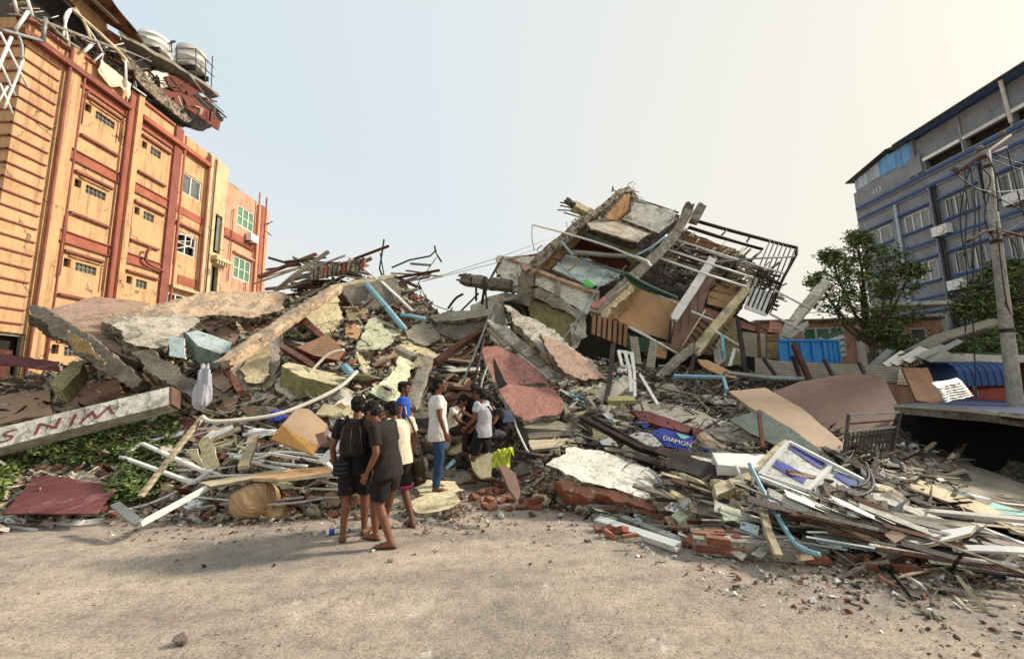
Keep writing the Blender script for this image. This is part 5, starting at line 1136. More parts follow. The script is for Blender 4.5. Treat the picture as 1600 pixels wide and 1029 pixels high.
# beams, planks, bars and pipes: name, label, category, points, material, w, t, Y, lift, beam?
PL = [
 ('diagonal_girder', 'long pale beam running diagonally up from the upright wall panel to the crest', 'concrete beam', [(350, 570, 8.6), (400, 535, 9.2), (450, 501, 9.9), (526, 451, 11.1)], 'plaster_peach', .34, .22, None, 0, True),
 ('concrete_post', 'grey square post standing beside the man in the blue shirt', 'concrete post', [(668, 562, 8.9), (655, 600, 8.2), (642, 640, 7.7)], 'concrete', .24, .2, None, 0, True),
 ('timber_post', 'pale peeling post leaning beside the grey square post', 'post', [(666, 572, 8.6), (650, 612, 8.0), (640, 650, 7.6)], 'timber_pale', .08, .08, None, 0, False),
 ('concrete_stub', 'grey concrete stub lying above the pale green slab', 'concrete beam', [(621, 545, 9.4), (648, 560, 9.0)], 'concrete', .16, .16, None, 0, True),
 ('brown_girder', 'dark brown timber beam propped against the wide trough beam', 'timber beam', [(681, 566, 9.8), (720, 538, 10.2), (764, 511, 10.8)], 'metal_rust', .16, .14, None, 0, False),
 ('dark_girder', 'dark leaning column at the top of the cave', 'column', [(780, 480, 10.9), (782, 520, 10.4), (784, 538, 10.2)], 'concrete_dark', .3, .25, None, 0, True),
 ('roof_timber', 'grey plank sticking up at the left of the crest', 'plank', [(437, 449, 12.6), (475, 420, 12.8), (513, 393, 13)], 'timber_grey', .16, .1, None, 0, False),
 ('roof_timber', 'second grey plank lying below the one at the left of the crest', 'plank', [(428, 455, 12.4), (460, 428, 12.6), (485, 412, 12.8)], 'timber_grey', .08, .06, None, 0, False),
 ('roof_timber', 'long thin timber crossing the top of the crest', 'plank', [(528, 417, 12.8), (560, 402, 12.9), (608, 384, 13)], 'metal_rust', .1, .08, None, 0, False),
 ('roof_timber', 'short timber end on the crest below the long thin one', 'plank', [(556, 415, 12.9), (581, 403, 13)], 'timber_grey', .12, .1, None, 0, False),
 ('white_tube', 'white tube slanting down across the crest', 'tube', [(545, 402, 12.8), (580, 428, 12.6), (590, 436, 12.5)], 'metal_white', .06, .06, None, 0, False),
 ('white_tube', 'white tube slanting down right of the blue drain pipe', 'tube', [(596, 440, 12.3), (620, 462, 12), (645, 486, 11.8)], 'metal_white', .08, .06, None, 0, False),
 ('steel_channel', 'nearer of two pale steel channels lying on the road edge', 'steel channel', [(934, 812), (1060, 854)], 'metal_white', .1, .07, None, .16, False),
 ('steel_channel', 'farther of two pale steel channels lying on the road edge', 'steel channel', [(966, 806), (1066, 846)], 'metal_grey', .07, .06, None, .16, False),
 ('long_rail', 'long pale pole lying across the whole right foreground', 'pole', [(1192, 786, 4.9), (1330, 790, 4.7), (1420, 796, 4.5), (1620, 814, 4.1)], 'pipe_pale', .045, .045, None, 0, False),
 ('white_batten', 'white batten lying at far right below the long pole', 'batten', [(1486, 856, 3.9), (1560, 858, 3.8), (1630, 862, 3.7)], 'metal_white', .06, .03, None, 0, False),
 ('white_batten', 'white batten slanting out of the picture at lower right', 'batten', [(1520, 820, 4.4), (1620, 858, 3.9)], 'metal_white', .045, .03, None, 0, False),
 ('thin_batten', 'thin tan stick leaning at the right picture edge', 'stick', [(1560, 888, 3.7), (1604, 850, 3.8)], 'timber_pale', .025, .025, None, 0, False),
 ('dark_bar', 'dark flat bar lying on the ground at lower right', 'bar', [(1382, 876), (1430, 934)], 'metal_dark', .06, .03, None, .02, False),
 ('timber_edge', 'pale plank leaning down to the ground behind the light blue pipe', 'plank', [(1186, 772, 4.9), (1200, 830, 4.3), (1216, 868, 4.0)], 'timber_pale', .07, .05, None, 0, False),
 ('wood_stub', 'short flat wood piece near the lone bricks', 'plank', [(1432, 892), (1520, 900)], 'timber_pale', .1, .03, None, .05, False),
 ('dark_rail', 'long black steel rail curving through the right of the pile', 'steel rail', [(908, 652, 7.4), (1000, 700, 6.6), (1070, 718, 6.2), (1150, 740, 5.7)], 'metal_dark', .09, .09, None, 0, False),
 ('dark_rail', 'second black rail just above the long one', 'steel rail', [(925, 650, 7.5), (1010, 698, 6.7), (1060, 710, 6.4)], 'metal_dark', .04, .05, None, 0, False),
 ('black_edge', 'thick black roof edge sweeping down the right of the pile', 'roof edge', [(1214, 658), (1270, 694), (1340, 732), (1420, 782), (1540, 838)], 'metal_dark', .12, .1, None, .2, False),
 ('shutter_frame', 'pale frame bar under the purple and white sign', 'frame bar', [(1195, 750, 5.3), (1250, 776, 4.95), (1300, 792, 4.7)], 'plaster_white', .09, .07, None, 0, False),
 ('shutter_frame', 'pale frame bar at the left end of the purple and white sign', 'frame bar', [(1180, 738, 5.5), (1218, 700, 6.0), (1232, 692, 6.1)], 'timber_pale', .1, .08, None, 0, False),
 ('standing_post', 'thin brown post standing before the bowed plywood', 'post', [(1186, 644, 6.4), (1192, 700, 5.9)], 'metal_rust', .05, .05, None, 0, False),
 ('standing_post', 'dark post standing among the white scraps right of the cave', 'post', [(958, 538, 9), (952, 600, 8.4), (946, 630, 8)], 'metal_dark', .1, .08, None, 0, False),
 ('frame_leg', 'left white leg of the broken window frame at centre right', 'frame bar', [(976, 548, 8.9), (984, 580, 8.6), (986, 612, 8.2)], 'metal_white', .07, .05, None, 0, False),
 ('frame_leg', 'right white leg of the broken window frame at centre right', 'frame bar', [(986, 550, 8.9), (991, 580, 8.6), (992, 620, 8.1)], 'metal_white', .06, .05, None, 0, False),
 ('leaning_plank', 'tall grey slat leaning against the dark mouth of the building', 'slat', [(1022, 532, 10.2), (1016, 574, 9.8)], 'timber_grey', .2, .03, None, 0, False),
 ('leaning_plank', 'grey pointed slat beside the tall one', 'slat', [(990, 526, 10.2), (996, 568, 9.8)], 'timber_grey', .2, .03, None, 0, False),
 ('leaning_plank', 'grey slat sloping down below the window frame', 'slat', [(940, 625, 8.2), (975, 600, 8.4), (985, 590, 8.5)], 'concrete_pale', .3, .06, None, 0, False),
 ('flat_timber', 'flat pale beam lying below the window frame legs', 'beam', [(950, 625, 7.9), (992, 624, 7.9)], 'plaster_olive', .16, .08, None, 0, False),
 ('leaning_plank', 'white slat pointing down beside the window frame', 'slat', [(1000, 585, 8.8), (1028, 632, 8.0)], 'metal_white', .06, .03, None, 0, False),
 ('teal_rail', 'thin teal rail bent to a right angle under the building', 'rail', [(1052, 587, 9.4), (1130, 589, 9.3), (1136, 610, 9.0)], 'pipe_blue', .06, .06, None, 0, False),
 ('blue_grey_rail', 'flat blue grey rail running right under the orange plank', 'rail', [(1135, 582, 9.6), (1200, 590, 9.4), (1262, 592, 9.2)], 'metal_grey', .14, .05, None, 0, False),
 ('big_tree_post', 'thick leaning concrete post before the tree', 'post', [(1220, 532, 12.4), (1250, 490, 13), (1290, 442, 13.6)], 'concrete_pale', .3, .25, None, 0, True),
 ('rust_strut', 'dark rusty strut crossing in front of the blue bin', 'strut', [(1240, 538, 9.6), (1252, 565, 9.3), (1266, 596, 9.0)], 'metal_rust', .1, .1, None, 0, False),
 ('rust_strut', 'short rusty strut left of the one before the blue bin', 'strut', [(1239, 557, 9.6), (1250, 590, 9.3)], 'metal_dark', .07, .07, None, 0, False),
 ('rust_strut', 'dark strut against the curved fence sheet, left of the bin', 'strut', [(1193, 560, 9.8), (1212, 586, 9.5)], 'metal_dark', .06, .06, None, 0, False),
 ('rust_strut', 'dark strut against the curved fence sheet, right of the bin', 'strut', [(1288, 562, 9.6), (1303, 590, 9.3)], 'metal_dark', .06, .06, None, 0, False),
 ('rust_strut', 'dark strut at the right end of the curved fence sheet', 'strut', [(1342, 566, 9.4), (1353, 588, 9.1)], 'metal_dark', .06, .06, None, 0, False),
 ('canopy_plank', 'long pale plank rising to the right above the scrap sheets', 'plank', [(1410, 560, 10.6), (1470, 528, 11.2), (1560, 502, 12)], 'timber_grey', .3, .1, None, 0, False),
 ('canopy_plank', 'thin dark plank under the long rising one', 'plank', [(1400, 556, 10.4), (1460, 540, 11), (1545, 515, 11.6)], 'metal_dark', .1, .08, None, 0, False),
 ('post', 'dark post before the grey board on the flank of the building', 'post', [(1153, 500, 11.4), (1160, 545, 11), (1166, 600, 10.6)], 'metal_dark', .1, .08, None, 0, False),
 ('post', 'rusty upright in front of the grey flank board', 'post', [(1184, 506, 11.6), (1188, 575, 11)], 'metal_rust', .07, .07, None, 0, False),
 ('bent_upright', 'dark bent upright under the louvred shutters', 'post', [(1084, 558, 10.8), (1078, 590, 10.4), (1076, 610, 10)], 'metal_dark', .1, .1, None, 0, False),
 ('blue_tube', 'short teal tube standing behind the building prop', 'tube', [(1128, 524, 11.4), (1130, 550, 11.2), (1132, 560, 11.2)], 'pipe_blue', .08, .08, None, 0, False),
 ('prop_frame', 'white bracket frame left of the dark flank post', 'frame bar', [(1140, 572, 10.9), (1148, 545, 11.1), (1162, 552, 11.1)], 'metal_white', .08, .06, None, 0, False),
 ('wooden_post', 'weathered grey post standing by the white cloth at left', 'post', [(380, 730, 6.0), (392, 700, 6.3), (396, 682, 6.5)], 'timber_pale', .14, .06, None, 0, False),
 ('tan_pole', 'tan bamboo pole leaning over the vines', 'pole', [(219, 776, 5.9), (268, 712, 6.3), (316, 652, 6.9)], 'timber_pale', .06, .06, None, 0, False),
 ('white_rail', 'long white rail sloping up from the road edge at lower left', 'rail', [(220, 818, 5.1), (290, 780, 5.6), (334, 756, 5.9)], 'metal_white', .07, .05, None, 0, False),
 ('grey_channel', 'short grey channel lying at the road edge at lower left', 'channel', [(180, 788, 5.5), (216, 816, 5.1)], 'metal_grey', .09, .06, None, 0, False),
 ('white_channel', 'white channel along the road edge at far left', 'channel', [(-20, 814), (60, 816), (130, 818), (158, 815)], 'metal_white', .09, .06, None, .1, False),
 ('white_channel', 'loose white strip end at the far left road edge', 'channel', [(10, 822), (58, 828)], 'metal_white', .04, .02, None, .03, False),
 ('white_board', 'white board slanting up to the young man with the backpack', 'board', [(502, 722, 6.0), (518, 706, 6.1), (536, 690, 6.2)], 'metal_white', .14, .03, None, 0, False),
 ('grey_girder', 'flat grey beam behind the group at the foot of the post', 'beam', [(636, 658, 7.7), (680, 655, 7.7)], 'concrete_dark', .2, .25, None, 0, True),
]
for it in PL:
    n_, lab, cat, q, m_, w, t, Y, lift, bm_ = it
    plank(n_, lab, cat, q, m_, w, t, Y, lift, beam=bm_)

PI = [
 ('drain_pipe', 'light blue drain pipe with a socket end sliding down from the crest', 'pipe', [(572, 444, 12), (602, 478, 11.3), (622, 502, 10.9), (632, 514, 10.7)], 'pipe_blue', .085, None, 0, False),
 ('drain_pipe', 'short grey blue pipe lying right of the long drain pipe', 'pipe', [(626, 492, 11.3), (645, 494, 11.3), (664, 498, 11.2)], 'pipe_blue', .06, None, 0, False),
 ('drain_pipe', 'short teal pipe stub in the middle of the pile', 'pipe', [(538, 572, 8.9), (552, 588, 8.7)], 'pipe_blue', .09, None, 0, False),
 ('bent_blue_pipe', 'light blue pipe bent at its foot leaning at lower right', 'pipe', [(1171, 724, 5.2), (1190, 762, 4.9), (1222, 818, 4.4), (1246, 852, 4.1), (1280, 866, 3.9)], 'pipe_blue', .025, None, 0, True),
 ('blue_pipe', 'thick light blue pipe lying on the tilted floor at right', 'pipe', [(1486, 770, 5.6), (1516, 778, 5.5), (1546, 786, 5.4)], 'pipe_blue', .06, None, 0, False),
 ('small_blue_pipe', 'short blue pipe piece behind the legs of the man in white', 'pipe', [(697, 732, 7), (710, 719, 7.1)], 'pipe_blue', .035, None, 0, False),
 ('bent_conduit', 'long pale conduit curving over the middle left of the pile', 'conduit', [(316, 650, 6.8), (330, 658, 6.8), (372, 656, 6.9), (430, 648, 7.1), (480, 630, 7.4), (530, 605, 7.8), (558, 580, 8.2)], 'pipe_pale', .035, None, 0, True),
 ('bent_conduit', 'pale conduit arching above the cream block', 'conduit', [(480, 588, 8.3), (495, 570, 8.5), (515, 552, 8.7), (538, 546, 8.9)], 'pipe_pale', .03, None, 0, True),
 ('white_hose', 'thin white conduit sweeping from the road edge up to the tubes', 'conduit', [(120, 806), (200, 796), (262, 775), (330, 735), (400, 700)], 'pipe_pale', .024, None, .2, True),
 ('steel_tube', 'thin steel tube bent over the peach board', 'tube', [(360, 712), (400, 716), (440, 706), (500, 714), (520, 732)], 'metal_white', .022, None, .3, True),
 ('steel_tube', 'thin steel tube lying under the peach board', 'tube', [(310, 745), (380, 742), (460, 744), (516, 738)], 'metal_white', .02, None, .25, True),
 ('steel_tube', 'thin steel tube crossing behind the brown cabinet', 'tube', [(356, 708), (420, 722), (480, 728)], 'metal_white', .025, None, .25, True),
 ('power_antenna', 'bent antenna mast with a cross bar on the crest', 'antenna', [(612, 418, 13), (640, 406, 13), (672, 400, 13), (680, 392, 13), (684, 400, 13), (690, 409, 13)], 'metal_dark', .03, None, 0, False),
 ('antenna_spike', 'short spike at the top of the antenna mast', 'antenna', [(679, 384, 13), (681, 394, 13)], 'metal_dark', .03, None, 0, False),
 ('mast', 'thin lattice mast standing on the crest', 'mast', [(600, 374, 13), (597, 395, 13), (593, 420, 13), (597, 430, 13)], 'metal_dark', .03, None, 0, False),
 ('mast', 'second leg of the thin mast on the crest', 'mast', [(594, 395, 13.1), (600, 430, 13.1)], 'metal_dark', .02, None, 0, False),
 ('guy_wire', 'thin wire from the antenna down to the wire joint', 'wire', [(682, 402, 13), (668, 422, 13), (654, 441, 13)], 'cable', .014, None, 0, False),
 ('hanging_wire', 'steepest wire hanging from the joint in the gap', 'wire', [(654, 441, 13), (658, 462, 12.8), (661, 482, 12.6)], 'cable', .014, None, 0, True),
 ('hanging_wire', 'wire sweeping down right from the joint in the gap', 'wire', [(654, 441, 13), (664, 462, 12.8), (678, 476, 12.7), (700, 484, 12.6)], 'cable', .014, None, 0, True),
 ('hanging_wire', 'wire going down left from the joint in the gap', 'wire', [(654, 441, 13), (648, 452, 12.9), (643, 462, 12.8)], 'cable', .014, None, 0, True),
 ('power_line', 'upper pale line rising to the tilted building', 'wire', [(658, 440, 13), (780, 402, 13.5), (876, 366, 14)], 'cable_pale', .012, None, 0, False),
 ('power_line', 'lower pale line rising to the tilted building', 'wire', [(658, 440, 13), (770, 412, 13.5), (868, 378, 14)], 'cable_pale', .012, None, 0, False),
 ('black_cable', 'black cable hooked over the long black rail', 'cable', [(1055, 708), (1058, 735), (1066, 760), (1082, 780)], 'cable', .014, None, .45, True),
 ('black_cable', 'black cable looping over the purple and white sign', 'cable', [(1352, 722), (1364, 750), (1358, 768), (1330, 775), (1318, 760)], 'cable', .02, None, .5, True),
 ('curved_rod', 'dark bent rod standing beside the lying fridge door', 'rod', [(1330, 760), (1350, 756), (1358, 742), (1352, 728)], 'cable', .014, None, .5, True),
 ('curved_branch', 'bare white branch lying on the ground at lower right', 'branch', [(1482, 908), (1490, 930), (1510, 952), (1518, 958)], 'timber_pale', .022, None, .02, True),
 ('leaning_pipe', 'thin dark bar leaning in front of the wide trough beam', 'bar', [(770, 480, 10.8), (745, 545, 10), (722, 600, 9)], 'metal_grey', .03, None, 0, True),
 ('leaning_pipe', 'bent grey bar hanging down to the crouching man', 'bar', [(756, 530, 9.8), (745, 580, 9), (738, 610, 8.6)], 'metal_dark', .03, None, 0, True),
 ('leaning_pipe', 'pale curved strip hanging inside the cave', 'bar', [(762, 570, 9), (752, 600, 8.6), (748, 640, 8.3)], 'metal_grey', .025, None, 0, True),
 ('white_curtain_rail', 'white bent rail hanging inside the right of the cave', 'bar', [(800, 640, 7.9), (808, 670, 7.6), (822, 700, 7.2), (826, 706, 7.2)], 'metal_white', .02, None, 0, True),
 ('stove_pipe', 'white pipe across the front right of the debris', 'pipe', [(1150, 728, 5.3), (1160, 750, 5.1), (1172, 786, 4.9)], 'pipe_pale', .02, None, 0, True),
 ('handle_pole', 'pale t-shaped pole beside the bent blue pipe', 'pole', [(1146, 730, 5.3), (1176, 732, 5.3), (1177, 770, 5.1)], 'pipe_pale', .02, None, 0, False),
 ('black_pole', 'black pole poking out right of the yellow cloth', 'pole', [(794, 702, 6.2), (820, 708, 6.2), (850, 713, 6.2)], 'metal_dark', .035, None, 0, False),
]
for it in PI:
    n_, lab, cat, q, m_, r_, Y, lift, bd = it
    pipe(n_, lab, cat, q, m_, r_, Y, lift, bend=bd)

for it in PL: PROT.append([(p[0], p[1]) for p in it[3]])
for it in PI: PROT.append([(p[0], p[1]) for p in it[3]])

# ------------------------------------------------------------------ larger assemblies on the pile
def frame_axes(a, b, c):
    """origin a, x towards b, y towards c (orthogonalised), z out"""
    x = (b - a).normalized(); z = x.cross(c - a).normalized(); y = z.cross(x)
    return x, y, z
# the lettered beam, lying upside down
A0, A1, A2 = P(-60, 682, 7.1), P(264, 604, 7.9), P(-60, 712, 7.0)
bx, by, bz = frame_axes(A0, A1, A2); by = -by; bz = bx.cross(by)
if bz.y > 0: bz = -bz
LB = (A1 - A0).length; HB = .385
lb = thing('lettered_girder', 'long white beam with faded maroon capital letters, lying tilted above the vines', 'sign beam', A0 - by * HB)
m_ = MB()
q0, q1 = A0, A1
m_.hexa([q0 - by * HB, q1 - by * HB, q1 - by * HB - bz * .32, q0 - by * HB - bz * .32, q0, q1, q1 - bz * .32, q0 - bz * .32])
build('beam_body', m_, 'plaster_white', parent=lb)
m_ = MB(); m_.hexa([q1 + bx * .004 - by * HB, q1 + bx * .05 - by * HB, q1 + bx * .05 - by * HB - bz * .3, q1 + bx * .004 - by * HB - bz * .3, q1 + bx * .004, q1 + bx * .05, q1 + bx * .05 - bz * .3, q1 + bx * .004 - bz * .3])
build('end_board', m_, 'plywood_dark', parent=lb)
for ch, px_ in (('S', 19), ('N', 80), ('I', 119), ('W', 158)):
    dd = (P(px_, 682 - (px_ + 60) * 78 / 324, 7.1 + (px_ + 60) / 324 * .8) - A0).dot(bx)
    o_ = A0 + bx * dd - by * (HB * .5) + bz * .006
    M_ = Matrix((( -bx.x * 1.8 - by.x * .1, -by.x + bx.x * -.25, bz.x, o_.x), (-bx.y * 1.8 - by.y * .1, -by.y + bx.y * -.25, bz.y, o_.y), (-bx.z * 1.8 - by.z * .1, -by.z + bx.z * -.25, bz.z, o_.z), (0, 0, 0, 1)))
    text('letter', ch, .29, M_, 'letter_maroon', parent=lb, ext=.004)
for k in range(7):
    s_ = 1.2 + k * .5
    build('crack', MB().tube(smoothpts([A0 + bx * s_ + bz * .005, A0 + bx * (s_ + .03) - by * .15 + bz * .006, A0 + bx * (s_ - .02) - by * .3 + bz * .005, A0 + bx * (s_ + .05) - by * HB + bz * .004]), .004, 4), 'cable', parent=lb)
# blue bin
bn = thing('blue_bin', 'bright blue ribbed skip standing behind the curved fence sheet', 'bin', P(1255, 568, 11.4))
fl, fr, br_, bl_ = P(1219, 568, 11.3), P(1289, 568, 11.1), P(1316, 566, 12.2), P(1245, 566, 12.4)
up_ = Vector((0, 0, .62))
m_ = MB().hexa([fl, fr, br_, bl_, fl + up_, fr + up_, br_ + up_ * .98, bl_ + up_]); build('bin_body', m_, 'plastic_blue', parent=bn)
for k in range(5):
    t_ = k / 4; p = fl.lerp(fr, t_) + Vector((0, -.03, 0)); build('rib', MB().box(p - Vector((.025, .03, 0)), p + Vector((.025, .02, .6))), 'plastic_blue', parent=bn)
for k in range(1, 4):
    p = fr.lerp(br_, k / 3.6) + Vector((.03, 0, 0)); build('rib', MB().box(p - Vector((.03, .025, 0)), p + Vector((.03, .025, .6))), 'plastic_blue', parent=bn)
build('rim', MB().bar(fl + up_ + Vector((0, -.02, .03)), fr + up_ + Vector((0, -.02, .03)), .1, .06).bar(fr + up_ + Vector((0, 0, .03)), br_ + up_ + Vector((0, 0, .03)), .1, .06), 'plastic_blue', parent=bn)
# metal gate leaning at the plywood
gt = thing('metal_gate', 'dark metal gate with dense bars leaning beside the curved board', 'gate', P(1350, 720, 6.7))
_gd = max(0, max(Y - (S(x, y).y - .1) for x, y, Y in ((1318, 722, 6.6), (1394, 704, 6.9), (1326, 648, 6.9), (1406, 644, 7.1))))
TL, TR, BL, BR_ = P(1326, 648, 6.9 - _gd), P(1406, 644, 7.1 - _gd), P(1318, 722, 6.6 - _gd), P(1394, 704, 6.9 - _gd)
def bil(s, t): return (TL.lerp(TR, s)).lerp(BL.lerp(BR_, s), t)
def gbar(n_, a, b, w, m__='metal_dark'): build(n_, MB().bar(bil(*a), bil(*b), w, w), m__, parent=gt)
for a, b, w in (((0, 0), (1, 0), .03), ((0, 1), (0, 0), .04), ((1, 0), (1, 1), .04), ((0, .2), (1, .2), .022), ((0, .38), (1, .38), .022), ((0, .7), (1, .7), .018), ((0, .98), (1, .98), .026), ((0, .5), (1, .5), .02)): gbar('gate_frame', a, b, w, 'metal_grey' if a[1] in (0, .38) and b[1] == a[1] else 'metal_dark')
for k in range(12): gbar('gate_bar', ((k + .7) / 12.5, .38), ((k + .7) / 12.5, .98), .016)
for k in range(7): gbar('gate_slat', (.3, .44 + k * .04), (.95, .43 + k * .04), .014, 'metal_dark')
# purple and white sign boards
sg = thing('sign_board', 'torn purple and white sign board lying face up at lower right', 'sign', P(1270, 780, 5.2))
_sd = max(0, max(6.1 - (y - 692) * .0115 - (S(x, y).y - .12) for x, y in ((1190, 744), (1232, 694), (1300, 727), (1262, 768), (1372, 766), (1330, 798))))
def sp(x, y): return P(x, y, 6.1 - (y - 692) * .0115 - _sd)
def spoly(n_, q, m__, th=.02, off=0.0, rg=0.0):
    pts = [sp(*a) for a in q]; mb, n = slab_mb(pts, th, rg, .2)
    if off: mb.v = [v + n * off for v in mb.v]
    build(n_, mb, [m__, m__], parent=sg)
spoly('panel', [(1190, 744), (1232, 694), (1300, 727), (1262, 768)], 'sign_white', .03)
spoly('panel', [(1266, 768), (1304, 730), (1372, 766), (1362, 780), (1330, 798)], 'sign_white', .03)
spoly('stripe', [(1232, 701), (1240, 698), (1290, 722), (1284, 734), (1276, 731)], 'sign_blue', .004, .02, .012)
spoly('stripe', [(1200, 725), (1208, 716), (1262, 745), (1255, 757)], 'sign_blue', .004, .02, .012)
spoly('stripe', [(1302, 744), (1310, 739), (1345, 758), (1338, 768)], 'sign_blue', .004, .02, .012)
spoly('stripe', [(1284, 776), (1296, 768), (1304, 774), (1296, 784)], 'sign_blue', .004, .02, .012)
for q in ([(1190, 744), (1262, 768)], [(1232, 692), (1374, 765)], [(1264, 769), (1302, 727)], [(1186, 748), (1262, 778), (1330, 800)], [(1188, 744), (1232, 693)]):
    p = [sp(*a) + Vector((0, 0, .02)) for a in q]; m_ = MB()
    for a, b in zip(p[:-1], p[1:]): m_.bar(a, b, .05, .04)
    build('sign_frame', m_, 'metal_white', parent=sg)
ox, oy, oz = frame_axes(sp(1212, 728), sp(1256, 750), sp(1232, 700))
def sgn_text(s, x_, y_, size, fn, x2, y2, par, m__, name='lettering'):
    a, b = fn(x_, y_), fn(x2, y2); vx = (b - a).normalized(); up__ = Vector((0, 0, 1)); nz_ = (up__ * .6 + Vector((0, -.8, 0))); nz_ = (nz_ - vx * nz_.dot(vx)).normalized(); vy = nz_.cross(vx)
    return Matrix(((vx.x, vy.x, nz_.x, a.x), (vx.y, vy.y, nz_.y, a.y), (vx.z, vy.z, nz_.z, a.z), (0, 0, 0, 1)))
text('lettering', 'CT', .075, Matrix.Translation(sp(1214, 724) + Vector((0, -.01, .03))) @ Matrix.Rotation(-.5, 4, 'Y') @ Matrix.Rotation(.75, 4, 'X'), 'letter_white', parent=sg, ext=.003)
# the blue crate board with its white word
_dd = max(0, max(6.75 - (S(x, y).y - .55) for x, y in ((1020, 672), (1074, 700), (1048, 698))))
d1 = lambda x, y: P(x, y, 6.75 - _dd - (y - 670) * .006)
db = thing('blue_board', 'dark blue printed board with white lettering wedged under the red fascia', 'sign', d1(1050, 705))
mb, n__ = slab_mb([d1(1018, 674), d1(1034, 668), d1(1084, 682), d1(1078, 703), d1(1042, 697)], .04, 0); build('panel', mb, ['sign_blue_plain' if 'sign_blue_plain' in MATS else 'sign_blue', 'sign_blue'], parent=db)
ax_ = (d1(1078, 694) - d1(1042, 684)).normalized(); az_ = n__; ay_ = az_.cross(ax_)
cc_ = d1(1058, 690) + az_ * .008
text('lettering', 'DIAMON', .105, Matrix(((ax_.x, ay_.x, az_.x, cc_.x), (ax_.y, ay_.y, az_.y, cc_.y), (ax_.z, ay_.z, az_.z, cc_.z), (0, 0, 0, 1))), 'letter_white', parent=db, ext=.003)
mb, _q = slab_mb([d1(1056, 676) + az_ * .01, d1(1078, 682) + az_ * .01, d1(1070, 686) + az_ * .01, d1(1064, 685) + az_ * .01], .006, 0); build('emblem', mb, ['scrap_teal', 'scrap_teal'], parent=db)
slab('blue_scrap', 'pale sheet with a blue edge left of the blue printed board', 'board', [(978, 680), (996, 672), (1028, 680), (1044, 698), (1010, 698)], ['sign_white', 'sign_blue'], .03, None, .3, .03)
slab('blue_scrap', 'small blue scrap in the dark right of the blue printed board', 'board', [(1096, 700), (1104, 694), (1122, 700), (1118, 708)], ['sign_blue', 'sign_blue'], .02, None, .35, .01)
slab('blue_scrap', 'blue scrap tucked left of the printed board', 'board', [(992, 656), (1004, 655), (1016, 664), (1006, 668)], ['sign_blue', 'sign_blue'], .02, None, .4, .01)
# white plastic grating
wg = thing('white_grating', 'small white plastic grating lying among the bricks', 'grating', P(1062, 800, 5.1))
g0, g1, g2, g3 = P(1040, 794, 5.15), P(1066, 774, 5.45), P(1084, 781, 5.4), P(1064, 802, 5.05)
def gb(s, t): return g0.lerp(g1, s).lerp(g3.lerp(g2, s), t)
for k in range(6): build('grating_bar', MB().bar(gb(k / 5, 0), gb(k / 5, 1), .022, .02), 'scrap_white', parent=wg)
for k in range(4): build('grating_bar', MB().bar(gb(0, k / 3), gb(1, k / 3), .02, .022), 'scrap_white', parent=wg)
# window frames on the vines
def frame_thing(name, label, cat, q, m__, w=.06, t=.04, Y=None, lift=.3, closed=True):
    p = pts_of(q, Y, lift); r_ = thing(name, label, cat, p[0])
    e_ = list(zip(p, p[1:] + ([p[0]] if closed else [])))
    for a, b in (e_ if closed else e_[:-0 or None]):
        build('frame_bar', MB().bar(a, b, w, t), m__, parent=r_)
    return r_
frame_thing('window_frame', 'empty white window frame lying on the vines', 'window frame', [(189, 713), (222, 692), (326, 739), (302, 754)], 'metal_white', .06, .04, None, .55)
frame_thing('window_frame', 'thin white frame lying under the empty window frame', 'window frame', [(230, 738), (300, 750), (345, 742), (318, 732)], 'metal_white', .035, .03, None, .22)
frame_thing('bed_frame', 'bent white steel frame lying left of the young men', 'frame', [(360, 712), (420, 708), (508, 722), (532, 745), (470, 738), (420, 728)], 'metal_white', .04, .04, None, .3)
frame_thing('broken_chair', 'broken white chair frame standing among white scraps right of the cave', 'chair', [(966, 548, 8.9), (988, 552, 8.9), (990, 572, 8.7), (972, 572, 8.7)], 'metal_white', .06, .06, None, 0)
# roof on the right with the dark hollow under it
rf = thing('navy_roof_wreck', 'fallen navy roof with a grey edge over a dark hollow at far right', 'roof', P(1500, 720, 9))
def rs(n_, q, m__, th=.1, rg=.02):
    mb, _n = slab_mb([P(*a) for a in q], th, rg, .25); return build(n_, mb, [m__, m__] if isinstance(m__, str) else m__, parent=rf)
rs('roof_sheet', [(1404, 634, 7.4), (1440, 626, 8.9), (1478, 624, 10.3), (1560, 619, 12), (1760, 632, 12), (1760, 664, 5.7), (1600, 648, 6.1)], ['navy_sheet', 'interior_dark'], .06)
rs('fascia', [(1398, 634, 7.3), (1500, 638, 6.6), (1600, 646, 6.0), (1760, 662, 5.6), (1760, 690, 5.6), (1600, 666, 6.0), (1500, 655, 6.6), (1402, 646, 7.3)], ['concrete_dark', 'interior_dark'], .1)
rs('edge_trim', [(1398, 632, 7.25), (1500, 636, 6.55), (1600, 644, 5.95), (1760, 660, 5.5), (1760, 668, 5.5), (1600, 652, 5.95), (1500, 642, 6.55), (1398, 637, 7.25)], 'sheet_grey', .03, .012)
rs('dark_back_panel', [(1394, 640, 8.6), (1500, 640, 8.2), (1620, 645, 7.4), (1800, 655, 6.8), (1800, 830, 6.6), (1620, 764, 7.2), (1520, 742, 8.0), (1394, 716, 8.4)], 'interior_black', .2)  # black panel put in as the shade deep under the roof
rs('side_wall', [(1780, 640, 10), (1780, 645, 6.4), (1780, 900, 5.8), (1780, 800, 9)], 'interior_dark', .2)  # unseen wall added to keep light out of the hollow
for k, x_ in enumerate((1640,)): build('prop', MB().bar(P(x_, 650 + k * 8, 8.4 - k * .4), P(x_ + 6, 735 + k * 10, 8.0 - k * .5), .1, .1), 'metal_dark', parent=rf)
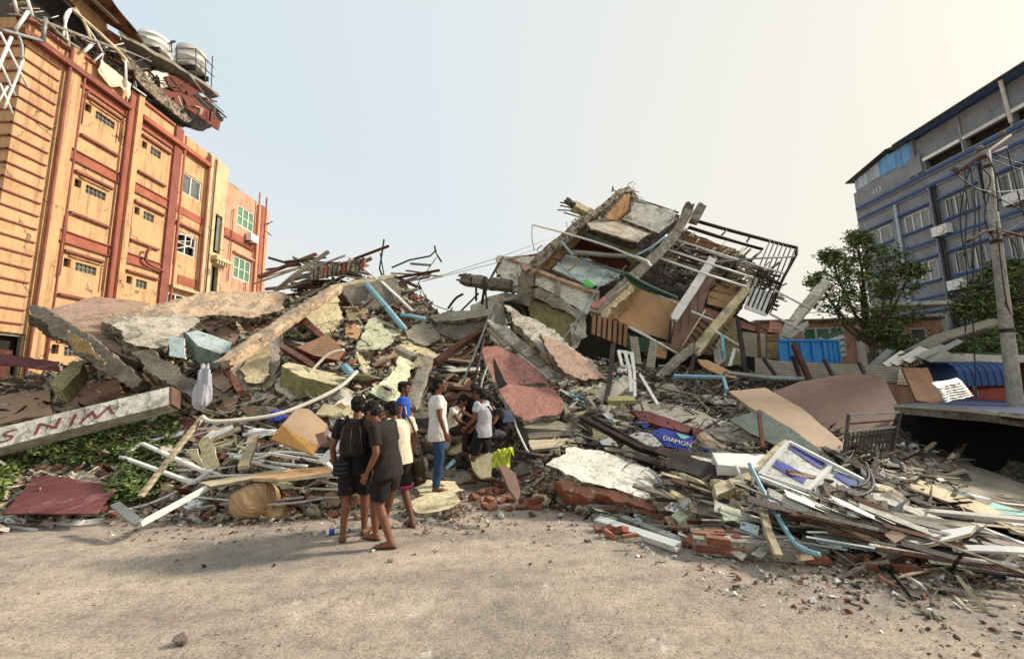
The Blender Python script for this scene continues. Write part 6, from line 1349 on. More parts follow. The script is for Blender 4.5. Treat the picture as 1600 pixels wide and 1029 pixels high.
for nm, lab, q, m__ in (('cloth_rag', 'pale rag hanging from a stick in the dark hollow', [(1424, 692, 7.4), (1434, 694, 7.4), (1436, 706, 7.3), (1428, 715, 7.2), (1422, 704, 7.3)], 'cloth_grey'),):
    slab(nm, lab, 'rag', q, [m__, m__], .05, None, 0, .04)
plank('rag_stick', 'stick holding the pale rag in the dark hollow', 'stick', [(1400, 682, 7.5), (1428, 694, 7.4)], 'timber_grey', .04, .04, None, 0)
plank('bent_branch', 'pale bent branch in the dark hollow, left part', 'branch', [(1440, 708, 7.4), (1460, 692, 7.5)], 'timber_pale', .05, .05, None, 0)
plank('bent_branch', 'pale bent branch in the dark hollow, right part', 'branch', [(1490, 710, 7.0), (1478, 724, 6.9), (1490, 728, 6.8)], 'timber_pale', .05, .05, None, 0)
# shed roof and the three wheeler behind
sh = thing('shed', 'low dark shed with a pale roof edge behind the power pole', 'shed', P(1530, 620, 12.5))
mb, _n = slab_mb([P(1452, 552, 12), P(1660, 556, 11.5), P(1660, 568, 11.5), P(1456, 565, 12)], .25, .02, .3); build('roof_edge', mb, ['sheet_white', 'metal_dark'], parent=sh)
mb, _n = slab_mb([P(1446, 562, 14), P(1700, 562, 14), P(1700, 660, 13.6), P(1446, 650, 13.6)], .1, 0); build('dark_back_panel', mb, ['interior_maroon', 'interior_dark'], parent=sh)
build('roof_top', MB().hexa([P(1440, 553, 12.1), P(1680, 557, 11.6), P(1680, 552, 14.5), P(1440, 548, 14.5), P(1440, 550, 12.1), P(1680, 554, 11.6), P(1680, 549, 14.5), P(1440, 545, 14.5)]), 'tarp_green', parent=sh)
tk = thing('three_wheeler', 'parked three wheeler with a ribbed blue hood under the shed', 'vehicle', P(1530, 630, 11))
tx0, tx1 = P(1500, 600, 10.8).x, P(1580, 600, 10.8).x; tz = P(1540, 600, 10.8).z
m_ = MB(); N_ = 14
prof_ = [(-.62, -.28), (-.6, .1), (-.52, .24), (-.35, .33), (0, .37), (.35, .33), (.52, .24), (.6, .1), (.62, -.28)]
def hood(x0, x1, s_, mb):
    r0 = [Vector((x0, 11.4 + a * s_, tz + .25 + b * s_)) for a, b in prof_]; r1 = [Vector((x1, 11.4 + a * s_, tz + .25 + b * s_)) for a, b in prof_]
    k = len(r0); mb.add(r0 + r1, [(i, i + 1, i + 1 + k, i + k) for i in range(k - 1)])
mb = MB(); hood(tx0, tx1, 1.0, mb); build('hood', mb, 'sheet_blue_dark' if 'sheet_blue_dark' in MATS else 'trim_blue', parent=tk)
for k in range(8):
    x_ = tx0 + (tx1 - tx0) * k / 7; mb = MB(); hood(x_ - .03, x_ + .03, 1.04, mb); build('hood_rib', mb, 'trim_blue', parent=tk)
build('body_panel', MB().hexa([(tx0 + .3, 10.85, tz - .7), (tx1, 10.85, tz - .7), (tx1, 11.9, tz - .7), (tx0 + .3, 11.9, tz - .7), (tx0 + .3, 10.85, tz - .15), (tx1, 10.85, tz - .1), (tx1, 11.9, tz - .1), (tx0 + .3, 11.9, tz - .15)]), 'auto_red', parent=tk)
build('windscreen_frame', MB().bar((tx0, 10.85, tz + .2), (tx0 - .25, 10.85, tz - .6), .05, .05).bar((tx0 + .4, 10.82, tz + .2), (tx0 + .4, 10.82, tz - .3), .05, .05), 'metal_grey', parent=tk)
for s_ in (.2, .85): 
    mb = MB(); c_ = Vector((tx0 + (tx1 - tx0) * s_, 10.9, tz - .85)); mb.loft([(c_, (.24, 0, 0), (0, 0, .24)), (c_ + Vector((0, .12, 0)), (.24, 0, 0), (0, 0, .24))], 18); w_ = build('wheel', mb, 'rubber', parent=tk)
# concrete power pole with its wires
pb, pt = P(1588, 640, 8.6), P(1540, 236, 8.9)
pl = thing('power_pole', 'round concrete power pole with cross arms and cables at right', 'power pole', pb)
build('pole_shaft', MB().tube([pb - (pt - pb) * .3, pb, pb.lerp(pt, .5), pt], [.135, .12, .1, .075], 20), 'pole_concrete', parent=pl, smooth=True)
def pp(n_, q, m__, r_, n=6, sm=True):
    p = [P(*a) for a in q]; build(n_, MB().tube(smoothpts(p) if len(p) > 2 else p, r_, n), m__, parent=pl, smooth=True)
pp('cross_arm', [(1494, 272, 8.5), (1578, 212, 9.3)], 'metal_rust', .04); pp('cross_arm', [(1530, 250, 8.8), (1572, 230, 9)], 'metal_rust', .03)
pp('cross_arm', [(1512, 378, 8.4), (1548, 360, 8.6), (1610, 372, 8.8)], 'metal_rust', .03)
for x_, y_, yy in ((1492, 264, 8.5), (1530, 232, 8.8), (1566, 208, 9.2)): build('insulator', MB().loft([(P(x_, y_ + 3, yy), (.05, 0, 0), (0, .05, 0)), (P(x_, y_, yy), (.075, 0, 0), (0, .075, 0)), (P(x_, y_ - 4, yy), (.03, 0, 0), (0, .03, 0))], 10), 'concrete_dark', parent=pl)
for z_ in (.28, .62, .66, .93): c_ = pb.lerp(pt, z_); build('pole_band', MB().tube([c_ - Vector((0, 0, .04)), c_ + Vector((0, 0, .04))], .142 - z_ * .055, 16), 'metal_dark', parent=pl)
for q in ([(1540, 240, 8.8), (1552, 262, 8.7), (1556, 290, 8.7), (1560, 330, 8.6)], [(1572, 226, 9), (1590, 300, 9.2), (1604, 350, 9.4)], [(1548, 362, 8.5), (1575, 368, 8.5), (1592, 400, 8.5), (1600, 470, 8.5)],
          [(1516, 258, 8.7), (1524, 330, 8.5), (1518, 420, 8.5)], [(1508, 262, 8.7), (1510, 340, 8.5), (1506, 400, 8.4)], [(1528, 300, 8.7), (1532, 380, 8.5), (1540, 470, 8.5)], [(1570, 470, 8.6), (1584, 500, 8.6), (1592, 520, 8.6)],
          [(1522, 360, 8.6), (1520, 480, 8.6), (1524, 580, 8.6), (1526, 620, 8.6)], [(1557, 345, 8.5), (1566, 430, 8.45), (1574, 480, 8.45)], [(1498, 300, 8.5), (1530, 296, 8.6), (1600, 330, 9)], [(1540, 246, 8.9), (1620, 270, 10), (1720, 268, 12)], [(1550, 240, 8.9), (1630, 262, 10), (1740, 250, 12)], [(1494, 272, 8.5), (1545, 300, 8.6), (1640, 290, 10)], [(1546, 300, 8.8), (1538, 340, 8.7), (1552, 372, 8.6)], [(1534, 262, 8.7), (1548, 280, 8.7), (1536, 310, 8.7)], [(1515, 262, 8.7), (1500, 340, 8.6), (1512, 430, 8.6), (1508, 520, 8.8)], [(1500, 390, 8.6), (1540, 380, 8.6), (1610, 340, 9)]):
    pp('hanging_cable', q, 'cable', .012)
# scrap sheets and timbers heaped before the pink shop
for k in range(16):
    x_ = 1352 + k * 6.5; y_ = 574 - k * 1.2 + rnd.uniform(-4, 4); L_ = rnd.uniform(26, 62); a_ = -rnd.uniform(.35, .75)
    yy = 10.4 + rnd.uniform(-.4, .7)
    o = slab('scrap_sheet', 'grey corrugated roofing offcut heaped before the pink shop', 'offcut', [(x_, y_, yy), (x_ + L_ * math.cos(a_), y_ + L_ * math.sin(a_), yy + .5), (x_ + L_ * math.cos(a_) + 10, y_ + L_ * math.sin(a_) + 4, yy + .5), (x_ + 12, y_ + 5, yy)], [rnd.choice(['sheet_grey', 'timber_grey', 'sheet_white', 'metal_grey']), 'metal_dark'], .03, None, 0, 0, group='roofing offcuts heaped before the pink shop')
    o['label'] = ('long' if L_ > 44 else 'short') + ' corrugated offcut, ' + ['first', 'second', 'third', 'fourth', 'fifth', 'sixth', 'seventh', 'eighth', 'ninth', 'tenth', 'eleventh', 'twelfth', 'thirteenth', 'fourteenth', 'fifteenth', 'last'][k] + ' from the left before the pink shop'
for k in range(12):
    y_ = 518 + k * 3.2
    o = slab('corrugated_sheet', ['topmost', 'second', 'third', 'fourth', 'fifth', 'sixth', 'seventh', 'eighth', 'ninth', 'tenth', 'eleventh', 'lowest'][k] + ' grey green corrugated sheet in the stack behind the blue skip', 'sheet', [(1278 - k * .8, y_ + 6, 12.6 - k * .06), (1316, y_ - 2, 12.9 - k * .06), (1320, y_ + 3, 12.8 - k * .06), (1292, y_ + 12, 12.5 - k * .06)], ['tarp_green' if k % 3 == 0 else 'sheet_grey', 'metal_dark'], .04, None, 0, 0, group='corrugated sheets stacked behind the blue skip')

# the roofing sheets, planks lying about the right hand side, each its own
PROT += [[(1190, 744), (1232, 694), (1300, 727), (1372, 766), (1330, 798)], [(1018, 674), (1034, 668), (1084, 682), (1078, 703), (1042, 697)], [(423, 685), (463, 638), (512, 663), (490, 710)], [(350, 760), (430, 760), (430, 815), (350, 815)], [(1318, 648), (1406, 644), (1394, 712), (1318, 722)]]
def in_prot(x, y, r=9.0):
    for q in PROT:
        if min(p[0] for p in q) - r > x or max(p[0] for p in q) + r < x or min(p[1] for p in q) - r > y or max(p[1] for p in q) + r < y: continue
        ins = False
        for i in range(len(q)):
            (x1, y1), (x2, y2) = q[i], q[(i + 1) % len(q)]
            if (y1 > y) != (y2 > y) and x < (x2 - x1) * (y - y1) / (y2 - y1 + 1e-9) + x1: ins = not ins
            L2 = (x2 - x1) ** 2 + (y2 - y1) ** 2 + 1e-9; t = max(0, min(1, ((x - x1) * (x2 - x1) + (y - y1) * (y2 - y1)) / L2))
            if i < len(q) - 1 and (x - x1 - t * (x2 - x1)) ** 2 + (y - y1 - t * (y2 - y1)) ** 2 < r * r: return True
        if ins: return True
    return False
def free_spot(r_, box):
    for _ in range(14):
        x_ = r_.uniform(box[0], box[1]); y_ = r_.uniform(box[2], box[3]) + ((x_ - box[0]) * box[4] if len(box) > 4 else 0)
        if not in_prot(x_, y_): break
    return x_, y_
noun_of = dict(broken_plank='plank', metal_strip='metal strip', board_scrap='board scrap', white_scrap='scrap', steel_tube='thin tube', roof_timber='timber', peeling_strip='floor strip', concrete_chunk='concrete chunk', concrete_shard='slab piece', brick='brick', stone='stone')
def strew(n, name, label, cat, group, box, mats, Lr, wr, tr, ang, lift=(.05, .4), seed=1, kind='bar', rz=None):
    r_ = random.Random(seed)
    for k in range(n):
        x_, y_ = free_spot(r_, box)
        p = S(x_, y_, r_.uniform(*lift)); q_ = min(1.15, max(.45, p.y / 8.5)); L_ = r_.uniform(*Lr) * q_; a_ = r_.uniform(*ang)
        if name != 'brick' and p.z < .02: p.z = .03
        d = Vector((math.cos(a_), -math.sin(a_) * .75, -math.sin(a_) * .66 + r_.uniform(-.15, .15))).normalized()
        if p.z < .25: d.z *= .2
        w = r_.uniform(*wr) * q_; t = r_.uniform(*tr) * q_
        a, b = p - d * L_ / 2, p + d * L_ / 2
        for v in (a, b): v.z = max(v.z, H(v.x, v.y) + .02)
        up = Vector((r_.uniform(-.4, .4), -.7 + r_.uniform(-.3, .3), 1))
        if kind == 'bar': mb = MB().bar(a, b, w, t, up, jag=w * .4)
        elif kind == 'sheet':
            dd = (b - a); sx = dd.cross(up).normalized() * w
            mb, _ = slab_mb([a, b, b + sx * r_.uniform(.6, 1), a + sx * r_.uniform(.5, 1)], t, w * .08, .12)
            mb.m = [0] * len(mb.m)
        m__ = r_.choice(mats); o = build(name, mb, m__, cat=cat, group=group)
        lean = 'lying flat ' if abs(d.z) < .15 else ('slanting up to the right, ' if d.z * d.x > 0 else 'slanting up to the left, ')
        where(o, noun_of[name], 'long' if L_ > (Lr[0] + Lr[1]) / 2 else 'short', m__, lean)
strew(64, 'broken_plank', 'splintered timber plank lying loose on the right side of the pile', 'plank', 'loose planks on the right of the pile', (990, 1340, 636, 800, .12), ['timber_grey', 'timber_pale', 'timber_grey', 'concrete_dark', 'metal_dark', 'wood_red', 'metal_rust'], (.4, 1.7), (.04, .14), (.02, .05), (.1, .75), seed=3)
strew(70, 'metal_strip', 'thin metal strip lying loose across the right side of the pile', 'metal strip', 'loose metal strips on the right of the pile', (930, 1400, 640, 830, .1), ['metal_white', 'metal_grey', 'metal_dark', 'metal_dark', 'metal_grey', 'timber_grey', 'metal_rust'], (.3, 1.5), (.015, .045), (.012, .03), (-.1, .9), seed=4)
strew(60, 'board_scrap', 'torn board scrap lying on the right side of the pile', 'board scrap', 'board scraps on the right of the pile', (930, 1400, 640, 840, .1), ['scrap_white', 'plaster_green', 'timber_grey', 'plaster_blue', 'concrete_pale', 'plywood', 'concrete_dark', 'sheet_grey'], (.2, .6), (.12, .4), (.01, .04), (-.6, 1.2), seed=5, kind='sheet')
strew(60, 'white_scrap', 'white torn ceiling scrap lying beside the cave', 'scrap', 'white scraps right of the cave', (870, 1000, 560, 650, 0), ['scrap_white', 'scrap_white', 'concrete_pale', 'pipe_blue', 'plaster_cream', 'metal_grey'], (.12, .6), (.03, .14), (.01, .03), (-1.2, 1.2), seed=6)
strew(46, 'broken_plank', 'broken board lying loose on the left side of the pile', 'plank', 'loose boards on the left of the pile', (20, 560, 620, 780, 0), ['timber_grey', 'plywood', 'timber_pale', 'wood_brown', 'wood_red', 'plywood_dark'], (.25, 1.0), (.05, .2), (.015, .05), (-.8, .8), (.05, .3), seed=7)
strew(46, 'steel_tube', 'thin white tube lying loose on the left side of the pile', 'tube', 'loose tubes on the left of the pile', (250, 560, 660, 790, 0), ['metal_white', 'metal_grey', 'pipe_pale'], (.3, 1.4), (.02, .035), (.02, .03), (-.7, .5), (.1, .35), seed=8)
strew(60, 'roof_timber', 'splintered timber lying on the crest of the pile', 'plank', 'splintered timbers on the crest', (440, 660, 405, 470, 0), ['timber_grey', 'metal_rust', 'metal_dark', 'timber_pale', 'metal_grey'], (.4, 1.8), (.04, .12), (.03, .07), (-1.0, .7), (0, .5), seed=9)
strew(44, 'broken_plank', 'charred plank lying in the dark cave behind the group', 'plank', 'planks in the cave', (690, 790, 540, 640, 0), ['timber_grey', 'metal_dark', 'wood_red', 'plywood', 'sheet_white', 'metal_rust'], (.3, 1.2), (.05, .14), (.02, .05), (-1.2, .9), (.05, .4), seed=10)
strew(34, 'board_scrap', 'pale plaster board scrap lying on the left side of the pile', 'board scrap', 'board scraps on the left of the pile', (240, 640, 470, 720, 0), ['scrap_white', 'plaster_cream', 'plaster_peach', 'plywood', 'plaster_white', 'concrete_pale'], (.2, .7), (.15, .4), (.02, .06), (-1, 1), seed=12, kind='sheet')
strew(110, 'peeling_strip', 'dirty floor strip peeling from the tilted floor at far right', 'strip', 'peeling strips on the tilted floor', (1370, 1600, 716, 768, .33), ['timber_grey', 'metal_dark', 'concrete_dark', 'timber_pale', 'metal_rust', 'scrap_white'], (.2, 1.3), (.02, .1), (.01, .03), (.25, .65), (.12, .2), seed=13)
for k in range(9):
    t_ = k / 8
    plank('roof_rib', ['first', 'second', 'third', 'fourth', 'middle', 'sixth', 'seventh', 'eighth', 'last'][k] + ' corrugated roof edge strip from the top before the white sink', 'strip', [(1070 + t_ * 26, 700 + t_ * 34), (1160 + t_ * 20, 728 + t_ * 30)], rnd.choice(['sheet_grey', 'metal_grey', 'timber_grey', 'metal_white']), .07, .02, None, .32 - t_ * .1, group='roof edge strips before the sign boards')

strew(54, 'peeling_strip', 'x', 'strip', 'long strips slanting through the lower right debris', (1100, 1560, 690, 760, .3), ['metal_dark', 'timber_grey', 'metal_rust', 'concrete_dark', 'sheet_grey', 'metal_dark'], (1.0, 2.4), (.04, .22), (.012, .03), (.35, .6), (.15, .45), seed=14)
strew(44, 'board_scrap', 'x', 'board scrap', 'broad board scraps at the lower right', (1090, 1540, 705, 790, .2), ['sheet_grey', 'plaster_green', 'timber_grey', 'sign_white', 'concrete_dark', 'navy_sheet', 'sheet_white', 'plaster_blue', 'metal_dark', 'sheet_rust'], (.5, 1.3), (.2, .5), (.008, .02), (.2, .8), (.1, .3), seed=15, kind='sheet')
# brick rows
def brick_mb(L=.22, W=.105, Hh=.07, r_=rnd):
    bm = bmesh.new(); bmesh.ops.create_cube(bm, size=1)
    bmesh.ops.scale(bm, vec=(L, W, Hh), verts=bm.verts)
    bmesh.ops.bevel(bm, geom=bm.edges[:], offset=.007, segments=1, affect='EDGES')
    for v in bm.verts: v.co += Vector([r_.gauss(0, .004) for _ in range(3)])
    mb = MB(); bm.verts.index_update(); mb.v = [v.co.copy() for v in bm.verts]; mb.f = [tuple(v.index for v in f.verts) for f in bm.faces]; mb.m = [0] * len(mb.f); bm.free(); return mb
def hull_mb(r_, sx=1, sy=1, sz=1, n=12, bev=0.0):
    bm = bmesh.new()
    for _ in range(n):
        v = Vector([r_.gauss(0, 1) for _ in range(3)]).normalized() * r_.uniform(.75, 1.0)
        # push towards a box so that chunks are angular
        m__ = max(abs(v.x), abs(v.y), abs(v.z)); v = v.lerp(v / m__ * .8, .55)
        bm.verts.new((v.x * sx / 2, v.y * sy / 2, v.z * sz / 2))
    res = bmesh.ops.convex_hull(bm, input=bm.verts[:])
    bmesh.ops.delete(bm, geom=[g for g in set(res['geom_interior']) | set(res['geom_unused']) if isinstance(g, bmesh.types.BMVert) and g.is_valid], context='VERTS')
    if bev:
        bmesh.ops.subdivide_edges(bm, edges=bm.edges[:], cuts=1, use_grid_fill=True)
        for v in bm.verts: v.co *= 1 + bev * noise.noise(v.co * 6 / max(sx, .1) + Vector((r_.random() * 0, 0, 0))) ; v.co += v.co.normalized() * r_.gauss(0, bev * .1) * sx
    mb = MB(); bm.verts.index_update(); mb.v = [v.co.copy() for v in bm.verts]; mb.f = [tuple(v.index for v in f.verts) for f in bm.faces]; mb.m = [0] * len(mb.f); bm.free(); return mb
def mesh_of(name, mb, m__):
    me = bpy.data.meshes.new(name); me.from_pydata([tuple(v) for v in mb.v], [], mb.f); me.materials.append(MATS[m__]); me.update(); return me
r_ = random.Random(21)
BR = [mesh_of('brick', brick_mb(L, .105, .07, r_), m__) for L in (.22, .22, .15, .11) for m__ in ('brick_red', 'brick_red')]
CK = [mesh_of('concrete_chunk', hull_mb(r_, 1, r_.uniform(.6, .95), r_.uniform(.35, .8), 13, .12), m__) for m__ in ('concrete', 'concrete_broken', 'concrete_pale', 'plaster_cream', 'concrete', 'concrete_broken', 'concrete_pale', 'plaster_white', 'concrete_broken', 'plaster_peach', 'concrete', 'concrete_dark') for _ in range(3)]
PLT = [mesh_of('concrete_shard', hull_mb(r_, 1, r_.uniform(.5, .9), r_.uniform(.12, .22), 16, .05), m__) for m__ in ('concrete_pale', 'plaster_cream', 'concrete', 'plaster_peach', 'plaster_white', 'concrete_broken', 'plaster_green', 'concrete_pale') for _ in range(3)]
def drop(name, me, loc, rot, s, label, cat, group):
    o = bpy.data.objects.new(name, me); COL.objects.link(o); o.location = loc; o.rotation_euler = rot; o.scale = (s, s, s) if isinstance(s, (int, float)) else s
    return setp(o, label, cat, group)
def scatter(n, name, pool, label, cat, group, box, sz, seed, flat=False, sink=.2, power=2.2):
    r_ = random.Random(seed)
    for k in range(n):
        x_, y_ = free_spot(r_, box)
        s = sz[0] + (sz[1] - sz[0]) * r_.random() ** power
        p = S(x_, y_); p.z = H(p.x, p.y) + s * sink * (.4 if flat else .6)
        rot = (r_.gauss(.25, .4), r_.gauss(0, .35), r_.uniform(0, 6.3)) if flat else (r_.uniform(-.6, .9), r_.uniform(-.6, .6), r_.uniform(0, 6.3))
        me_ = r_.choice(pool); o = drop(name, me_, p, rot, s, None, cat, group)
        where(o, noun_of[name], ('big' if s > sz[0] + (sz[1] - sz[0]) * .45 else 'small') if name != 'brick' else ('broken' if BR.index(me_) > 3 else 'whole'), me_.materials[0].name if name != 'brick' else 'brick_red')
U = .9
scatter(150, 'concrete_chunk', CK, 'broken concrete chunk lying loose in the left and middle of the pile', 'concrete chunk', 'loose concrete chunks left and middle', (250, 760, 450, 740), (.14, .55), 31)
scatter(90, 'concrete_chunk', CK, 'broken concrete chunk lying loose on the right of the pile', 'concrete chunk', 'loose concrete chunks on the right', (800, 1400, 600, 790, .08), (.14, .7), 32)
scatter(70, 'concrete_shard', PLT, 'flat broken slab piece lying in the left and middle of the pile', 'slab piece', 'flat slab pieces left and middle', (240, 760, 460, 740), (.3, 1.1), 33, True)
scatter(36, 'concrete_shard', PLT, 'flat broken slab piece lying on the right of the pile', 'slab piece', 'flat slab pieces on the right', (800, 1380, 590, 770, .1), (.3, .95), 34, True)
scatter(36, 'concrete_shard', PLT, 'flat broken slab piece lying at the far left of the pile', 'slab piece', 'flat slab pieces at far left', (0, 250, 560, 660), (.25, .8), 35, True)
scatter(110, 'brick', BR, 'loose red brick lying at the front edge of the right side of the pile', 'brick', 'loose bricks at the front right', (930, 1420, 775, 840, .12), (.8, 1.05), 36, sink=.08)
scatter(60, 'brick', BR, 'loose red brick lying near the feet of the group', 'brick', 'loose bricks at the front middle', (640, 930, 735, 800), (.75, 1.0), 37, sink=.08)
scatter(50, 'brick', BR, 'loose red brick lying at the front left of the pile', 'brick', 'loose bricks at the front left', (240, 560, 745, 812), (.7, 1.0), 38, sink=.06)
scatter(16, 'brick', BR, 'loose brick lying among the rubble on the crest', 'brick', 'loose bricks higher on the pile', (420, 760, 470, 700), (.9, 1.2), 39, sink=.08)
scatter(60, 'stone', CK, 'small stone of rubble lying loose on the front edge of the pile', 'stone', 'stones at the front edge', (240, 940, 765, 812), (.06, .2), 40, sink=.2)

# laid brick courses still together
bw = thing('brick_lump', 'lump of orange brickwork lying flat on the road edge at lower right', 'brickwork', P(1140, 858, 4.35))
e0, e1 = P(1084, 846, 4.45), P(1200, 858, 4.25); dx_ = (e1 - e0).normalized(); dy_ = Vector((-dx_.y, dx_.x, 0))
e0 = Vector((e0.x, e0.y, .03)); dx_.z = 0
for row in range(3):
    for lay in range(2):
        n_ = int((e1 - e0).length / .235) - (1 if lay and row == 0 else 0)
        for k in range(n_):
            c_ = e0 + dx_ * (.12 + k * .232 + (.11 if (row + lay) % 2 else 0)) + dy_ * (row * .115) + Vector((0, 0, .04 + lay * .078))
            o = bpy.data.objects.new('brick', BR[k % 2]); COL.objects.link(o); o.parent = bw; o.location = c_ - ORG[bw.name]; o.rotation_euler = (rnd.gauss(0, .02), rnd.gauss(0, .02), math.atan2(dx_.y, dx_.x) + rnd.gauss(0, .02))
mb = MB(); mb.hexa([e0 + dy_ * -.03 + Vector((0, 0, -.02)), e0 + dx_ * 1.0 + dy_ * -.03 + Vector((0, 0, -.02)), e0 + dx_ * 1.0 + dy_ * .3 + Vector((0, 0, -.02)), e0 + dy_ * .3 + Vector((0, 0, -.02)), e0 + dy_ * -.045 + Vector((0, 0, .135)), e0 + dx_ * 1.0 + dy_ * -.045 + Vector((0, 0, .135)), e0 + dx_ * 1.0 + dy_ * .29 + Vector((0, 0, .135)), e0 + dy_ * .29 + Vector((0, 0, .135))]); build('mortar', mb, 'concrete', parent=bw)
bw = thing('brick_lump', 'row of red bricks on edge at the top of the crest', 'brickwork', P(520, 435, 12.8))
for k in range(12):
    p = P(488 + k * 7.2, 428 - k * 1.5 + (k % 2), 12.7); mb = MB().bar(p + Vector((0, 0, -.2)), p + Vector((.03, 0, .2)), .1, .16); build('brick', mb, 'brick_red' if k % 4 == 3 else 'concrete_broken', parent=bw)
for q, lab in (([(824, 770), (848, 796)], 'square red brick block standing right of the wood panel'), ([(1330, 828), (1376, 846)], 'pair of red bricks under the white plank'), ([(1394, 880), (1440, 896)], 'single red brick lying on the road at lower right'), ([(1265, 868), (1288, 882)], 'small red brick by the foot of the blue pipe')):
    c_ = G((q[0][0] + q[1][0]) / 2, q[1][1]); t_ = thing('brick_block', lab, 'brick', c_)
    hh = .2 if 'square' in lab else .07
    for k in range(2 if ('pair' in lab or 'square' in lab) else 1):
        o = bpy.data.objects.new('brick', BR[0]); COL.objects.link(o); o.parent = t_; o.location = (0, 0, .05) if k == 0 else ((.02, .02, .13) if 'square' in lab else (.18, .1, .05)); o.rotation_euler = (0, 0, -.3 + k)

# ------------------------------------------------------------------ uncountable small rubble
def fragments(name, n, mats, pts_fn, size, seed, flat=.6, kind='stuff', label=None, elong=1.0):
    r_ = random.Random(seed); T = []
    for k in range(14):
        mb = hull_mb(r_, 1, r_.uniform(.5, 1), r_.uniform(.25, flat), 8); T.append(([tuple(v) for v in mb.v], mb.f))
    V = []; Fc = []; Mi = []; off = 0
    rs_ = np.random.RandomState(seed)
    T2 = [(np.array(a), b) for a, b in T]
    for k in range(n):
        p, sc_ = pts_fn(r_)
        if p is None: continue
        v, f = T2[rs_.randint(len(T2))]
        s = (size[0] + (size[1] - size[0]) * r_.random() ** 3) * sc_
        a, b, c = rs_.uniform(-.7, .9), rs_.uniform(-.7, .7), rs_.uniform(0, 6.3)
        R_ = np.array(Euler((a, b, c)).to_matrix())
        vv = v * s
        if elong != 1.0: vv = vv * [elong, .22, .3]
        w = vv @ R_.T + np.array(p)
        V.append(w); Fc += [tuple(i + off for i in g) for g in f]; Mi += [k % len(mats)] * len(f); off += len(v)
    V = np.concatenate(V); me = bpy.data.meshes.new(name); me.from_pydata(V.tolist(), [], Fc)
    for m__ in mats: me.materials.append(MATS[m__])
    me.polygons.foreach_set('material_index', Mi); me.update()
    o = bpy.data.objects.new(name, me); COL.objects.link(o); o['kind'] = kind
    if label: o['label'] = label
    return o
def on_mound(px0, px1, up=.04, pw=1.0):
    def f(r_):
        x_ = r_.uniform(px0, px1); g = ray(x_, 700); u = g.x / g.y
        y0, y1, z1, ex = prof(u); t = r_.random() ** pw
        y = y0 + (y1 - y0) * t - .25 * (r_.random() ** 2) * 2
        x = u * y
        return (x, y, max(0.0, H(x, y)) + up * r_.random() + (.05 * noise.noise(Vector((x, y, 0)) * 2.7) if H(x, y) > 0 else 0)), .7 + y * .085
    return f
PALE = ['concrete', 'concrete_pale', 'concrete_broken', 'plaster_cream', 'concrete_dark', 'plaster_white', 'concrete_pale', 'concrete_broken', 'scrap_brown', 'concrete', 'plaster_peach', 'concrete_pale', 'brick_red']
fragments('rubble_fragments', 16000, PALE, on_mound(-60, 900, .1, 1.15), (.035, .26), 51)
fragments('rubble_fragments', 9000, ['concrete_dark', 'concrete', 'brick_red', 'timber_grey', 'scrap_brown', 'scrap_white', 'concrete_broken', 'metal_dark'], on_mound(800, 1500, .1, 1.0), (.03, .2), 52)
fragments('splinters', 2600, ['timber_grey', 'concrete', 'metal_dark', 'metal_grey', 'concrete_dark', 'timber_pale'], on_mound(820, 1500, .16, 1.0), (.1, .55), 53, elong=1.5)
fragments('splinters', 2200, ['timber_grey', 'timber_pale', 'wood_red', 'concrete_pale', 'metal_dark'], on_mound(-60, 820, .16, 1.0), (.1, .5), 54, elong=1.5)
def at_toe(px0, px1, spread, bias=2.0):
    def f(r_):
        x_ = r_.uniform(px0, px1); g = ray(x_, 700); u = g.x / g.y; y0 = prof(u)[0]
        y = y0 + .5 - spread * r_.random() ** bias; return (u * y, y, max(.004, H(u * y, y) + .01)), 1
    return f
fragments('gravel', 3600, ['concrete', 'concrete_pale', 'brick_red', 'scrap_white', 'concrete_dark', 'scrap_brown'], at_toe(180, 1620, 1.6, 1.6), (.012, .09), 55)
fragments('gravel', 4200, ['concrete', 'concrete_dark', 'scrap_brown', 'concrete_broken', 'concrete'], at_toe(-50, 1650, 4.4, .9), (.005, .028), 56)
def patch(cx_, cy_, rx_, ry_):
    def f(r_):
        p = G(cx_ + r_.gauss(0, rx_), cy_ + abs(r_.gauss(0, ry_))); return (p.x, p.y, max(.005, H(p.x, p.y) + .01)), 1
    return f
fragments('gravel', 900, ['scrap_white', 'concrete_pale', 'brick_red', 'concrete_dark', 'plaster_cream', 'concrete'], patch(690, 790, 70, 22), (.015, .1), 57)
fragments('gravel', 500, ['brick_red', 'brick_red', 'concrete_pale', 'scrap_white'], patch(330, 800, 60, 10), (.015, .09), 58)
fragments('gravel', 500, ['concrete_dark', 'metal_dark', 'scrap_white', 'brick_red', 'scrap_brown'], patch(1400, 880, 90, 28), (.012, .09), 59)
for k, (x_, y_, s) in enumerate(((283, 1005, .13), (318, 886, .07), (858, 851, .06), (828, 882, .05), (276, 876, .05), (428, 884, .05), (1440, 958, .09), (1452, 966, .08), (362, 834, .06), (770, 900, .04), (860, 878, .05), (610, 878, .07), (1325, 902, .09), (1478, 980, .06), (1090, 860, .05))):
    drop('stone', CK[(k * 5) % len(CK)], G(x_, y_) + Vector((0, 0, s * .2)), (.1, .2, k), s, ['big pale stone at the bottom left of the road', 'stone on the shaded road left of the group', 'lone stone in the middle of the open road', 'small stone in the middle of the road, nearer the rubble', 'small stone at left near the shadow', 'stone on the road left of the group', 'dark clod at lower right of the road', 'dark clod beside another at lower right', 'stone close to the bottle left of the group', 'stone on the road below the whitewashed slab', 'stone right of the feet of the group', 'stone just below the feet of the group', 'stone on the road below the brickwork', 'lowest small stone at the right of the road', 'stone on the road by the end of the channels'][k], 'stone', 'single stones on the open road')

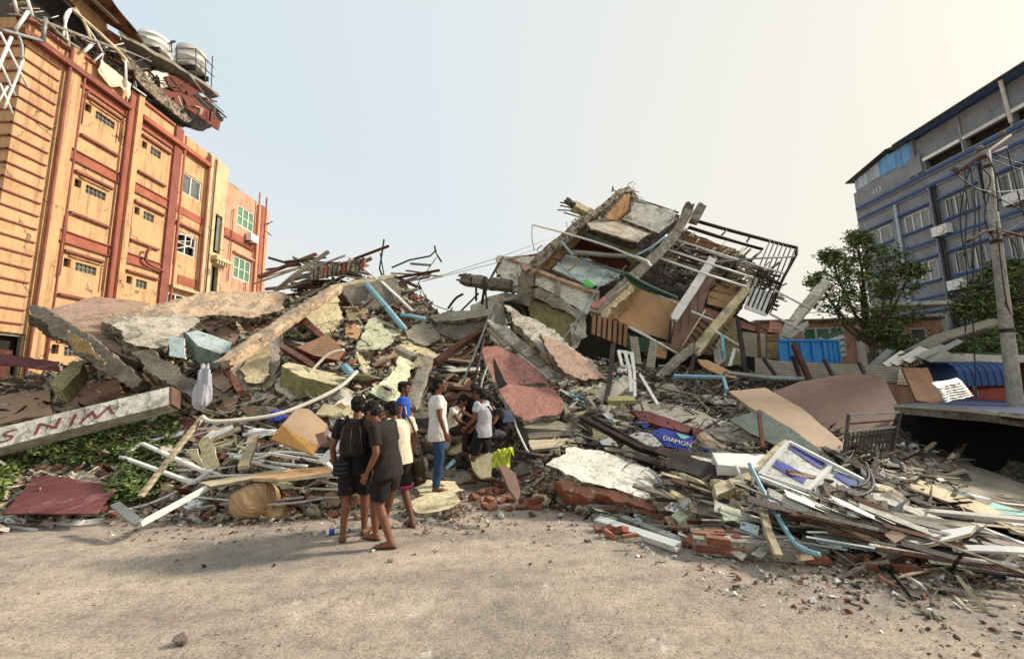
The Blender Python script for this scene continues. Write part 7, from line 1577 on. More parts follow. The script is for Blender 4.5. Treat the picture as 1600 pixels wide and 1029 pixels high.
# ------------------------------------------------------------------ cloths, sacks, small finds
def blob(name, label, cat, c, r3, m__, amp=.12, ridge=7, seed=0, n=64, swirl=0):
    mb = MB().ell((0, 0, 0), (1, 1, 1), n)
    out = []
    for v in mb.v:
        q = v * 1.0
        f = 1 + amp * noise.noise(q * 1.6 + Vector((seed, 0, 0)))
        w = noise.noise(q * 1.1 + Vector((0, seed, 3))) * 2.2
        if swirl:
            an = math.atan2(q.z, q.x + .15) + 1.2 * noise.noise(q * 1.3 + Vector((5, 0, 0))); rr = math.hypot(q.x, q.z)
            f += swirl * (abs(math.sin(an * 2.2 + rr * 5.0 + q.y * 2.5 + w * .5)) ** .55 - .6)
        f += amp * .55 * (1 - abs(math.sin((q.x * .7 + q.z * 1.1 + w) * ridge))) * .5 + amp * .25 * noise.noise(q * 9)
        z = q.z * f
        if z < -.55: z = -.55 + (z + .55) * .25
        out.append(Vector((q.x * f * r3[0], q.y * f * r3[1], z * r3[2])) + Vector(c))
    mb.v = out
    return build(name, mb, m__, label=label, cat=cat, smooth=True)
c_ = G(388, 812) + Vector((0, .12, .21)); K = Vector((.93, -.18, -.3)).normalized(); K1 = K.cross(Vector((0, 0, 1))).normalized(); K2 = K.cross(K1)
mb = MB().ell((0, 0, 0), (1, 1, 1), 150); out = []
for v in mb.v:                 # a sack whose cloth is gathered in pleats towards its right end
    th = math.acos(max(-1, min(1, v.dot(K)))); ph = math.atan2(v.dot(K2), v.dot(K1)) + .35 * th + .25 * noise.noise(v * 1.7)
    q = Vector((math.cos(ph) * 2.6, math.sin(ph) * 2.6, th * .45)); a = 1 - abs(noise.noise(q * 1.5)) * 2.4; b = 1 - abs(noise.noise(q * 3.4 + Vector((4, 0, 0)))) * 2.2
    f = .92 + .12 * noise.noise(v * 1.1 + Vector((3, 1, 0))) + .085 * a * (.5 + .5 * math.cos(th * .8)) + .03 * b + (.16 if th < .32 else 0)
    z = v.z * f; z = z if z > -.72 else -.72 + (z + .72) * .2
    out.append(c_ + Vector((v.x * f * .325, v.y * f * .29, z * .27)))
mb.v = out; build('cloth_bundle', mb, 'cloth_tan', label='large knotted tan cloth bundle on the road edge left of the young men', cat='bundle', smooth=True)
c_ = G(424, 812); blob('cloth_bundle_end', 'loose orange cloth tail beside the tan bundle', 'cloth', c_ + Vector((.02, .1, .06)), (.14, .14, .1), 'cloth_tan', .3, 6, 5, 36)
blob('plastic_bag', 'crumpled clear plastic bag left of the tan bundle', 'bag', G(292, 808) + Vector((0, .1, .07)), (.14, .12, .12), 'scrap_white', .5, 7, 6, 40)
blob('plastic_bag', 'flattened thin plastic bag on the road right of the young men', 'bag', G(664, 814) + Vector((0, .05, .02)), (.2, .12, .05), 'scrap_white', .5, 7, 7, 36)
blob('blue_bag', 'bright blue cloth crumpled beside the brown cabinet', 'cloth', S(434, 652, .3), (.16, .12, .12), 'scrap_blue', .5, 6, 8, 36)
blob('white_cloth', 'white crumpled plastic sheeting behind the brown cabinet', 'sheeting', S(410, 676, .3), (.3, .1, .07), 'scrap_white', .5, 8, 9, 44)
blob('earth_mound', 'small heap of sand at the edge of the debris at lower right', 'sand heap', G(1490, 888) + Vector((0, .1, .0)), (.24, .2, .16), 'concrete_broken', .12, 2, 10, 32)
cb = thing('cabinet', 'overturned brown cabinet with an ochre end lying left of the three young men', 'cabinet', P(465, 705, 6.1))
_cd = max(0, 6.2 - (S(456, 700).y - .1))
for nm_, q_, m__ in (('top_panel', [(440, 663, 6.3), (464, 638, 6.9), (483, 638, 7.0), (512, 663, 6.8), (495, 697, 6.2)], 'plywood'), ('side_panel', [(423, 685, 6.15), (440, 663, 6.29), (495, 697, 6.19), (489, 710, 6.05)], 'veneer_ochre'), ('end_panel', [(495, 697, 6.2), (512, 663, 6.8), (514, 676, 6.75), (490, 710, 6.06)], 'plywood_dark')):
    mb, _n = slab_mb([P(a, b, c - _cd) for a, b, c in q_], .03, 0); build(nm_, mb, [m__, m__], parent=cb)
slab('square_card', 'small tan square panel hanging by the overturned cabinet', 'panel', [(492, 678, 6.0), (506, 674, 6.05), (512, 690, 6.0), (498, 694, 5.95)], ['plywood_dark', 'plywood'], .02, None, 0, .004)
for k in range(7):
    slab('white_sheet', ['topmost', 'second', 'third', 'fourth', 'fifth', 'sixth', 'lowest'][k] + ' curled white roofing sheet in the stack on the navy roof', 'roofing sheet', [(1456 + k * 2, 598 + k * 3.6, 7.3), (1496 + k * 3, 590 + k * 4, 7.6), (1504 + k * 3, 596 + k * 3.6, 7.5), (1466 + k * 2, 606 + k * 3.6, 7.2)], ['sheet_white', 'sheet_white'], .015, None, 0, .02, group='white sheets stacked on the navy roof')
blob('green_bottle_bag', 'small dark green bag behind the tan bundle', 'bag', G(345, 800) + Vector((0, .1, .06)), (.06, .06, .07), 'tarp_green', .3, 5, 12, 24)
bt = thing('water_bottle', 'crushed clear plastic bottle with a blue label by the young men', 'bottle', G(528, 836))
c_ = G(528, 834) + Vector((0, 0, .035)); dx_ = Vector((.9, .35, 0)).normalized()
u_, v_ = Vector((0, 0, 1)), dx_.cross(Vector((0, 0, 1)))
build('bottle_body', MB().loft([(c_ + dx_ * s_, u_ * q, v_ * q) for s_, q in ((-.13, .02), (-.125, .033), (-.05, .035), (0, .028), (.05, .034), (.08, .03), (.11, .013), (.125, .013))], 14), 'scrap_white', parent=bt, smooth=True)
build('bottle_label', MB().loft([(c_ + dx_ * s_, u_ * q, v_ * q) for s_, q in ((-.1, .0365), (-.04, .0375))], 14), 'scrap_blue', parent=bt, smooth=True)
build('cap', MB().loft([(c_ + dx_ * s_, u_ * .016, v_ * .016) for s_ in (.122, .14)], 12), 'scrap_blue', parent=bt)
drape('yellow_cloth', 'bright lime yellow cloth hung over a post beside the seated man', 'cloth', P(770, 706, 6.0), (1, .1, .1), (-.1, -.25, -1), 'cloth_lime', .27, .3, nx=44, nz_=30, amp=.045, seed=4)
drape('yellow_cloth', 'upper fold of the lime yellow cloth spread towards the black pole', 'cloth', P(776, 702, 5.98), (1, .3, .1), (.25, -.6, -.7), 'cloth_lime', .24, .14, nx=30, nz_=14, amp=.05, seed=9)
blob('hanging_cloth', 'grey white cloth hanging from the slab edge at left', 'cloth', P(317, 612, 7.7), (.13, .08, .46), 'cloth_grey', .5, 3, 5, 60)

# ------------------------------------------------------------------ plants
def leaves_mesh(name, n, fn, mats, size, seed, parent=None, kind=None, label=None, aspect=.5):
    rs_ = np.random.RandomState(seed); r_ = random.Random(seed); V = []; Fc = []; Mi = []; o_ = 0
    for k in range(n):
        p = fn(r_)
        if p is None: continue
        s = r_.uniform(*size)
        d = Vector((r_.gauss(0, 1), r_.gauss(0, 1), r_.gauss(-.15, .6))).normalized(); w = d.cross(Vector((r_.gauss(0, .5), r_.gauss(0, .5), 1))).normalized() * s * aspect; nn = d.cross(w).normalized() * s * .18
        p = Vector(p)
        V += [tuple(p), tuple(p + d * s * .45 + w * .5 + nn), tuple(p + d * s), tuple(p + d * s * .45 - w * .5 + nn)]
        Fc += [(o_, o_ + 1, o_ + 2), (o_, o_ + 2, o_ + 3)]; q = k % len(mats); Mi += [q, q]; o_ += 4
    org = ORG[parent.name] if parent else Vector()
    me = bpy.data.meshes.new(name); me.from_pydata([(a - org.x, b - org.y, c - org.z) for a, b, c in V], [], Fc)
    for m__ in mats: me.materials.append(MATS[m__])
    me.polygons.foreach_set('material_index', Mi); me.update()
    o = bpy.data.objects.new(name, me); COL.objects.link(o)
    if parent: o.parent = parent
    return setp(o, label, None, None, kind)
def vine_pt(r_):
    x_ = r_.uniform(-40, 275); lo, hi = (690, 800)
    if x_ > 150: lo = 640 + (275 - x_) * .25
    if x_ > 215: hi = 800 - (x_ - 215) * .9
    y_ = r_.uniform(lo, hi)
    if 738 < y_ < 806 and 4 + (805 - y_) * .75 - 14 < x_ < 190 - max(0, (y_ - 756)) * .75: return None
    if noise.noise(Vector((x_ * .022, y_ * .045, 2))) < -.42: return None
    p = S(x_, y_, .03)
    h_ = .22 + .3 * max(0, noise.noise(Vector((p.x * 1.4, p.y * 1.4, 5)))) + .12 * noise.noise(p * 4)
    p.z += h_ * r_.random() ** .7; return p
leaves_mesh('vines', 19000, vine_pt, ['leaf', 'leaf_dark', 'leaf_light', 'leaf_dark', 'leaf'], (.045, .12), 61, kind='stuff', label='low leafy vines growing over the rubble at lower left', aspect=.8)
for k in range(70):
    pass
mb = MB(); r_ = random.Random(62)
for k in range(160):
    p = vine_pt(r_)
    if p is None: continue
    p = Vector(p); d = Vector((r_.uniform(-.4, .4), r_.uniform(-.2, .2), r_.uniform(-.1, .15)))
    mb.tube([p, p + d * .5 + Vector((0, 0, .05)), p + d], .005, 4)
build('vine_stems', mb, 'bark', kind='stuff')
def tree(label, base, blobs, n, size, seed, limbs=9, tr=.16, name='leafy_tree'):
    t = thing(name, label, 'tree', base)
    base = Vector(base); r_ = random.Random(seed); mb = MB(); top = sum((Vector(b[0]) for b in blobs), Vector()) / len(blobs)
    fork = base.lerp(top, .55)
    mb.tube(smoothpts([base, base.lerp(fork, .5) + Vector((.1, 0, 0)), fork]), [tr * (1 - .05 * i) for i in range(9)], 10)
    build('trunk', mb, 'bark', parent=t, smooth=True)
    for b in blobs:
        mb = MB(); c = Vector(b[0]); mid = fork.lerp(c, .5) + Vector((r_.uniform(-.2, .2), r_.uniform(-.2, .2), -.15))
        mb.tube(smoothpts([fork, mid, c]), [tr * .55 * (1 - i / 10) for i in range(9)], 7)
        for _ in range(6):
            e_ = c + Vector([r_.uniform(-1, 1) * q for q in b[1]]) * .9; s0 = mid.lerp(c, r_.uniform(.3, 1))
            mb.tube([s0, s0.lerp(e_, .5) + Vector((0, 0, .1)), e_], [.03, .02, .008], 5)
        build('branch', mb, 'bark', parent=t, smooth=True)
    # twigs: small clusters of leaves inside every bough's volume
    cl = []
    for k in range(int(n / 14)):
        b = r_.choice(blobs); 
        while True:
            v = Vector([r_.uniform(-1, 1) for _ in range(3)])
            if .15 < v.length < 1: break
        v = v.normalized() * v.length ** .55
        cl.append(Vector(b[0]) + Vector([v[i] * b[1][i] * .86 for i in range(3)]) * (1 + .35 * noise.noise(v * 2.5 + Vector((seed, 0, 0)))))
    def f(rr_):
        c = rr_.choice(cl); return c + Vector([rr_.gauss(0, .11) for _ in range(3)])
    leaves_mesh('crown', n, f, ['leaf', 'leaf_dark', 'leaf_dark', 'leaf_light'], size, seed, parent=t, aspect=.38)
    return t
Q = lambda x, y, Y: tuple(P(x, y, Y))
tree('dense leafy tree standing in front of the pink shop', (15.0, 17, 0), [(Q(1345, 395, 17), (1.0, 1, .8)), (Q(1385, 410, 17), (1.1, 1, .8)), (Q(1305, 425, 17), (.8, .9, .7)), (Q(1345, 445, 16.8), (1.2, 1, .8)), (Q(1400, 440, 17), (.8, .9, .9)), (Q(1300, 470, 17), (1.0, .9, .6)), (Q(1350, 490, 17), (1.3, 1, .6)), (Q(1400, 495, 17), (.9, .9, .6)), (Q(1375, 515, 16.8), (.8, .8, .4)), (Q(1275, 440, 17), (.25, .3, .35)), (Q(1296, 400, 17.2), (.3, .4, .3)), (Q(1340, 372, 17), (.4, .5, .35)), (Q(1428, 420, 17), (.35, .4, .25)), (Q(1400, 535, 17), (.7, .7, .4))], 7600, (.11, .26), 71)
tree('smaller leafy tree growing behind the power pole', (19.5, 15, 0), [(Q(1600, 430, 15), (1.2, 1, .6)), (Q(1550, 450, 15), (.9, .8, .6)), (Q(1520, 480, 15), (.5, .6, .5)), (Q(1590, 480, 15), (1.4, 1, .7)), (Q(1650, 460, 15), (1.2, 1, .9)), (Q(1570, 420, 15.2), (.5, .5, .35)), (Q(1600, 520, 15), (1, .8, .6)), (Q(1530, 520, 15), (.5, .6, .3))], 11000, (.1, .24), 72, tr=.12)
tree('low shrub growing over the shed roof beside the power pole', tuple(P(1500, 575, 12.5)), [(Q(1480, 530, 12.8), (.5, .5, .25)), (Q(1500, 545, 12.6), (.6, .4, .2)), (Q(1590, 545, 12.6), (.8, .4, .3)), (Q(1550, 540, 12.8), (.5, .4, .25))], 2600, (.06, .16), 73, tr=.03, name='shrub')

# ------------------------------------------------------------------ people
DEF = dict(pelvis=(0, 0, .93), chest=(0, 0, 1.26), neck=(0, -.01, 1.44), head=(0, .02, 1.59), look=(0, 1, -.05),
           shl=(-.185, 0, 1.385), shr=(.185, 0, 1.385), ell=(-.24, -.03, 1.11), elr=(.24, -.03, 1.11), wrl=(-.25, .05, .87), wrr=(.25, .05, .87),
           hpl=(-.09, 0, .90), hpr=(.09, 0, .90), knl=(-.10, .02, .49), knr=(.10, .02, .49), anl=(-.11, -.03, .085), anr=(.11, -.03, .085), ftl=None, ftr=None)
def cone(mb, a, b, ra, rb, n=12, caps=True, mid=None):
    a, b = Vector(a), Vector(b); d = (b - a).normalized()
    u = d.cross(Vector((0, 0, 1)) if abs(d.z) < .9 else Vector((0, 1, 0))).normalized(); v = d.cross(u)
    st = [(0, ra), (.33, ra * .67 + rb * .33 if mid is None else mid), (.66, ra * .34 + rb * .66 if mid is None else mid * .45 + rb * .6), (1, rb)]
    mb.loft([(a.lerp(b, t), u * r_, v * r_) for t, r_ in st], n)
    if caps: mb.ell(a, (ra, ra, ra), 10); mb.ell(b, (rb, rb, rb), 10)
def torso(mb, J, k=1.0, up=0.0, lo=0.0, waist=1.0):
    pv, ch, nk = J['pelvis'], J['chest'], J['neck']; ax = (J['shr'] - J['shl']).normalized(); hx = (J['hpr'] - J['hpl']).normalized()
    def ring(c, x, d, w, t): f = d.cross(x).normalized(); return (c, x * w * k, f * t * k)
    d1, d2 = (ch - pv).normalized(), (nk - ch).normalized()
    R_ = [ring(pv - d1 * (.09 + lo), hx, d1, .125 if k == 1 else .168, .085 if k == 1 else .122), ring(pv - d1 * .02, hx, d1, .158 if k == 1 else .166, .112 if k == 1 else .12), ring(pv + d1 * .07, hx, d1, .148 * waist, .102 * waist), ring(pv.lerp(ch, .5), ax, d1, .135 * waist, .095 * waist), ring(ch - d1 * .04, ax, d1, .152, .108), ring(ch + d2 * .06, ax, d2, .172, .112), ring(nk - d2 * .055, ax, d2, .16, .088), ring(nk - d2 * .015 + d2 * up, ax, d2, .085, .062)]
    mb.loft(R_, 20)
def hand(mb, wr, el, side, J, curl=.5, grip=None):
    d = (wr - el).normalized(); fw = Vector((0, 1, 0)); pn = d.cross(fw)
    if pn.length < .2: pn = d.cross(Vector((0, 0, 1)))
    pn.normalize(); fwd = pn.cross(d).normalized() * (1 if pn.cross(d).dot(fw) > 0 else -1)   # palm plane spanned by d and fwd
    inn = pn * (1 if pn.dot(Vector((-side, 0, 0))) > 0 else -1)
    m_ = wr + d * .045
    mb.loft([(wr - d * .01, fwd * .026, inn * .02), (wr + d * .02, fwd * .034, inn * .017), (wr + d * .06, fwd * .042, inn * .016), (wr + d * .088, fwd * .04, inn * .013)], 12)
    for i, L_ in enumerate((.066, .075, .07, .054)):
        b0 = wr + d * .08 + fwd * (.03 - i * .02); d1 = (d + inn * curl * .5).normalized(); d2 = (d + inn * curl * 1.6).normalized()
        p1 = b0 + d1 * L_ * .45; p2 = p1 + d2 * L_ * .35; p3 = p2 + (d2 + inn * curl).normalized() * L_ * .3
        mb.tube([b0 - d * .02, b0, p1, p2, p3], [.0095, .0095, .009, .0085, .0065], 8)
    t0 = wr + d * .02 + fwd * .028; t1 = t0 + (d * .6 + fwd * .75 + inn * .3).normalized() * .04; t2 = t1 + (d * .95 + fwd * .2 + inn * .35).normalized() * .035
    mb.tube([t0 - fwd * .01, t1, t2], [.013, .0105, .0075], 8)
def person(label, base, head_deg, scale=1.0, pose=None, top='cloth_white', sleeve=.5, bottom='denim', leg='long', shoe='sandal', hair=1.0, seat=False, tank=False, fine=.0085, skin='skin', group=None, noshirt=False, loose=1.0, untuck=.0):
    J = {k: (Vector(v) if v is not None else None) for k, v in DEF.items()}
    for k, v in (pose or {}).items(): J[k] = Vector(v)
    M_ = Matrix.Translation(Vector(base)) @ Matrix.Rotation(R(head_deg), 4, 'Z') @ Matrix.Scale(scale, 4)
    t = thing('person', label, 'person', base)
    for s_, a in ((-1, 'l'), (1, 'r')):
        if J['ft' + a] is None: J['ft' + a] = J['an' + a] + Vector((s_ * .03, .15, -.055))
    b = MB(); torso(b, J)
    cone(b, J['neck'] - Vector((0, 0, .05)), J['head'] - Vector((0, .01, .05)), .058, .05)
    for s_, a in ((-1, 'l'), (1, 'r')):
        sh, el, wr, hp, kn, an, ft = (J[q + a] for q in ('sh', 'el', 'wr', 'hp', 'kn', 'an', 'ft'))
        b.ell(sh, (.06, .056, .058), 12)
        cone(b, sh, el, .049, .037, mid=.047); cone(b, el, wr, .037, .025, mid=.038); hand(b, wr, el, s_, J)
        cone(b, hp, kn, .088, .054, mid=.08); cone(b, kn, an, .052, .034, mid=.056)
        fd = (ft - an); fd.z = 0; fd.normalize(); fx = fd.cross(Vector((0, 0, 1)))
        sole = an.z - .085
        b.loft([(an - fd * .055 + Vector((0, 0, -.045)), fx * .026, Vector((0, 0, .028))), (an - fd * .02 + Vector((0, 0, -.04)), fx * .034, Vector((0, 0, .042))), (an + fd * .06 + Vector((0, 0, -.05)), fx * .038, Vector((0, 0, .033))), (an + fd * .13 + Vector((0, 0, -.06)), fx * .045, Vector((0, 0, .02))), (an + fd * .185 + Vector((0, 0, -.067)), fx * .034, Vector((0, 0, .013)))], 14)
    # head
    look = J['look'].normalized(); hx = look.cross(Vector((0, 0, 1))).normalized(); hz_ = hx.cross(look).normalized(); HR = Matrix((hx, look, hz_)).transposed(); hc = J['head']
    hp_ = lambda x, y, z: hc + HR @ Vector((x, y, z))
    b.ell(hp_(0, -.005, .03), (.076, .097, .092), 18, rot=HR); b.ell(hp_(0, .02, -.035), (.06, .07, .075), 16, rot=HR); b.ell(hp_(0, .05, -.085), (.036, .036, .03), 12, rot=HR)
    b.ell(hp_(0, .098, -.015), (.014, .02, .026), 10, rot=HR); b.ell(hp_(0, .108, -.03), (.019, .014, .012), 10, rot=HR); b.ell(hp_(0, .084, .03), (.05, .016, .012), 12, rot=HR)
    b.ell(hp_(0, .088, -.062), (.026, .014, .008), 10, rot=HR); b.ell(hp_(0, .086, -.075), (.022, .014, .008), 10, rot=HR)
    for s_ in (-1, 1): b.ell(hp_(s_ * .078, -.005, -.01), (.012, .02, .033), 10, rot=HR); b.ell(hp_(s_ * .045, .065, -.03), (.022, .022, .018), 10, rot=HR)
    body = remeshed(b, fine, 2)
    body.v = [M_ @ v for v in body.v]; build('body', body, skin, parent=t, smooth=True)
    for s_ in (-1, 1):
        e_ = MB().ell(M_ @ hp_(s_ * .031, .087, .008), (.012 * scale, .012 * scale, .008 * scale), 8); build('eye', e_, 'hair', parent=t, smooth=True)
    h_ = MB(); h_.ell(hp_(0, -.022, .052), (.088, .102, .088), 18, rot=HR); h_.ell(hp_(0, -.05, .0), (.076, .068, .075), 14, rot=HR); h_.ell(hp_(0, .06, .1), (.06, .045, .03), 12, rot=HR)
    for s_ in (-1, 1): h_.ell(hp_(s_ * .07, .02, .04), (.018, .03, .04), 10, rot=HR)
    hh = remeshed(h_, .0065, 1); rr_ = []
    for v in hh.v:
        q = v * 60; q.z *= .6; rr_.append(v + (v - hc).normalized() * (.02 * hair * noise.noise(q) + .014 * noise.noise(q * .35)))
    hh.v = [M_ @ v for v in rr_]; build('hair', hh, 'hair', parent=t, smooth=True)
    sd = (hash_(label) % 97)
    if not noshirt:
        s = MB(); torso(s, J, 1.2 * loose, up=.012, lo=untuck, waist=1.08)
        if not tank:
            for a in 'lr':
                sh, el = J['sh' + a], J['el' + a]; e2 = sh.lerp(el, sleeve); s.ell(sh, (.07, .066, .068), 12)
                cone(s, sh, e2, .064, .062, caps=False, mid=.064)
        m_ = folds(remeshed(s, .011, 1), .016, 9, sd); m_.v = [M_ @ v for v in m_.v]; build('shirt', m_, top, parent=t, smooth=True)
    s = MB(); pv = J['pelvis']; d1 = (J['chest'] - pv).normalized(); hx2 = (J['hpr'] - J['hpl']).normalized(); f_ = d1.cross(hx2).normalized()
    s.loft([(pv - d1 * .12, hx2 * .14, f_ * .1), (pv - d1 * .03, hx2 * .178, f_ * .128), (pv + d1 * .04, hx2 * .155, f_ * .112), (pv + d1 * .07, hx2 * .145, f_ * .1)], 18)
    for a in 'lr':
        hp, kn, an = J['hp' + a], J['kn' + a], J['an' + a]
        if leg == 'long':
            cone(s, hp, kn, .106, .074, mid=.096); cone(s, kn, kn.lerp(an, .93), .074, .056, mid=.07)
        else:
            e2 = hp.lerp(kn, .9 if leg == 'short' else 1.0); cone(s, hp, e2, .108, .1, mid=.106, caps=False); s.ell(hp, (.106, .106, .106), 12)
            if leg == 'threequarter': cone(s, kn, kn.lerp(an, .3), .09, .088, caps=False)
    m_ = folds(remeshed(s, .011, 1), .016, 10, sd + 3); m_.v = [M_ @ v for v in m_.v]; build('trousers' if leg == 'long' else 'shorts', m_, bottom, parent=t, smooth=True)
    for a, s_ in (('l', -1), ('r', 1)):
        an, ft = J['an' + a], J['ft' + a]; fd = (ft - an); fd.z = 0; fd.normalize(); fx = fd.cross(Vector((0, 0, 1))); z = Vector((0, 0, an.z - .083))
        an0 = Vector((an.x, an.y, 0)) + z
        s = MB(); s.loft([(an0 + fd * .06 + Vector((0, 0, -.006)), fx * .044, fd * .135), (an0 + fd * .06 + Vector((0, 0, .012)), fx * .046, fd * .138)], 18)
        s.tube([an0 + fd * .09 - fx * .045 + Vector((0, 0, .01)), an0 + fd * .1 + Vector((0, 0, .055)), an0 + fd * .09 + fx * .045 + Vector((0, 0, .01))], .011, 6)
        s.v = [M_ @ v for v in s.v]; build('sandal', s, shoe, parent=t)
    return t, M_, J
def hash_(s_): return sum(ord(c) * (i + 1) for i, c in enumerate(s_))
def extra(t, M_, name, mb, m__, smooth=True):
    mb.v = [M_ @ v for v in mb.v]; return build(name, mb, m__, parent=t, smooth=smooth)

b0 = G(552, 842)
t, M_, J = person('young man seen from behind with a black backpack and black shorts', b0, 8, .97, dict(look=(.1, 1, -.25), head=(.0, .05, 1.585), shl=(-.19, -.02, 1.38), shr=(.19, .02, 1.38), ell=(-.27, -.05, 1.1), elr=(.24, .06, 1.1), wrl=(-.26, .05, .86), wrr=(.2, .2, .95), knr=(.1, .1, .49), anr=(.1, .12, .085), anl=(-.11, -.06, .085)), 'cloth_black', .62, 'cloth_black', 'short', untuck=.06)
s = MB(); s.loft([((0, -.13, 1.0), (.13, 0, 0), (0, .05, 0)), ((0, -.17, 1.04), (.15, 0, 0), (0, .085, 0)), ((0, -.18, 1.2), (.15, 0, 0), (0, .1, 0)), ((0, -.165, 1.34), (.13, 0, 0), (0, .08, 0)), ((0, -.14, 1.42), (.08, 0, 0), (0, .05, 0))], 20)
extra(t, M_, 'backpack', folds(remeshed(s, .012, 1), .03, 14, 5), 'cloth_darkbrown')
for s_ in (-1, 1): extra(t, M_, 'backpack_strap', MB().tube(smoothpts([Vector((s_ * .1, -.17, 1.4)), Vector((s_ * .12, -.02, 1.475)), Vector((s_ * .13, .13, 1.36)), Vector((s_ * .15, .1, 1.15)), Vector((s_ * .14, -.1, 1.05))]), .016, 6), 'cloth_black')
for k in range(3): extra(t, M_, 'backpack_seam', MB().tube(smoothpts([Vector((-.13 + k * .13, -.272, 1.06)), Vector((-.12 + k * .12, -.288, 1.2)), Vector((-.09 + k * .09, -.25, 1.36))]), .005, 5), 'cloth_slate')
extra(t, M_, 'hip_bag', MB().loft([((-.12, -.17, .78), (.09, 0, 0), (0, .035, 0)), ((-.12, -.18, .8), (.1, 0, 0), (0, .045, 0)), ((-.12, -.18, .94), (.1, 0, 0), (0, .045, 0)), ((-.12, -.17, .97), (.08, 0, 0), (0, .03, 0))], 14), 'cloth_black')
for z in (.83, .88, .93): extra(t, M_, 'bag_piping', MB().tube([Vector((-.2, -.215, z)), Vector((-.12, -.228, z - .005)), Vector((-.04, -.215, z))], .004, 5), 'cloth_slate')

b0 = G(600, 850)
t, M_, J = person('young man in dark tee shirt and black shorts looking down, nearest the camera', b0, 78, .985, dict(pelvis=(0, -.02, .91), chest=(0, .03, 1.22), neck=(0, .09, 1.39), head=(.0, .20, 1.49), look=(.06, .8, -.62), shl=(-.19, .05, 1.33), shr=(.19, .04, 1.34), ell=(-.25, -.02, 1.06), elr=(.24, .0, 1.06), wrl=(-.24, .1, .83), wrr=(.2, .12, .86), hpl=(-.09, -.02, .88), hpr=(.09, -.02, .88), knl=(-.1, .02, .47), anl=(-.1, -.13, .085), knr=(.1, .2, .48), anr=(.1, .17, .085)), 'cloth_darkbrown', .72, 'cloth_black', 'short', loose=1.06, untuck=.08)

b0 = G(622, 824)
t, M_, J = person('young man in a cream tee shirt partly hidden behind the one in the dark tee', b0, 55, .95, dict(pelvis=(0, 0, .91), chest=(0, .03, 1.24), neck=(0, .08, 1.41), head=(-.02, .16, 1.53), look=(0, .9, -.4), ell=(-.2, .12, 1.12), wrl=(-.1, .32, 1.05), elr=(.26, -.04, 1.1), wrr=(.26, .06, .88), knl=(-.1, .03, .48), anl=(-.12, .13, .085), knr=(.11, .02, .48), anr=(.12, -.14, .085)), 'cloth_cream', .55, 'cloth_darkbrown', 'short')
s = MB(); s.loft([((.24, -.12, .62), (.03, 0, 0), (0, .14, 0)), ((.25, -.12, .64), (.055, 0, 0), (0, .165, 0)), ((.25, -.12, .76), (.06, 0, 0), (0, .15, 0)), ((.245, -.12, .86), (.03, 0, 0), (0, .11, 0))], 20)
mat('bag_olive', '3a3626', var=.3, bump=.3, rough=.6)
extra(t, M_, 'shoulder_bag', folds(remeshed(s, .01, 1), .02, 12, 2), 'bag_olive'); extra(t, M_, 'bag_strap', MB().tube(smoothpts([Vector((.24, -.2, .85)), Vector((.2, -.1, 1.2)), Vector((.08, -.03, 1.47)), Vector((.1, .1, 1.25)), Vector((.24, -.03, .86))]), .012, 6), 'bag_olive')
extra(t, M_, 'shorts_hem', MB().loft([((.1, 0, .5), (.1, 0, 0), (0, .1, 0)), ((.1, 0, .53), (.1, 0, 0), (0, .1, 0))], 16), 'cloth_pink')

b0 = P(628, 722, 7.3); b0.z = .22
t, M_, J = person('man in a bright blue sports shirt standing in profile on the rubble', b0, -82, .96, dict(pelvis=(0, 0, .91), look=(.05, 1, -.12), ell=(-.23, -.04, 1.1), wrl=(-.24, .04, .87)), 'cloth_blue', .35, 'denim', 'long', fine=.011)
extra(t, M_, 'shirt_stripe', MB().tube(smoothpts([Vector((.165, .02, 1.36)), Vector((.175, .075, 1.2)), Vector((.155, .09, 1.0)), Vector((.13, .1, .9))]), .012, 6), 'cloth_white')

b0 = P(684, 766, 6.45)
t, M_, J = person('man in an untucked white short sleeved shirt and blue jeans, standing in profile', b0, -78, 1.0, dict(look=(.05, 1, .08), head=(0, .03, 1.6), chest=(0, -.01, 1.26), ell=(-.25, -.01, 1.12), elr=(.25, .02, 1.12), wrr=(.25, .1, .88), wrl=(-.25, .1, .9)), 'cloth_white', .6, 'denim', 'long', loose=1.06, untuck=.09)

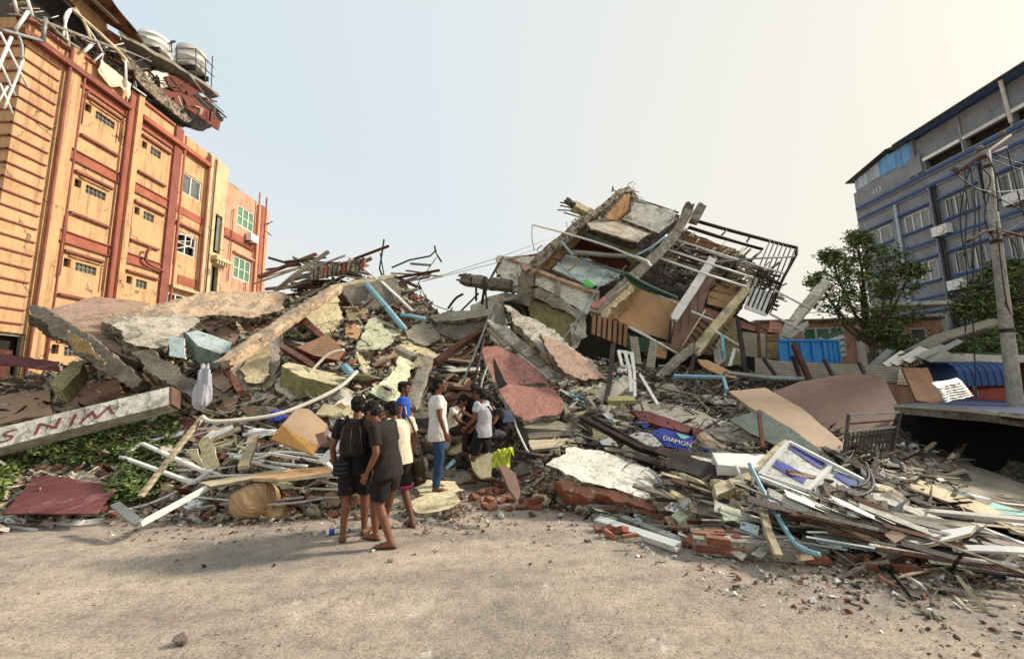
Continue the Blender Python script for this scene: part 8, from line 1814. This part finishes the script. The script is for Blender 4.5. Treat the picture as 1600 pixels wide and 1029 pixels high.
b0 = P(754, 754, 7.3); b0.z = max(.03, b0.z)
t, M_, J = person('man in a grey tee shirt and black shorts with a shoulder strap, facing left', b0, 68, .97, dict(pelvis=(0, -.03, .9), chest=(0, -.06, 1.22), neck=(0, -.02, 1.4), head=(0, .03, 1.55), look=(0, 1, .22), elr=(.27, .12, 1.1), wrr=(.26, .3, .93), ell=(-.22, .05, 1.12), wrl=(-.2, .22, .98), knr=(.1, .0, .47), anr=(.1, -.05, .085), knl=(-.1, .12, .47), anl=(-.1, .14, .085)), 'cloth_grey', .5, 'cloth_black', 'short')
extra(t, M_, 'bag_strap', MB().tube(smoothpts([Vector((-.08, -.16, 1.36)), Vector((.05, -.2, 1.2)), Vector((.17, -.12, 1.0)), Vector((.2, -.02, .9))]), .014, 6), 'cloth_black')
extra(t, M_, 'hip_bag', MB().ell((.2, -.08, .9), (.05, .1, .08), 12), 'cloth_black')
SIT = dict(pelvis=(0, 0, .46), hpl=(-.1, .02, .45), hpr=(.1, .02, .45), chest=(0, .08, .77), neck=(0, .17, .93), shl=(-.19, .12, .88), shr=(.19, .12, .88), head=(0, .26, 1.05), look=(0, .8, -.5),
           knl=(-.16, .42, .5), knr=(.16, .42, .5), anl=(-.16, .36, .09), anr=(.16, .36, .09), ell=(-.26, .28, .68), elr=(.26, .28, .68), wrl=(-.12, .48, .58), wrr=(.12, .48, .58))
b0 = P(738, 660, 8.2) - Vector((0, 0, .44))
person('bare armed man in a dark vest bending over in the mouth of the cave', b0, 200, 1.0, SIT, 'cloth_black', .1, 'cloth_black', 'long', tank=True, fine=.012)
b0 = P(706, 672, 8.0) - Vector((0, 0, .44))
person('crouching dark haired man low behind the man in white', b0, -110, .95, SIT, 'cloth_cream', .5, 'cloth_trouser', 'long', fine=.012)
b0 = P(786, 676, 7.7) - Vector((0, 0, .44))
person('man in slate grey trousers sitting behind the man in grey', b0, 110, .95, SIT, 'cloth_black', .3, 'cloth_slate', 'long', fine=.012)
slab('grey_card', 'dark blue grey board behind the seated man in the cave', 'board', [(784, 640, 7.6), (800, 640, 7.7), (803, 658, 7.6), (786, 660, 7.5)], ['navy_sheet', 'metal_dark'], .03, None, 0, .004)
blob('rag_heap', 'heap of brown rags beside the crouching man', 'rags', S(716, 664, .25), (.34, .2, .2), 'scrap_brown', .5, 6, 15, 36)
blob('teal_cloth', 'teal cloth scrap beside the crouching man', 'cloth', S(716, 646, .35), (.12, .08, .07), 'scrap_teal', .5, 6, 16, 24)
